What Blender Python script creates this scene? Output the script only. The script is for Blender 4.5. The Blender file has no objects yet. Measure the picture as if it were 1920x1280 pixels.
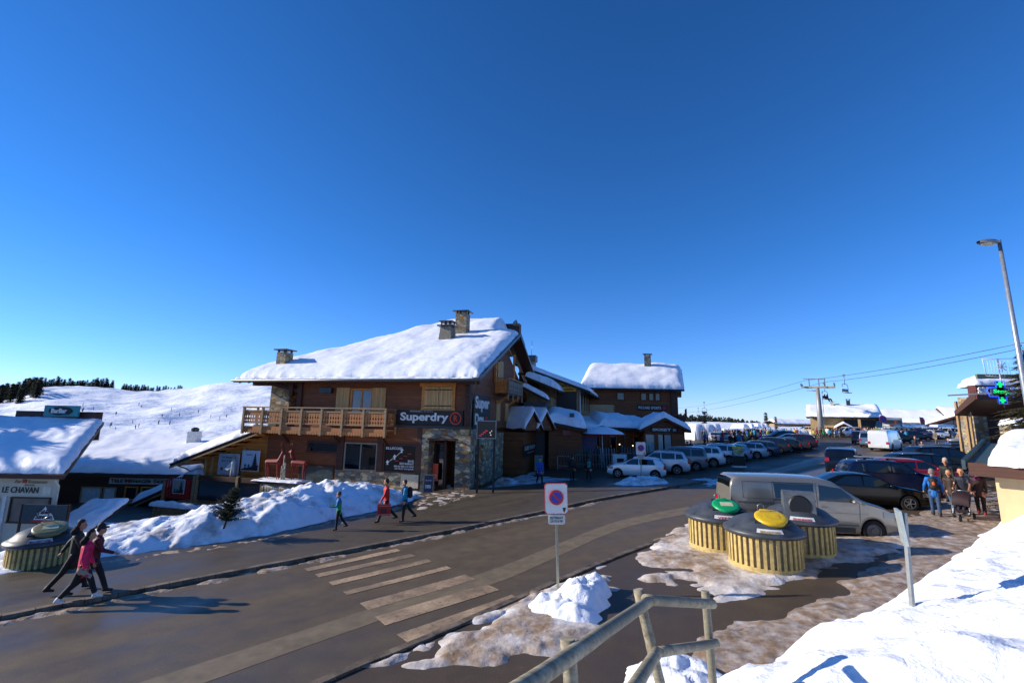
import bpy, bmesh, math, random
from mathutils import Vector, Matrix, noise
random.seed(7)
R = math.radians
SC = bpy.context.scene
COL = SC.collection
# ------------------------------------------------------------------ camera
FPX, PITCH, ROLL, H = 861.0, R(9.6), R(1.1), 4.4
cd = bpy.data.cameras.new('camera'); cam = bpy.data.objects.new('camera', cd); COL.objects.link(cam)
cd.sensor_width = 36; cd.lens = 36*FPX/1920; cd.clip_start = .1; cd.clip_end = 5000
_r = Vector((math.cos(ROLL), -math.sin(ROLL)*math.sin(PITCH), math.sin(ROLL)*math.cos(PITCH)))
_f = Vector((0, math.cos(PITCH), math.sin(PITCH)))
_u = _r.cross(_f)
cam.matrix_world = Matrix(((_r.x, _u.x, -_f.x, 0), (_r.y, _u.y, -_f.y, 0), (_r.z, _u.z, -_f.z, H), (0, 0, 0, 1)))
SC.camera = cam
# ------------------------------------------------------------------ sky and sun
SUN_EL, SUN_AZ = R(22.5), R(-5)      # light travels towards SUN_AZ (measured from +X)
w = bpy.data.worlds.new('World'); SC.world = w; w.use_nodes = True
nt = w.node_tree; nt.nodes.clear()
sky = nt.nodes.new('ShaderNodeTexSky'); sky.sky_type = 'NISHITA'; sky.sun_disc = False
sky.sun_elevation = SUN_EL
tos = Vector((-math.cos(SUN_AZ), -math.sin(SUN_AZ), 0))
sky.sun_rotation = math.atan2(tos.x, tos.y)
sky.altitude = 1800; sky.air_density = 1.0; sky.dust_density = 0; sky.ozone_density = 3.0
hs = nt.nodes.new('ShaderNodeHueSaturation'); hs.inputs['Saturation'].default_value = 1.12
gm = nt.nodes.new('ShaderNodeGamma'); gm.inputs[1].default_value = 1.0
bgn = nt.nodes.new('ShaderNodeBackground'); bgn.inputs[1].default_value = .145
out = nt.nodes.new('ShaderNodeOutputWorld')
nt.links.new(sky.outputs[0], hs.inputs['Color']); nt.links.new(hs.outputs[0], gm.inputs[0])
tc = nt.nodes.new('ShaderNodeTexCoord'); sx = nt.nodes.new('ShaderNodeSeparateXYZ'); rp = nt.nodes.new('ShaderNodeValToRGB'); mx = nt.nodes.new('ShaderNodeMix')
mx.data_type = 'RGBA'; mx.blend_type = 'MULTIPLY'; mx.inputs[0].default_value = 1
el = rp.color_ramp.elements; el.new(.5); el.new(.5)
for k, (p, c) in enumerate([(0,(.50,.56,.90,1)),(.10,(.40,.58,.89,1)),(.32,(.26,.56,.85,1)),(.8,(.22,.51,.76,1))]): el[k].position = p; el[k].color = c
nt.links.new(tc.outputs['Generated'], sx.inputs[0]); nt.links.new(sx.outputs[2], rp.inputs[0])
nt.links.new(gm.outputs[0], mx.inputs[6]); nt.links.new(rp.outputs[0], mx.inputs[7]); nt.links.new(mx.outputs[2], bgn.inputs[0]); nt.links.new(bgn.outputs[0], out.inputs[0])
sd = bpy.data.lights.new('sun', 'SUN'); sd.energy = 4.3; sd.angle = R(.55); sd.color = (1, .91, .79)
so = bpy.data.objects.new('sun', sd); COL.objects.link(so)
ldir = Vector((math.cos(SUN_AZ)*math.cos(SUN_EL), math.sin(SUN_AZ)*math.cos(SUN_EL), -math.sin(SUN_EL)))
so.rotation_euler = ldir.to_track_quat('-Z', 'Y').to_euler()
SC.view_settings.view_transform = 'Standard'; SC.view_settings.look = 'None'
SC.view_settings.exposure = 0.62; SC.view_settings.gamma = 1
try:
    SC.cycles.max_bounces = 6; SC.cycles.diffuse_bounces = 3; SC.cycles.glossy_bounces = 3
    SC.cycles.transparent_max_bounces = 8
except Exception: pass
# ------------------------------------------------------------------ terrain function and sight lines (survey of the photo)
def g(X, Y=0):
    s = 3*math.log1p(math.exp(min(X/3, 50))); n = 3*math.log1p(math.exp(min(-X/3, 50)))
    return 3.6*(1-math.exp(-s/48)) - .02*n - .15
def ray(x, y):
    u = (x-960)/FPX; v = (640-y)/FPX; c, s = math.cos(ROLL), math.sin(ROLL)
    u2 = u*c-v*s; v2 = u*s+v*c
    fw = math.cos(PITCH)-v2*math.sin(PITCH); up = math.sin(PITCH)+v2*math.cos(PITCH)
    return u2/fw, up/fw
def W(x, y, Y):
    a, b = ray(x, y); return Vector((a*Y, Y, H+b*Y))
def G(x, y, dz=0):
    a, b = ray(x, y); t = 20
    for _ in range(60): t = .5*t+.5*(g(a*t)+dz-H)/b
    return Vector((a*t, t, g(a*t)+dz))
def GX(x, Y, dz=0):            # ground point seen in column x at distance Y
    y = 800
    for _ in range(12):
        a, b = ray(x, y); e = H+b*Y-g(a*Y); y += e/Y*FPX*.95
    a, b = ray(x, y); return Vector((a*Y, Y, g(a*Y)+dz))
# ------------------------------------------------------------------ mesh helpers
class MB:
    def __init__(s): s.v = []; s.f = []; s.m = []; s.M = None; s.mi = 0; s.sm = []; s.smooth = False; s.calls = []
    def add(s, vs, fs):
        n = len(s.v)
        if s.M is not None: vs = [s.M @ Vector(p) for p in vs]
        s.v += [tuple(p) for p in vs]
        s.calls.append((n, len(s.f)))
        for f in fs: s.f.append(tuple(i+n for i in f)); s.m.append(s.mi); s.sm.append(s.smooth)
    def box(s, x0, x1, y0, y1, z0, z1):
        s.add([(x0,y0,z0),(x1,y0,z0),(x1,y1,z0),(x0,y1,z0),(x0,y0,z1),(x1,y0,z1),(x1,y1,z1),(x0,y1,z1)],
              [(0,3,2,1),(4,5,6,7),(0,1,5,4),(1,2,6,5),(2,3,7,6),(3,0,4,7)]); return s
    def cbox(s, c, d): 
        return s.box(c[0]-d[0]/2,c[0]+d[0]/2,c[1]-d[1]/2,c[1]+d[1]/2,c[2]-d[2]/2,c[2]+d[2]/2)
    def prism(s, pts, y0, y1):        # outline in (x,z), extruded along y
        n = len(pts)
        s.add([(p[0],y0,p[1]) for p in pts]+[(p[0],y1,p[1]) for p in pts],
              [tuple(range(n)), tuple(range(2*n-1,n-1,-1))]+[(i,i+n,(i+1)%n+n,(i+1)%n) for i in range(n)]); return s
    def prismx(s, pts, x0, x1):       # outline in (y,z), extruded along x
        n = len(pts)
        s.add([(x0,p[0],p[1]) for p in pts]+[(x1,p[0],p[1]) for p in pts],
              [tuple(range(n-1,-1,-1)), tuple(range(n,2*n))]+[(i,(i+1)%n,(i+1)%n+n,i+n) for i in range(n)]); return s
    def prismz(s, pts, z0, z1):
        n = len(pts)
        s.add([(p[0],p[1],z0) for p in pts]+[(p[0],p[1],z1) for p in pts],
              [tuple(range(n-1,-1,-1)), tuple(range(n,2*n))]+[(i,(i+1)%n,(i+1)%n+n,i+n) for i in range(n)]); return s
    def beam(s, a, b, wd, ht=None):   # rectangular bar between two points
        a = Vector(a); b = Vector(b); d = (b-a).normalized(); ht = ht or wd
        r = d.cross(Vector((0,0,1)))
        r = Vector((1,0,0)) if r.length < 1e-4 else r.normalized()
        u = r.cross(d).normalized(); r = r*wd/2; u = u*ht/2
        s.add([a-r-u,a+r-u,a+r+u,a-r+u,b-r-u,b+r-u,b+r+u,b-r+u],
              [(0,1,2,3),(7,6,5,4),(0,4,5,1),(1,5,6,2),(2,6,7,3),(3,7,4,0)]); return s
    def tube(s, pts, rad, n=8):
        pts = [Vector(p) for p in pts]; rad = rad if isinstance(rad,(list,tuple)) else [rad]*len(pts)
        vs = []; fs = []; pr = None
        for i, p in enumerate(pts):
            d = (pts[min(i+1,len(pts)-1)]-pts[max(i-1,0)]).normalized()
            if pr is None: a = d.orthogonal().normalized()
            else:
                a = pr-d*pr.dot(d); a = a.normalized() if a.length > 1e-4 else d.orthogonal().normalized()
            pr = a; b = d.cross(a)
            vs += [p+(a*math.cos(2*math.pi*k/n)+b*math.sin(2*math.pi*k/n))*rad[i] for k in range(n)]
        for i in range(len(pts)-1):
            for k in range(n): fs.append((i*n+k,i*n+(k+1)%n,(i+1)*n+(k+1)%n,(i+1)*n+k))
        fs += [tuple(range(n-1,-1,-1)), tuple(range((len(pts)-1)*n,len(pts)*n))]
        sm = s.smooth; s.smooth = True; s.add(vs, fs); s.smooth = sm; s.sm[-1] = s.sm[-2] = False; return s
    def lathe(s, prof, n=24, c=(0,0,0), axis='z', arc=None):   # prof: (r, h)
        vs = []; fs = []
        for r_, h in prof:
            for k in range(n):
                a = 2*math.pi*k/n; x, y = r_*math.cos(a), r_*math.sin(a)
                p = (x,y,h) if axis=='z' else ((x,h,y) if axis=='y' else (h,x,y))
                vs.append((p[0]+c[0],p[1]+c[1],p[2]+c[2]))
        for i in range(len(prof)-1):
            for k in range(n):
                q = (i*n+k,i*n+(k+1)%n,(i+1)*n+(k+1)%n,(i+1)*n+k); fs.append(q if axis!='y' else q[::-1])
        s.add(vs, fs); return s
    def grid(s, fn, nu, nv, flip=False):
        vs = [fn(i/nu, j/nv) for i in range(nu+1) for j in range(nv+1)]
        q = lambda i,j: i*(nv+1)+j
        fs = [(q(i,j),q(i+1,j),q(i+1,j+1),q(i,j+1)) for i in range(nu) for j in range(nv)]
        s.add(vs, [f[::-1] for f in fs] if flip else fs); return s
    def ball(s, c, r, n=10, m=7):
        r = r if isinstance(r,(tuple,list)) else (r,r,r)
        vs = [(c[0]+r[0]*math.sin(math.pi*j/m)*math.cos(2*math.pi*i/n), c[1]+r[1]*math.sin(math.pi*j/m)*math.sin(2*math.pi*i/n), c[2]+r[2]*math.cos(math.pi*j/m)) for j in range(m+1) for i in range(n)]
        fs = [(j*n+i,(j+1)*n+i,(j+1)*n+(i+1)%n,j*n+(i+1)%n) for j in range(m) for i in range(n)]
        sm = s.smooth; s.smooth = True; s.add(vs, fs); s.smooth = sm; return s
    def mesh(s, name, mats=()):
        me = bpy.data.meshes.new(name); me.from_pydata(s.v, [], s.f)
        for m_ in mats: me.materials.append(m_)
        if len(mats) > 1: me.polygons.foreach_set('material_index', s.m)
        me.polygons.foreach_set('use_smooth', s.sm); me.validate(); me.update(); return me
    def obj(s, name, mat, parent=None, **k):
        return mk(name, s.mesh(name, mat if isinstance(mat,(list,tuple)) else [mat]), parent, **k)
def each(m, name, mat, parent, **k):        # one object per primitive added
    r = []
    cl = m.calls+[(len(m.v), len(m.f))]
    for (v0,f0),(v1,f1) in zip(cl, cl[1:]):
        q = MB(); q.v = m.v[v0:v1]; q.f = [tuple(i-v0 for i in f) for f in m.f[f0:f1]]; q.m = m.m[f0:f1]; q.sm = m.sm[f0:f1]
        r.append(q.obj(name, mat, parent, **k))
    return r
def props(o, label=None, cat=None, group=None, kind=None):
    if label: o['label'] = label
    if cat: o['category'] = cat
    if group: o['group'] = group
    if kind: o['kind'] = kind
    return o
def mk(name, me, parent=None, label=None, cat=None, group=None, kind=None):
    o = bpy.data.objects.new(name, me); COL.objects.link(o)
    if parent: o.parent = parent
    return props(o, label, cat, group, kind)
def thing(name, label, cat, loc=(0,0,0), rz=0, group=None, kind=None):
    o = bpy.data.objects.new(name, None); COL.objects.link(o); o.empty_display_size = .3
    o.location = loc; o.rotation_euler = (0,0,rz)
    return props(o, label, cat, group, kind)
def fbm(x, y, z=0, o=4):
    t = 0; a = 1; 
    for _ in range(o): t += a*noise.noise((x,y,z)); x*=2.03; y*=2.03; z*=2.03; a*=.5
    return t
def cat_rom(pts, n):
    pts = [Vector(p) for p in pts]; out = []
    for i in range(len(pts)-1):
        p0 = pts[max(i-1,0)]; p1 = pts[i]; p2 = pts[i+1]; p3 = pts[min(i+2,len(pts)-1)]
        for k in range(n):
            t = k/n; out.append(.5*((2*p1)+(p2-p0)*t+(2*p0-5*p1+4*p2-p3)*t*t+(3*p1-p0-3*p2+p3)*t**3))
    out.append(pts[-1]); return out
def lin(x, xs, ys):
    if x <= xs[0]: return ys[0]
    for i in range(len(xs)-1):
        if x <= xs[i+1]: return ys[i]+(ys[i+1]-ys[i])*(x-xs[i])/(xs[i+1]-xs[i])
    return ys[-1]
def sst(x): x = max(0,min(1,x)); return x*x*(3-2*x)
# ------------------------------------------------------------------ materials
def hexc(h):
    c = [int(h[i:i+2],16)/255 for i in (0,2,4)]
    return tuple(((v+.055)/1.055)**2.4 if v>.04045 else v/12.92 for v in c)+(1,)
class NT:
    def __init__(s, name):
        s.m = bpy.data.materials.new(name); s.m.use_nodes = True; s.t = s.m.node_tree
        s.b = s.t.nodes['Principled BSDF']
    def n(s, typ, **k):
        x = s.t.nodes.new('ShaderNode'+typ)
        for a, v in k.items():
            if a in x.inputs: x.inputs[a].default_value = v
            else: setattr(x, a, v)
        return x
    def l(s, a, b): s.t.links.new(a, b)
    def co(s, scale=(1,1,1), kind='Object'):
        tc = s.n('TexCoord'); mp = s.n('Mapping'); mp.inputs['Scale'].default_value = scale
        s.l(tc.outputs[kind], mp.inputs[0]); return mp.outputs[0]
    def noise(s, vec, scale, detail=4, rough=.55):
        x = s.n('TexNoise', Scale=scale, Detail=detail, Roughness=rough); s.l(vec, x.inputs['Vector']); return x.outputs[0]
    def ramp(s, fac, stops):
        x = s.n('ValToRGB'); e = x.color_ramp.elements
        while len(e) < len(stops): e.new(.5)
        for k, (p, c) in enumerate(stops): e[k].position = p; e[k].color = c if len(c)==4 else (*c,1)
        s.l(fac, x.inputs[0]); return x.outputs[0]
    def mix(s, f, a, b, mode='MIX'):
        x = s.n('Mix', data_type='RGBA', blend_type=mode)
        for i, v in ((0,f),(6,a),(7,b)):
            if hasattr(v, 'links'): s.l(v, x.inputs[i])
            else: x.inputs[i].default_value = v
        return x.outputs[2]
    def math(s, op, a, b=0):
        x = s.n('Math', operation=op)
        for i, v in ((0,a),(1,b)):
            if hasattr(v, 'links'): s.l(v, x.inputs[i])
            else: x.inputs[i].default_value = v
        return x.outputs[0]
    def bump(s, h, strength=.3, dist=.02, nrm=None):
        x = s.n('Bump', Strength=strength, Distance=dist); s.l(h, x.inputs['Height'])
        if nrm: s.l(nrm, x.inputs['Normal'])
        return x.outputs[0]
    def set(s, **k):
        for a, v in k.items():
            a = a.replace('_',' ')
            if hasattr(v, 'links'): s.l(v, s.b.inputs[a])
            else: s.b.inputs[a].default_value = v
        return s.m
_mc = {}
def flat(h, rough=.6, metal=0, var=.12, sc=6, bump=0, spec=.5, coat=0):
    key = ('f',h,rough,metal,var,sc,bump,coat)
    if key in _mc: return _mc[key]
    t = NT('mat_'+h); c = hexc(h); v = t.co(); nz = t.noise(v, sc)
    c2 = tuple(x*(1-var*2) for x in c[:3])+(1,)
    t.set(Base_Color=t.ramp(nz, [(.3,c2),(.65,c)]), Roughness=rough, Metallic=metal)
    t.b.inputs['Specular IOR Level'].default_value = spec
    if coat: t.set(Coat_Weight=coat, Coat_Roughness=.04)
    if bump: t.set(Normal=t.bump(t.noise(v, sc*4), bump, .01))
    _mc[key] = t.m; return t.m
def wood(name, c1, c2, axis='z', bw=.18, rough=.6, weather=None):
    t = NT(name); v = t.co()
    st = {'z':(.6,.6,9),'x':(9,9,.6),'y':(9,.6,9),'l':(.5,9,9)}[axis]
    gr = t.noise(t.co(st), 2.2, 6, .65)
    sx = t.n('SeparateXYZ'); t.l(v, sx.inputs[0])
    coord = sx.outputs[2] if axis=='z' else t.math('ADD', sx.outputs[0], sx.outputs[1])
    q = t.math('DIVIDE', coord, bw); fr = t.math('FRACT', q); fl = t.math('FLOOR', q)
    wn = t.n('TexWhiteNoise', noise_dimensions='1D'); t.l(fl, wn.inputs['W'])
    base = t.ramp(gr, [(.25, hexc(c2)), (.7, hexc(c1))])
    base = t.mix(.35, base, t.ramp(wn.outputs[0], [(0,(.45,.45,.45)),(1,(1.25,1.25,1.25))]), 'MULTIPLY')
    groove = t.ramp(fr, [(0,(0,0,0)),(.07,(1,1,1)),(.93,(1,1,1)),(1,(.25,.25,.25))])
    if bw < 5: base = t.mix(.75, base, groove, 'MULTIPLY')
    if weather:
        base = t.mix(t.ramp(t.noise(v, .9, 5), [(.45,(0,0,0)),(.7,(1,1,1))]), base, hexc(weather))
    nb = t.bump(groove, .6, .03) if bw < 5 else None
    t.set(Base_Color=base, Roughness=rough, Normal=t.bump(gr, .25, .01, nb)); return t.m
def stone(name, cols, mortar='5a554c', scale=2.6, sq=(1,1,1.9)):
    t = NT(name); v0 = t.co(sq)
    nz = t.n('TexNoise', Scale=2.2, Detail=2); t.l(v0, nz.inputs['Vector'])
    v = t.mix(.09, v0, nz.outputs['Color'], 'ADD')
    vo = t.n('TexVoronoi', Scale=scale); vo.inputs['Randomness'].default_value = .82; t.l(v, vo.inputs['Vector'])
    ve = t.n('TexVoronoi', Scale=scale, feature='DISTANCE_TO_EDGE'); ve.inputs['Randomness'].default_value = .82; t.l(v, ve.inputs['Vector'])
    sx = t.n('SeparateColor'); t.l(vo.outputs['Color'], sx.inputs[0])
    x = t.n('ValToRGB'); e = x.color_ramp.elements; x.color_ramp.interpolation = 'CONSTANT'
    while len(e) < len(cols): e.new(.5)
    for k, c in enumerate(cols): e[k].position = k/len(cols); e[k].color = hexc(c)
    t.l(sx.outputs[0], x.inputs[0])
    fine = t.noise(t.co(), 14, 5)
    c = t.mix(.5, x.outputs[0], t.ramp(fine, [(.3,(.45,.45,.45)),(.7,(1.2,1.2,1.2))]), 'MULTIPLY')
    edge = t.ramp(ve.outputs[0], [(.0,(0,0,0)),(.05,(1,1,1))])
    t.set(Base_Color=t.mix(edge, hexc(mortar), c), Roughness=.85, Normal=t.bump(edge, .7, .03, t.bump(fine, .3, .02))); return t.m
def snowmat(name, dirt=0, bumps=.35, sc=1.0, tint='f3f6fb', dcol='7a6248', fine=22, bd=.12):
    t = NT(name); v = t.co((1,1,1)); v2 = t.co((1,1,1))
    b1 = t.noise(v, 1.6*sc, 5, .6); b2 = t.noise(v, fine*sc, 3, .6)
    n2 = t.bump(b2, bumps*.5, .02); nn = t.bump(b1, bumps, bd, n2)
    col = t.mix(t.ramp(t.noise(v,3*sc,4), [(.35,(0,0,0)),(.7,(1,1,1))]), hexc('e6ebf3'), hexc(tint))
    if dirt:
        d = t.ramp(t.noise(v2, .8*sc, 5, .62), [(.62-dirt*.42,(0,0,0)),(.8-dirt*.3,(1,1,1))])
        d2 = t.ramp(t.noise(v2, 4*sc, 4, .6), [(.3,(.6,.6,.6)),(.6,(1,1,1))])
        dc = t.mix(t.noise(v2, 2.3*sc, 5), hexc(dcol), hexc('a48b6e'))
        col = t.mix(t.mix(1, d, d2, 'MULTIPLY'), col, dc)
    t.set(Base_Color=col, Roughness=.55, Normal=nn); t.b.inputs['Specular IOR Level'].default_value = .3
    return t.m
def asphalt(name, c1, c2, wet=.5, gl=(.38,.7), scale=1.0, speck=.5, streak=None):
    t = NT(name); v = t.co((scale,scale,scale))
    vb = v
    if streak is not None:
        tc = t.n('TexCoord'); mp = t.n('Mapping'); mp.inputs['Rotation'].default_value = (0,0,streak); m2 = t.n('Mapping'); m2.inputs['Scale'].default_value = (.10,1.5,1); t.l(tc.outputs['Object'], mp.inputs[0]); t.l(mp.outputs[0], m2.inputs[0]); vb = m2.outputs[0]
    big = t.noise(vb, .38 if streak is not None else .22, 5, .6); mid = t.noise(v, 1.7, 5, .6); fine = t.noise(v, 55, 3, .7)
    col = t.ramp(mid, [(.15,hexc(c1)),(.85,hexc(c2))])
    col = t.mix(speck, col, t.ramp(fine, [(.35,(.45,.45,.45)),(.60,(1.1,1.1,1.1)),(.72,(3,2.9,2.8))]), 'MULTIPLY')
    col = t.mix(.6, col, t.ramp(big, [(.3,(.8,.8,.82)),(.7,(1.12,1.08,1.03))]), 'MULTIPLY')
    wetm = t.ramp(big, [(wet-.12,(gl[0],)*3),(wet+.14,(gl[1],)*3)])
    rg = t.mix(.25, wetm, mid)
    t.set(Base_Color=col, Roughness=rg, Normal=t.bump(fine, .28, .006, t.bump(mid, .03, .02))); t.b.inputs['Specular IOR Level'].default_value = .28; return t.m
def glass(name='window_glass', col='0b1016', rough=.04):
    if name in _mc: return _mc[name]
    t = NT(name); v = t.co()
    t.set(Base_Color=t.ramp(t.noise(v, 1.1, 2), [(.35,hexc(col)),(.7,tuple(min(1,x*1.8) for x in hexc(col)[:3])+(1,))]), Roughness=rough)
    t.b.inputs['Specular IOR Level'].default_value = .9; _mc[name] = t.m; return t.m
def emis(h, st=1.5):
    key = ('e',h,st)
    if key in _mc: return _mc[key]
    t = NT('lamp_'+h); t.set(Base_Color=hexc(h), Emission_Color=hexc(h), Emission_Strength=st); _mc[key] = t.m; return t.m
def paint(h, metal=.35, rough=.28):
    if sum(hexc(h)[:3]) < .15: metal = 0
    return flat(h, rough if metal else .2, metal, .03, 2, 0, .5 if metal else .3, .8 if metal else .12)
M_SNOW = snowmat('snow'); M_ROOF = snowmat('roof_snow', 0, .4, .9, 'f7f9fd', fine=30); M_BANK = snowmat('bank_snow', .3, .6, 1.1)
M_BANKC = snowmat('clean_bank_snow', 0, .8, 1.6, 'f6f8fc'); M_SLUSH = snowmat('slush', .85, .7, .9, 'f0e8dd', '7a6045', 12); M_SLOPE = snowmat('piste_snow', 0, .9, .05, 'f4f7fc', fine=6, bd=2.2)
M_DWOOD = wood('dark_log_wood', '98521f', '4c260d', 'z', .16)
M_WOOD = wood('orange_pine', 'f09a48', 'bb6c28', 'z', .14); M_PINE = wood('pale_pine', 'e6b674', 'b8844a', 'x', .12)
M_PLAIN = wood('weathered_timber', 'b8976c', '7e6244', 'l', 99); M_VGREY = wood('grey_vertical_boards', 'b2936a', '765c3c', 'x', .16)
M_CARV = wood('balcony_pine', 'cf8a4c', '96592c', 'x', 99); M_FENCE = wood('greyed_round_timber', 'b0a68c', '5a5240', 'l', 99, .9, '6f6b5c')
M_BROWN = wood('brown_fascia_wood', '5a3018', '35190c', 'l', 99)
M_STONE = stone('rubble_stone', ['7a7468','948972','a5703f','c2a878','68645c','8a8272','ae8250','9a9484','d2bf94'], '57503f')
M_STONE2 = stone('chimney_stone', ['8d8474','a89a7c','7c766c','b5a582','96713f'], '6b6457', 3.4)
M_ASPH = asphalt('lot_asphalt', '463c30', '5a4d3e'); M_ROAD = asphalt('road_asphalt', '52483a', '6a5d49', .5, (.3,.7), streak=R(-41))
M_PAVE = asphalt('pavement_asphalt', '494136', '5c5346', .47, (.25,.62), streak=R(-41)); M_KERB = flat('77695a', .8, 0, .4, 3, .6)
M_METAL = flat('8d9296', .35, .8); M_DMETAL = flat('3a4148', .4, .5); M_BLACK = flat('101114', .5); M_WHITE = flat('e8e8e4', .5)
M_GLASS = glass(); M_CREAM = flat('d8d2bc', .8, 0, .06, 2); M_RUB = flat('141415', .85)
# ================================================================== SETTING: ground, road, pavement, snow
def seg_d(px, py, a, b):
    dx, dy = b[0]-a[0], b[1]-a[1]; L = dx*dx+dy*dy
    t = max(0,min(1,((px-a[0])*dx+(py-a[1])*dy)/L)) if L else 0
    ex, ey = px-a[0]-t*dx, py-a[1]-t*dy
    return math.hypot(ex,ey), t, dx*ey-dy*ex
def line_sd(px, py, pl):           # signed distance (left of the line positive) and arc parameter
    best = (1e9,0,0)
    for i in range(len(pl)-1):
        d, t, c = seg_d(px,py,pl[i],pl[i+1])
        if d < best[0]-1e-9: best = (d, i+t, c)
    return (best[0] if best[2] > 0 else -best[0]), best[1]
def poly_sd(px, py, P):
    d = 1e9; ins = False; n = len(P)
    for i in range(n):
        a = P[i]; b = P[(i+1)%n]; d = min(d, seg_d(px,py,a,b)[0])
        if (a[1]>py) != (b[1]>py) and px < (b[0]-a[0])*(py-a[1])/(b[1]-a[1])+a[0]: ins = not ins
    return d if ins else -d
FB = [(-26,2),(-14.6,14.0),(-13.5,15.5),(-12.5,16.4),(-10.9,17.4),(-9.3,18.8),(-7.9,21.4),(-6.3,23.7),(-5.2,26.4),(-4.6,28.2)]
FBA = [.2,.22,.5,.72,1.0,1.12,1.32,1.38,.75,.15]
FS = [(0.6,2.5),(1.7,5.5),(2.7,8.4),(4,9.2),(6,10.2),(7.1,10.85),(9.1,12),(10.6,13),(14.7,15.9),(19.3,18.9),(26,22),(40,28)]
def ground_z(X, Y):
    z = g(X,Y)
    if X < 2 and Y > -5:
        d, s = line_sd(X,Y,FB)
        if d > 0 and X < -3: z -= 1.9*sst((d-2.2)/2.5)
        elif X < -4 and Y > 29: z -= 1.5*sst((Y-33)/4)
    return z
xs = [-60,-45,-35,-30]+[-28+i*1.0 for i in range(0,60)]+[32+i*3 for i in range(0,24)]+[110,125,140]
ys = [-30,-20,-12]+[-8+i*1.0 for i in range(0,60)]+[52+i*3 for i in range(0,22)]
m = MB(); m.smooth = True
m.grid(lambda u,v: (xs[round(u*(len(xs)-1))], ys[round(v*(len(ys)-1))], ground_z(xs[round(u*(len(xs)-1))], ys[round(v*(len(ys)-1))])), len(xs)-1, len(ys)-1, False)
m.obj('ground', M_ASPH, kind='structure')
# --- road between the two kerb lines
KL = [(-26,-1.6),(-20,3.8),(-11.57,11.45),(-7.64,14.95),(1.67,22.77),(5.2,25.7),(12.5,30.0),(22,37.5),(33,48.5),(46,62),(58,74),(75,84)]
KR = [(-15,-4),(-9,2.6),(-3.31,8.84),(-1.86,10.3),(2.96,15.2),(7.18,18.8),(12.5,23.6),(19.5,29.3),(30,39),(43,52),(58,66),(80,76)]
def strip(name, A, B, off, mat, n=10, lat=8, kind='structure', zf=g):
    a = cat_rom([(p[0],p[1],0) for p in A], n); b = cat_rom([(p[0],p[1],0) for p in B], n)
    m = MB(); m.smooth = True; N = len(a)-1
    def fn(u,v):
        p = a[round(u*N)].lerp(b[round(u*N)], v); return (p.x,p.y,zf(p.x,p.y)+off)
    m.grid(fn, N, lat, True); return m.obj(name, mat, kind=kind)
strip('road', KL, KR, .012, M_ROAD)
def offs(pl, d):
    r = []
    for i, p in enumerate(pl):
        a = pl[max(i-1,0)]; b = pl[min(i+1,len(pl)-1)]; t = Vector((b[0]-a[0],b[1]-a[1])).normalized()
        r.append((p[0]-t.y*d, p[1]+t.x*d))
    return r
PK = KL[:7]; PB = [(-30,3.5),(-23,9),(-14.0,16.5),(-10.5,20.2),(-4.2,30.3),(-1.0,31),(9,35)]
strip('pavement', offs(PK,.16), PB, .115, M_PAVE)
# kerbs: real steps of stone
def kerb(pl, w_, h, name, seed):
    pts = cat_rom([(p[0],p[1],0) for p in pl], 14); m = MB()
    for i in range(len(pts)-1):
        a, b = pts[i], pts[i+1]; t = (b-a).normalized(); nn = Vector((-t.y,t.x,0))*w_
        j = .012*noise.noise((i*.7,seed,0)); za = g(a.x)+h+j; zb = g(b.x)+h+j
        a2 = a+t*.006; b2 = b-t*.006
        m.add([(a2.x,a2.y,za-.3),(b2.x,b2.y,zb-.3),(b2.x+nn.x,b2.y+nn.y,zb-.3),(a2.x+nn.x,a2.y+nn.y,za-.3),
               (a2.x,a2.y,za),(b2.x,b2.y,zb),(b2.x+nn.x,b2.y+nn.y,zb),(a2.x+nn.x,a2.y+nn.y,za)],
              [(4,5,6,7),(0,1,5,4),(2,3,7,6),(1,2,6,5),(3,0,4,7)])
    return m.obj(name, M_KERB, kind='structure')
kerb(PK, .17, .125, 'kerb', 1)
kerb(offs(KR[:6],-.17), .17, .05, 'kerb', 4)
# zebra stripes, worn paint
t = NT('worn_paint'); v = t.co(); a_ = t.ramp(t.noise(v, 9, 6, .7), [(.30,(.15,.15,.15)),(.52,(1,1,1))])
b_ = t.ramp(t.noise(v, .8, 3), [(.35,(.25,.25,.25)),(.65,(1,1,1))])
t.set(Base_Color=t.mix(t.mix(1,a_,b_,'MULTIPLY'), hexc('5a4b3a'), hexc('b49a7a')), Roughness=.55); M_PAINT = t.m
def quad_ground(pts, off, mat, name, n=10, kind='structure', label=None):
    P = [Vector((*p[:2],0)) for p in pts]; m = MB()
    m.grid(lambda u,v: (lambda q:(q.x,q.y,g(q.x)+off))(P[0].lerp(P[1],u).lerp(P[3].lerp(P[2],u),v)), n, 2, False)
    return m.obj(name, mat, kind=kind)
for a, b, wd in [((574,1069),(747,1031),.36),((594,1080),(775,1041),.36),((620,1095),(805,1051),.36),((647,1113),(842,1064),.3),((682,1138),(882,1082),.55),((712,1165),(924,1101),.6),((756,1200),(974,1122),.62)]:
    A = G(*a); B = G(*b); d = (B-A).normalized(); nn = Vector((d.y,-d.x,0))*wd
    quad_ground([A-nn/2,A+nn/2,B+nn/2,B-nn/2], .021, M_PAINT, 'crosswalk_stripe')
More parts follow.
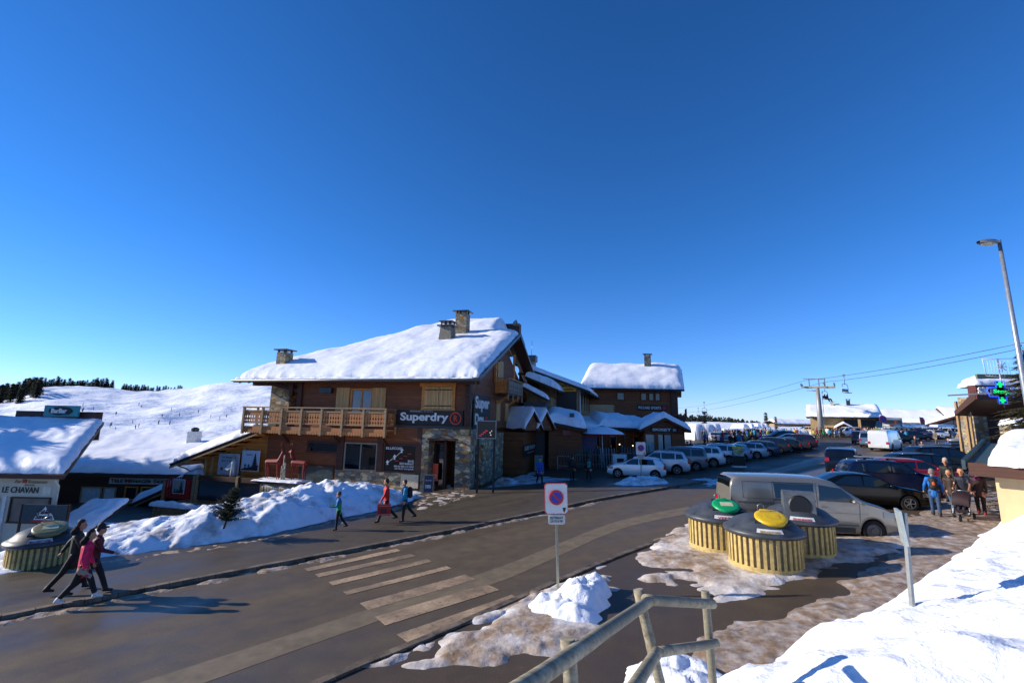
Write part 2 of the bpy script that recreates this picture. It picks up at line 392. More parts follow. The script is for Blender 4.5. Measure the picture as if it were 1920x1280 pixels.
# lighter worn lane strip and edge marking
t = NT('patched_lane'); v = t.co(); t.set(Base_Color=t.ramp(t.noise(v,2.4,6,.65),[(.3,hexc('5f533f')),(.7,hexc('7c6d54'))]), Roughness=.62, Normal=t.bump(t.noise(v,50,3),.3,.006))
LA = [G(*p) for p in [(200,1300),(690,1143),(940,1062),(1150,980),(1290,950)]]
LB = [G(*p) for p in [(330,1300),(715,1163),(950,1086),(1165,992),(1310,960)]]
strip('lane_patch', [p.xy for p in LA], [p.xy for p in LB], .017, t.m, 8, 4)
mk_w = flat('b9b4a8', .6, 0, .3, 5)
strip('road_marking', [(19.0,28.6),(21.5,30.6),(27,36),(31.5,40.5)], [(19.1,28.45),(21.6,30.45),(27.1,35.85),(31.6,40.35)], .03, mk_w, 6, 1)
# ---------------------------------------------------------------- snow heightfields
def hfield(name, x0, x1, y0, y1, st, hf, mat, zf=g, kind='structure', lo=-.06, **k):
    nx = int((x1-x0)/st); ny = int((y1-y0)/st); idx = {}; m = MB(); m.smooth = True; vs = []; fs = []
    hh = [[hf(x0+i*st, y0+j*st) for j in range(ny+1)] for i in range(nx+1)]
    def vi(i,j):
        if (i,j) not in idx: idx[(i,j)] = len(vs); X = x0+i*st; Y = y0+j*st; vs.append((X,Y,zf(X,Y)+max(hh[i][j],lo*1.5)))
        return idx[(i,j)]
    for i in range(nx):
        for j in range(ny):
            if max(hh[i][j],hh[i+1][j],hh[i][j+1],hh[i+1][j+1]) > lo: fs.append((vi(i,j),vi(i+1,j),vi(i+1,j+1),vi(i,j+1)))
    m.add(vs, fs); return m.obj(name, mat, kind=kind, **k)
def lumps(x, y, s=1.0):
    return .5*noise.noise((x*.9,y*.9,s))+.30*noise.noise((x*2.3,y*2.3,s+3))+.30*(.5-abs(noise.noise((x*4.2,y*4.2,s+7))))+.13*(.4-abs(noise.noise((x*9,y*9,s))))
def bank_h(X, Y):
    d, s = line_sd(X,Y,FB)
    if d < -.7 or Y > 30.2 or X>-3.4: return -1
    i = min(int(s),len(FB)-2); A = FBA[i]+(FBA[i+1]-FBA[i])*(s-i)
    d += .22*noise.noise((X*1.1,Y*1.1,9))+.1*noise.noise((X*3.5,Y*3.5,2))
    if s >= len(FB)-1.001: d -= max(0,(Y-27.5))*.8
    if d < 0: return d*.8
    h = A*(1-math.exp(-d/.75)) * (1+.42*lumps(X,Y)*min(1,d*2))+.09*lumps(X*1.9,Y*1.9,5)*min(1,d*3)+.035*noise.noise((X*7,Y*7,1))
    return h - 4.2*sst((d-2.6)/4)*1.0
hfield('roadside_snowbank', -19, -3.6, 13, 31, .085, bank_h, M_BANK)
def fs_h(X, Y):
    d, s = line_sd(X,Y,FS); d = -d-.45
    if d < -.8: return -1
    d += .25*noise.noise((X*.8,Y*.8,4))+.10*noise.noise((X*3.1,Y*3.1,2))
    if d < 0: return d*.5
    h = 2.35*(1-math.exp(-d/3.6))+.10*(1-math.exp(-d*6))
    return h+min(1,d*1.5)*(.24*noise.noise((X*.5,Y*.5,1))+.15*noise.noise((X*1.3,Y*1.3,5))+.085*(abs(noise.noise((X*2.6+.6*Y,Y*2.6,5))))+.04*noise.noise((X*7,Y*7,3))) if math.hypot(X,Y) > 1.2 else h*.8
hfield('foreground_snow_slope', .3, 24, 1.5, 21.5, .085, fs_h, M_BANKC)
def hit(x, y, hf):
    a, b = ray(x,y); t = 2.0
    while t < 60:
        if H+b*t < g(a*t)+max(0,hf(a*t,t)): break
        t += .02
    return Vector((a*t,t,H+b*t))
def patch(name, px, T, edge, amp, mat, seed, st=.07, hole=0, world=0, **k):
    P = [p if world else G(*p)[:2] for p in px]
    x0 = min(p[0] for p in P)-.3; x1 = max(p[0] for p in P)+.3; y0 = min(p[1] for p in P)-.3; y1 = max(p[1] for p in P)+.3
    def hf(X,Y):
        d = poly_sd(X,Y,P)
        if d < -.35: return -1
        d += .30*noise.noise((X*1.3,Y*1.3,seed))+.12*noise.noise((X*4,Y*4,seed+1))-hole*max(0,noise.noise((X*.9,Y*1.7,seed+5)))
        return T*min(1,max(-1,d/edge))+amp*(noise.noise((X*2.2,Y*2.2,seed))+.5*noise.noise((X*7,Y*7,seed)))*min(1,max(0,d/edge)) + .012
    return hfield(name, x0, x1, y0, y1, st, hf, mat, lo=-.03, **k)
patch('slush_patch', [(1180,1098),(1200,1080),(1290,1068),(1215,1058),(1195,1045),(1240,1010),(1300,972),(1400,968),(1580,1003),(1720,998),(1745,1020),(1620,1050),(1560,1062),(1520,1082),(1440,1108),(1340,1130),(1318,1098),(1270,1092)], .09, .35, .035, M_SLUSH, 3, .06, .5)
patch('slush_patch', [(790,1262),(770,1244),(860,1190),(980,1132),(1040,1092),(1145,1080),(1150,1100),(1100,1150),(1135,1178),(1060,1225),(930,1240)], .08, .3, .03, M_SLUSH, 8, .05, .5)
patch('slush_patch', [(1235,1285),(1290,1240),(1330,1175),(1390,1165),(1470,1160),(1560,1120),(1700,1020),(1790,965),(1868,930),(1890,985),(1740,1120),(1540,1225),(1400,1290)], .06, .35, .03, snowmat('brown_slush',1.3,.6,1.0,'d8cdc2','5f4834',9), 21, .06, .35)
patch('slush_patch', [(1540,1022),(1600,1000),(1700,975),(1790,930),(1840,905),(1872,925),(1850,960),(1740,1010),(1620,1045)], .035, .3, .02, snowmat('thin_slush',1.4,.4,1.4,'c8bcb0','5f4a38',9), 33, .09, .9)
patch('slush_patch', [(770,950),(800,925),(870,922),(905,930),(860,945),(800,962),(770,962)], .10, .3, .04, M_SLUSH, 41, .08)
def strips(name, pl, wd, T, mat, seed, hole=.6):
    pts = [Vector((*p,0)) for p in pl]
    for i in range(len(pts)-1):
        a, b = pts[i], pts[i+1]; t_ = (b-a).normalized(); nn = Vector((-t_.y,t_.x,0))*wd
        patch(name, [(a-nn).xy,(b-nn).xy,(b+nn).xy,(a+nn).xy], T, .15, .03, mat, seed+i, .055, hole, world=1)
strips('gutter_slush', offs(KL[2:6],-.2), .16, .035, snowmat('gutter_grit',1.4,.7,1.4,'cfc2b2','5f4c38',14), 60, 1.0)
strips('gutter_slush', offs(KR[2:5],-.3), .14, .05, M_SLUSH, 90, .9)
strips('sandy_slush', [(p[0]+.36,p[1]-.34) for p in FB[2:9]], .42, .10, snowmat('sandy_slush',1.3,.6,1.4,'d0bc9c','8a6c46',10), 150, .0)
t_th = snowmat('trodden_snow', .55, .4, 1.2, 'c9cedb')
for k_, P_ in enumerate([[(960,905),(1010,893),(1090,900),(1060,915),(990,918)],[(1000,922),(1070,915),(1150,918),(1090,930)],[(1120,908),(1250,905),(1330,896),(1350,902),(1230,918),(1140,920)],[(885,925),(940,905),(1000,885),(985,905),(910,935)],[(1310,905),(1400,890),(1440,885),(1400,900),(1330,912)],[(960,945),(1030,935),(1090,932),(1060,945),(985,958)]]):
    patch('trodden_snow_patch', P_, .02, .5, .025, t_th, 120+k_*3, .14, 1.3)
def pile(px, r, h, seed, name='snow_pile', mat=None, label=None, sq=1.0):
    c = G(*px)
    def hf(X,Y):
        d = math.hypot((X-c.x)*sq,Y-c.y)/r + .25*noise.noise((X*1.6,Y*1.6,seed))
        if d > 1.1: return -1
        d = max(0,d)
        return h*max(-.2,1-d**2.4)*(1+.75*lumps(X*1.8,Y*1.8,seed))*.85+.10*lumps(X*3,Y*3,seed)-.01 if d < 1.02 else -1
    m = hfield(name, c.x-r*1.3/sq, c.x+r*1.3/sq, c.y-r*1.3, c.y+r*1.3, .05, hf, mat or M_BANKC)
    return m
pile((1088,1132), .72, .60, 3); pile((1110,1112), .5, .45, 44); pile((1045,1140), .75, .34, 12, mat=M_BANK); pile((1070,1155), .6, .3, 52, mat=M_BANK)
pile((1203,908), 1.3, .5, 5, mat=M_BANK, sq=.7)
pile((1275,1290), .9, .38, 15); pile((1660,813), 2.2, .5, 25, sq=.6)
pile((948,905), .9, .35, 35, mat=t_th)
# ---------------------------------------------------------------- snowfield and ski hill (real terrain out to the skyline)
CREST = [(-1.9,34)]+[(ray(x,y)[0], W(x,y,475).z) for x, y in [(-60,748),(0,747),(60,733),(80,728),(200,728),(235,737),(340,736),(400,724),(500,724),(570,728),(700,735),(900,752),(1000,770),(1100,784)]]+[(.3,5.4),(.6,5.2),(1.0,6.5),(1.9,7)]
def snow_z(u, Y):
    X = u*Y
    zc = sum(lin(u+o, [c[0] for c in CREST], [c[1] for c in CREST]) for o in (-.03,-.015,0,.015,.03))/5; near = -1.75-2.9*sst((-.3-u)/.2)*sst((Y-27)/8)
    if u > -.12:
        k = sst((u+.12)/.3)
        nr = g(X)-.45+1.15*sst((Y-(88 if u<.75 else 112))/8)
        near = near*(1-k)+nr*k
    q = sst((Y-75)/400.0)
    if Y > 475: q = 1-.25*sst((Y-475)/200)
    z = near+(zc-near)*(q**.85 if u<.2 else q)
    if Y > 60:
        am = min(1,(Y-60)/120)
        z += am*(2.2*noise.noise((X*.012,Y*.012,1))+3.0*noise.noise((X*.03,Y*.025,3))+1.8*noise.noise((X*.08+.03*Y,Y*.05,5))+.35*noise.noise((X*.2,Y*.12,5)))*(1 if u<.1 else .25)
    if u < -.1 and Y < 70: z += .25*noise.noise((X*.15,Y*.15,2))
    return z
US = [-1.9+i*.0125 for i in range(0,290)]; YS = [22+i*2.5 for i in range(24)]+[82*1.024**i for i in range(0,90)]
m = MB(); m.smooth = True
m.grid(lambda a,b: (US[round(a*(len(US)-1))]*YS[round(b*(len(YS)-1))], YS[round(b*(len(YS)-1))], snow_z(US[round(a*(len(US)-1))], YS[round(b*(len(YS)-1))])), len(US)-1, len(YS)-1, False)
m.obj('snowfield', M_SLOPE, kind='structure')
# ================================================================== buildings
def roof_snow(name, parent, zf, x0, x1, y0, y1, T, nx, ny, seed, mat=None, rag=.12, edge=.7, nz=1.0, label=None):
    """closed snow blanket lying on the roof surface zf(x,y), rounded and ragged at its rim"""
    def P(u, v):
        x = x0+(x1-x0)*u; y = y0+(y1-y0)*v
        k = 4*v*(1-v)
        ex = rag*noise.noise((y*1.1,seed,0))+rag*.5*noise.noise((y*4,seed,3)); ey = rag*noise.noise((x*1.1,seed,5))+rag*.5*noise.noise((x*3.7,seed,8))
        x += ex*(1-2*u)*(abs(1-2*u)>.8); y += ey*(1-2*v)*(abs(1-2*v)>.8)
        return x, y
    def top(u, v):
        # more samples near the rims
        u2 = .5-.5*math.cos(math.pi*u); v2 = .5-.5*math.cos(math.pi*v)
        u2 = .6*u2+.4*u; v2 = .6*v2+.4*v
        x, y = P(u2, v2); d = min((x1-x0)*min(u2,1-u2), (y1-y0)*min(v2,1-v2))
        e = math.sqrt(max(0,1-(1-min(1,d/edge))**2))
        h = T*e*(1+nz*(.28*noise.noise((x*.28,y*.28,seed))+.15*noise.noise((x*.7,y*.6,seed+4))))+nz*e*.04*noise.noise((x*2.4,y*2.4,seed))
        return (x, y, zf(x,y)+.03+h)
    def bot(u, v):
        u2 = .6*(.5-.5*math.cos(math.pi*u))+.4*u; v2 = .6*(.5-.5*math.cos(math.pi*v))+.4*v
        x, y = P(u2,v2); return (x,y,zf(x,y)+.015)
    m = MB(); m.smooth = True; m.grid(top, nx, ny, False); m.smooth = False
    n0 = (nx+1)*(ny+1); m.grid(bot, nx, ny, True)
    q = lambda i,j: i*(ny+1)+j
    rim = [q(i,0) for i in range(nx)]+[q(nx,j) for j in range(ny)]+[q(i,ny) for i in range(nx,0,-1)]+[q(0,j) for j in range(ny,0,-1)]
    for a, b in zip(rim, rim[1:]+rim[:1]): m.f.append((a,a+n0,b+n0,b)); m.m.append(0); m.sm.append(False)
    return m.obj(name, mat or M_ROOF, parent, label=label)
_fd = {}
def lettering(s, x0, x1, z0, z1, y, mat, parent, bold=.0, name='lettering', face='front', ext=.02, keep=False, shear=0):
    cu = bpy.data.curves.new('tmp','FONT'); cu.body = s; cu.offset = bold; cu.extrude = ext/2; cu.resolution_u = 3; cu.shear = shear
    ob = bpy.data.objects.new('tmp', cu); COL.objects.link(ob); bpy.context.view_layer.update()
    me = bpy.data.meshes.new_from_object(ob.evaluated_get(bpy.context.evaluated_depsgraph_get())); bpy.data.objects.remove(ob); bpy.data.curves.remove(cu)
    vs = [v.co for v in me.vertices]
    if not vs: return None
    a0 = min(v.x for v in vs); a1 = max(v.x for v in vs); b0 = min(v.y for v in vs); b1 = max(v.y for v in vs)
    for v in me.vertices:
        X = x0+(x1-x0)*(v.co.x-a0)/(a1-a0); Z = z0+(z1-z0)*(v.co.y-b0)/(b1-b0); d = v.co.z
        v.co = (X, y-d, Z) if face=='front' else ((y+d, X, Z) if face=='right' else (y-d, -X, Z))
    me.materials.clear(); me.materials.append(mat); me.name = name; return mk(name, me, parent)
def pane_window(parent, x0, x1, z0, z1, y, frame=None, fw=.08, bars=1, name='window', glassm=None, hb=0, label=None):
    fm = frame or M_BROWN; m = MB()
    m.box(x0-fw,x1+fw,y-.06,y+.10,z1,z1+fw); m.box(x0-fw,x1+fw,y-.08,y+.10,z0-fw,z0)
    m.box(x0-fw,x0,y-.05,y+.10,z0,z1); m.box(x1,x1+fw,y-.05,y+.10,z0,z1)
    for k in range(bars): xx = x0+(x1-x0)*(k+1)/(bars+1); m.box(xx-fw*.4,xx+fw*.4,y-.03,y+.06,z0,z1)
    for k in range(hb): zz = z0+(z1-z0)*(k+1)/(hb+1); m.box(x0,x1,y-.028,y+.055,zz-fw*.3,zz+fw*.3)
    f = m.obj(name, fm, parent, label=label); MB().box(x0,x1,y+.005,y+.03,z0,z1).obj('pane', glassm or M_GLASS, f); return f
def shutter(parent, x0, x1, z0, z1, y, zdir=1, label=None):
    m = MB(); m.box(x0,x1,y-.05,y,z0,z1)
    s = m.obj('shutter', M_PINE, parent, label=label)
    m = MB(); w_ = .05
    m.box(x0+.03,x1-.03,y-.075,y-.052,z1-.24,z1-.17); m.box(x0+.03,x1-.03,y-.075,y-.052,z0+.17,z0+.24)
    each(m,'hinge_strap' if zdir==0 else 'ledge_board', M_BLACK if zdir==0 else M_PINE, s)
    if zdir: 
        a = (x0+.08,y-.065,z1-.25) if zdir>0 else (x1-.08,y-.065,z1-.25); b = (x1-.08,y-.065,z0+.25) if zdir>0 else (x0+.08,y-.065,z0+.25)
        MB().beam(a,b,.03,.1).obj('brace', M_PINE, s)
# ------------------------------------------------------------------ main chalet
CH = thing('chalet', 'large dark timber chalet with snow laden roof, carved balcony and stone corner shop front', 'chalet', (-2.9,30.4,-.25), R(-14.5))
m = MB()
m.box(-15.2,-9.35,0,17.8,-5,3.7); m.box(-9.35,-2.95,.0,17.8,1.0,3.7)
m.box(-12.7,0,.02,17.8,3.95,7.0); m.box(-2.95,0,3.0,17.8,.0,3.95); m.box(-12.7,0,0,17.8,3.7,3.95)
m.prismx([(0,7.0),(17.8,7.0),(8.9,11.1)], -12.7, -.02)
m.obj('wall', M_DWOOD, CH)
m = MB(); m.box(-9.4,-3.0,-.06,.3,-1.2,1.0); m.obj('stone_plinth', M_STONE, CH)
m = MB()                              # portal: piers and lintel in rubble stone
m.box(-3.0,-2.5,-.08,3.0,-.3,3.95); m.box(-.62,.38,-.08,1.0,-.3,3.95); m.box(-2.5,-.62,-.08,.9,3.32,3.95)
m.box(-.1,.38,1.0,2.6,2.9,3.95); m.box(-.1,.38,2.6,3.6,-.3,3.95); m.box(.02,.36,3.6,8.0,-.3,3.6)
m.obj('stone_portal', M_STONE, CH)
MB().box(-2.6,-.5,-.14,.1,3.2,3.34).obj('door_lintel', M_BROWN, CH)
m = MB(); m.box(-2.42,-1.75,.9,1.0,.02,3.0); m.box(-1.75,-1.6,.8,1.02,0,3.1); m.box(-2.5,-2.42,.8,1.02,0,3.1); m.box(-1.6,-.62,1.8,1.95,0,3.3)
d = m.obj('shop_door', M_BROWN, CH); MB().box(-2.36,-1.82,.86,.895,.25,2.9).obj('pane', M_GLASS, d)
m = MB(); m.box(-2.42,-2.02,.5,.55,.55,1.65); b = m.obj('banner', flat('e4502a',.6), CH); 
MB().lathe([(.09,.01),(.12,.01),(.12,-.01),(.09,-.01),(.09,.01)],16,(-2.22,.48,.85),'y').obj('ring_mark', M_WHITE, b)
m = MB(); m.box(-5.2,.42,-.16,.1,3.98,4.10); m.box(-5.2,.42,-.30,-.16,4.08,4.12); m.obj('metal_flashing', M_DMETAL, CH)
# log ends and corner posts
m = MB()
for k in range(17): m.box(-.02,.30,-.30,.25,4.05+k*.18,4.19+k*.18)
m.box(-3.35,-3.02,-.10,.1,.0,3.95); m.box(-6.25,-5.82,-.12,.1,1.0,3.6); m.box(-9.35,-8.85,-.12,.1,1.0,3.7)
each(m,'corner_log', M_BROWN, CH)
# roof: timber deck + fascia, two ridges
def roofz(x, y):
    f = 7.12+.44*(y+1.3)
    back = 11.85-.44*(y-9.4)
    a = min(f, back)
    k = sst((x+15.5)/5)*sst((.2-x)/2.2)        # rear wing ridge, higher
    b = min(7.12+.44*(y+1.3), 14.15-.44*max(0,y-14.3)*1.0)*1.0
    b = min(b, 13.95)
    z = a*(1-k)+max(a,b)*k
    hip = 7.15+.66*(x+17.6)
    return min(z, hip)
m = MB()
for (xa, xb) in ((-17.5,1.25),):
    nx_, ny_ = 40, 46
    m.grid(lambda u,v: (xa+(xb-xa)*u, -1.3+21.4*v, roofz(xa+(xb-xa)*u, -1.3+21.4*v)), nx_, ny_)
    m.grid(lambda u,v: (xa+(xb-xa)*u, -1.3+21.4*v, roofz(xa+(xb-xa)*u, -1.3+21.4*v)-.16), nx_, ny_, True)
rf = m.obj('roof', M_BROWN, CH)
m = MB()
pr = [(-1.42,6.95),(9.4,11.72),(20.2,6.95),(20.2,7.20),(9.4,11.97),(-1.42,7.20)]
m.prismx(pr, 1.255, 1.33); m.obj('verge_flashing', M_DMETAL, rf)
m = MB(); m.prismx([(13.2,13.55),(14.3,14.05),(18.3,12.2),(18.3,12.45),(14.3,14.32),(13.2,13.85)], -.35,-.27); m.obj('verge_flashing', M_DMETAL, rf)
m = MB(); m.tube([(-17.6,-1.42,7.03),(1.3,-1.42,7.03)], .075, 8); m.tube([(1.05,-1.4,7.0),(.95,-.9,6.6),(.42,-.25,5.75),(.40,-.18,5.4),(.36,-.22,3.6)], .05, 8)
m.obj('gutter', flat('6f6a62',.45,.6), rf)
MB().box(-17.5,1.2,-1.38,-1.33,6.90,7.06).obj('eave_board', M_BROWN, rf)
m = MB()
for k in range(24): x = -17.1+k*.79; m.beam((x,-1.25,6.93),(x,.4,7.55),.1,.16)
for y in (-1.0,3.6,9.4,15,19.4): m.beam((-.2,y,roofz(0.6,y)-.34),(1.2,y,roofz(1.2,y)-.34),.2,.24)
each(m,'rafter', M_BROWN, rf)
roof_snow('roof_snow', rf, lambda x,y: roofz(x,y), -17.3, 1.15, -1.05, 20.0, .62, 110, 110, 5, edge=1.6, nz=.95)
m = MB(); m.smooth = True       # a thin row of snow left in the gutter
roof_snow('gutter_snow', rf, lambda x,y: 7.1, -17.3, .9, -1.46, -1.2, .12, 160, 4, 15, rag=.05, edge=.1, nz=2.5)
def chimney(parent, x, y, z0, z1, w_=1.0, d_=.9, mat=None, cap=True):
    c = MB().box(x-w_/2,x+w_/2,y-d_/2,y+d_/2,z0,z1).obj('chimney', mat or M_STONE2, parent)
    if cap:
        m = MB(); m.box(x-w_*.72,x+w_*.72,y-d_*.72,y+d_*.72,z1+.16,z1+.24)
        for sx in (-1,1):
            for sy in (-1,1): m.cbox((x+sx*w_*.38,y+sy*d_*.38,z1+.08),(.12,.12,.16))
        m.obj('chimney_cap', M_DMETAL, c)
    return c
chimney(rf, -3.75, 8.6, 11.2, 13.7, 1.0, .95)
chimney(rf, -1.0, 15.6, 12.5, 14.15, 1.6, .8, M_BROWN, False)
m = MB(); m.add([(-4.95,5.9,9.9),(-3.65,5.9,9.9),(-3.65,7.3,9.9),(-4.95,7.3,9.9),(-4.75,6.1,12.15),(-3.85,6.1,12.15),(-3.85,7.1,12.15),(-4.75,7.1,12.15)],[(0,1,5,4),(1,2,6,5),(2,3,7,6),(3,0,4,7),(4,5,6,7)])
wc = m.obj('chimney', wood('grey_chimney_boards','8d8576','4c463c','x',.14), rf, label='chimney clad in grey boards')
m = MB(); m.box(-5.0,-3.6,5.9,7.3,12.17,12.26); m.box(-4.9,-3.7,6.05,7.15,12.56,12.64)
for sx in (-4.7,-4.3,-3.9):
    for sy in (6.2,7.0): m.cbox((sx,sy,12.41),(.1,.1,.3))
m.obj('chimney_cap', M_DMETAL, wc)
chimney(rf, -15.0, .6, 7.0, 9.3, .8, .8)
# loggia at the left: stone pier, posts, braces, open behind
MB().box(-15.6,-13.95,.25,1.5,3.8,7.1).obj('stone_pier', M_STONE, CH)
m = MB(); m.box(-12.95,-12.62,-.15,.2,3.9,7.0); m.beam((-15.2,.1,6.85),(-12.7,.1,6.3),.16,.22); m.box(-13.75,-13.45,-.1,.2,6.0,7.0)
m.beam((-17.2,.2,6.9),(-12.7,.2,6.9),.2,.25); m.obj('loggia_beam', M_BROWN, CH)
MB().box(-15.2,-12.72,-.02,6,3.64,3.76).obj('loggia_floor', M_BROWN, CH)
# upper windows with shutters
pane_window(CH, -8.50,-7.02,4.6,6.42,.0, M_WOOD, .16, 1, glassm=glass('sky_glass','1c3a5c'))
shutter(CH,-9.78,-8.72,4.5,6.62,-.02,1); shutter(CH,-6.92,-5.9,4.5,6.62,-.02,-1)
m = MB(); m.box(-3.35,-.75,-.10,.02,7.02-.28,7.02-.06); m.box(-3.2,-2.98,-.07,.02,5.2,6.74); m.box(-1.0,-.8,-.07,.02,5.2,6.74); m.box(-3.25,-.75,-.09,.02,5.06,5.2)
m.obj('window_frame', M_WOOD, CH)
shutter(CH,-2.98,-2.0,5.22,6.7,-.03,0,'closed pine shutter with black hinges'); shutter(CH,-1.97,-1.0,5.22,6.7,-.03,0,'closed pine shutter with black hinges')
MB().box(-11.1,-10.1,-.25,0,6.25,6.6).obj('wall_heater', M_DMETAL, CH)
# ground floor windows
pane_window(CH,-11.7,-9.4,2.2,2.75,-.02,M_BROWN,.13,0)
pane_window(CH,-8.7,-6.35,1.1,2.78,-.02,flat('8a8678',.6),.09,1)
w4 = pane_window(CH,-5.7,-3.45,1.1,2.78,-.02,M_BROWN,.09,0)
pane_window(CH,-12.2,-9.6,.05,1.12,-.02,M_BROWN,.12,0,glassm=flat('4f5a58',.15))
MB().box(-4.35,-3.1,-.16,-.07,.10,.95).obj('meter_cabinet', flat('c9bda2',.7), CH)
for s_, a, b, c, d_ in (('ELLECOEL',-5.6,-4.35,2.5,2.66),('BAR',-3.95,-3.52,1.72,1.86),('RESTAURANT',-4.55,-3.52,1.54,1.68),('MIDI AU SOIR A LA CARTE',-4.95,-3.52,1.38,1.48),('OU PLAT DU JOUR',-4.9,-3.52,1.2,1.32)): lettering(s_,a,b,c,d_,-.04,M_WHITE,w4,.01)
m = MB()
for k, (x, z) in enumerate([(-5.45,1.62),(-4.95,1.98),(-4.45,2.42)]): m.prism([(x-.08,z-.12),(x+.08,z-.12),(x+.03,z),(x+.12,z+.05),(x,z+.2),(x-.12,z+.05),(x-.03,z)],-.05,-.03)
m.beam((-5.35,-.04,1.7),(-5.03,-.04,1.95),.02,.03); m.beam((-4.85,-.04,2.05),(-4.52,-.04,2.35),.02,.03); each(m,'window_sticker', M_WHITE, w4)
m = MB()
for k in range(4): m.box(-4.9+k*.3,-4.65+k*.3,-.05,-.03,1.75+.16*k,1.80+.16*k)
m.obj('window_sticker', flat('c22a3a'), w4)
# shop sign board
sg = MB().box(-4.98,-.18,-.14,.0,4.16,5.12).obj('sign_board', flat('1d0f0b',.5), CH)
lettering('Superdry',-4.62,-1.16,4.28,4.98,-.19,M_WHITE,sg,.028,ext=.04)
lettering('極度乾燥(しなさい)',-3.95,-2.3,4.99,5.12,-.17,flat('b9b9b4'),sg,.0)
def ring(parent, x, z, y, r0, r1, mat, face='front', name='ring_mark'):
    m = MB()
    n = 28; vs = []
    for yy in (0,.04):
        for r_ in (r0,r1):
            for k in range(n):
                a = 2*math.pi*k/n; c_, s_ = r_*math.cos(a), r_*math.sin(a)
                vs.append((x+c_, y-yy, z+s_) if face=='front' else (y+yy, x+c_, z+s_))
    fs = []
    for k in range(n):
        k2 = (k+1)%n; fs += [(2*n+k,2*n+k2,3*n+k2,3*n+k),(n+k,n+k2,3*n+k2,3*n+k),(k,k2,2*n+k2,2*n+k)]
    m.add(vs, fs); return m.obj(name, mat, parent)
MR = flat('e0401c',.5)
ring(sg,-.66,4.63,-.15,.33,.41,MR); lettering('R',-.80,-.5,4.43,4.84,-.17,MR,sg,.03)
# balcony across the front
bl = MB(); bl.box(-16.4,-5.0,-1.2,0,3.66,3.78); bl.box(-16.4,-5.0,-1.26,-1.2,3.45,3.84); BAL = bl.obj('balcony', M_CARV, CH)
m = MB()
nb = 7
xs_ = [-16.3+(11.2)*k/7 for k in range(8)]
for x in xs_: m.box(x-.07,x+.07,-1.38,-1.24,3.3,5.12)
m.box(-5.07,-4.93,-.12,0,3.5,5.12); m.box(-16.37,-16.23,-.12,0,3.5,5.12); each(m,'post', M_PLAIN, BAL)
m = MB(); m.box(-16.4,-5.0,-1.40,-1.18,5.12,5.20); m.box(-16.3,-5.1,-1.33,-1.26,4.86,4.96); m.box(-16.3,-5.1,-1.33,-1.26,4.02,4.10)
m.box(-5.08,-4.94,-1.18,0,5.10,5.17); m.box(-5.05,-4.97,-1.2,0,4.02,4.1); m.box(-16.38,-16.26,-1.18,0,5.10,5.17); each(m,'rail', M_PLAIN, BAL)
m = MB()
def baluster(m, x, y=-1.30, t=.03, side=False, z0=4.10, z1=4.86):
    p = [(-.085,0),(-.085,.08),(-.03,.18),(-.095,.30),(-.095,.38),(-.035,.52),(-.085,.68),(-.085,1)]
    o = [(x+a, z0+(z1-z0)*b) for a,b in p]+[(x-a, z0+(z1-z0)*b) for a,b in p[::-1]]
    if side: m.prismx([(q[0],q[1]) for q in o[::-1]], y, y+t)
    else: m.prism(o, y, y+t)
for k in range(7):
    for j in range(7): baluster(m, xs_[k]+.2+(11.2/7-.4)*j/6)
for j in range(5): baluster(m, -1.05+j*.22, -5.03, .03, True)
m.obj('carved_balustrade', M_CARV, BAL)
m = MB()
for k in range(57): x = -16.2+k*.197; m.prism([(x-.09,3.60),(x+.09,3.60),(x+.09,3.42),(x,3.34),(x-.09,3.42)], -1.31,-1.27)
m.obj('scalloped_valance', M_CARV, BAL)
m = MB()
for x in (-5.6,-9.2,-13.4): m.beam((x,-1.1,3.6),(x,-.05,2.75),.12,.16)
each(m,'bracket', M_BROWN, BAL)
# gable side: balcony, shutters, vertical sign
gb = MB().box(0,1.15,6.3,11.2,6.55,6.68).obj('balcony', M_BROWN, CH, label='small gable balcony with pale front panels')
m = MB()
for y in (6.35,8.0,9.6,11.15): m.box(1.05,1.17,y-.05,y+.05,6.1,7.8)
m.box(1.02,1.2,6.3,11.2,7.8,7.88); m.box(0,1.1,6.3,6.42,7.8,7.88); each(m,'rail', M_PLAIN, gb)
m = MB()
for j in range(16): baluster(m, 6.55+j*.3, 1.1, .03, True, 6.72, 7.7)
m.obj('carved_balustrade', flat('8f8c86',.7), gb)
m = MB()
for j in range(6): m.box(.06+j*.19,.22+j*.19,6.30,6.34,6.6,7.75)
m.obj('side_panel', M_WOOD, gb)
m = MB(); m.beam((.1,6.9,5.9),(1.05,6.9,6.5),.16); m.beam((.1,10.6,5.9),(1.05,10.6,6.5),.16); m.box(.05,.2,6.0,6.25,7.5,9.3); m.box(1.0,1.15,8.2,8.35,7.8,10.0); each(m,'timber_post', M_WOOD, gb)
m = MB(); m.box(.0,.08,7.0,8.6,7.5,9.4); each(m,'shutter', M_PINE, CH)
m = MB(); m.box(.0,.08,6.9,7.9,4.5,6.1); m.box(.0,.08,9.6,10.6,4.5,6.0); each(m,'shutter', M_PINE, CH)
vs_ = MB().box(.02,.12,1.1,4.9,3.9,6.3).obj('sign_board', flat('15100f',.5), CH)
lettering('Super',1.35,4.6,5.1,6.2,.14,M_WHITE,vs_,.03,face='right',ext=.04); lettering('Dry',1.35,3.3,4.0,5.0,.14,M_WHITE,vs_,.03,face='right',ext=.04)
ring(vs_,3.95,4.4,.13,.3,.4,MR,'right'); lettering('R',3.8,4.1,4.2,4.6,.14,MR,vs_,.02,face='right')
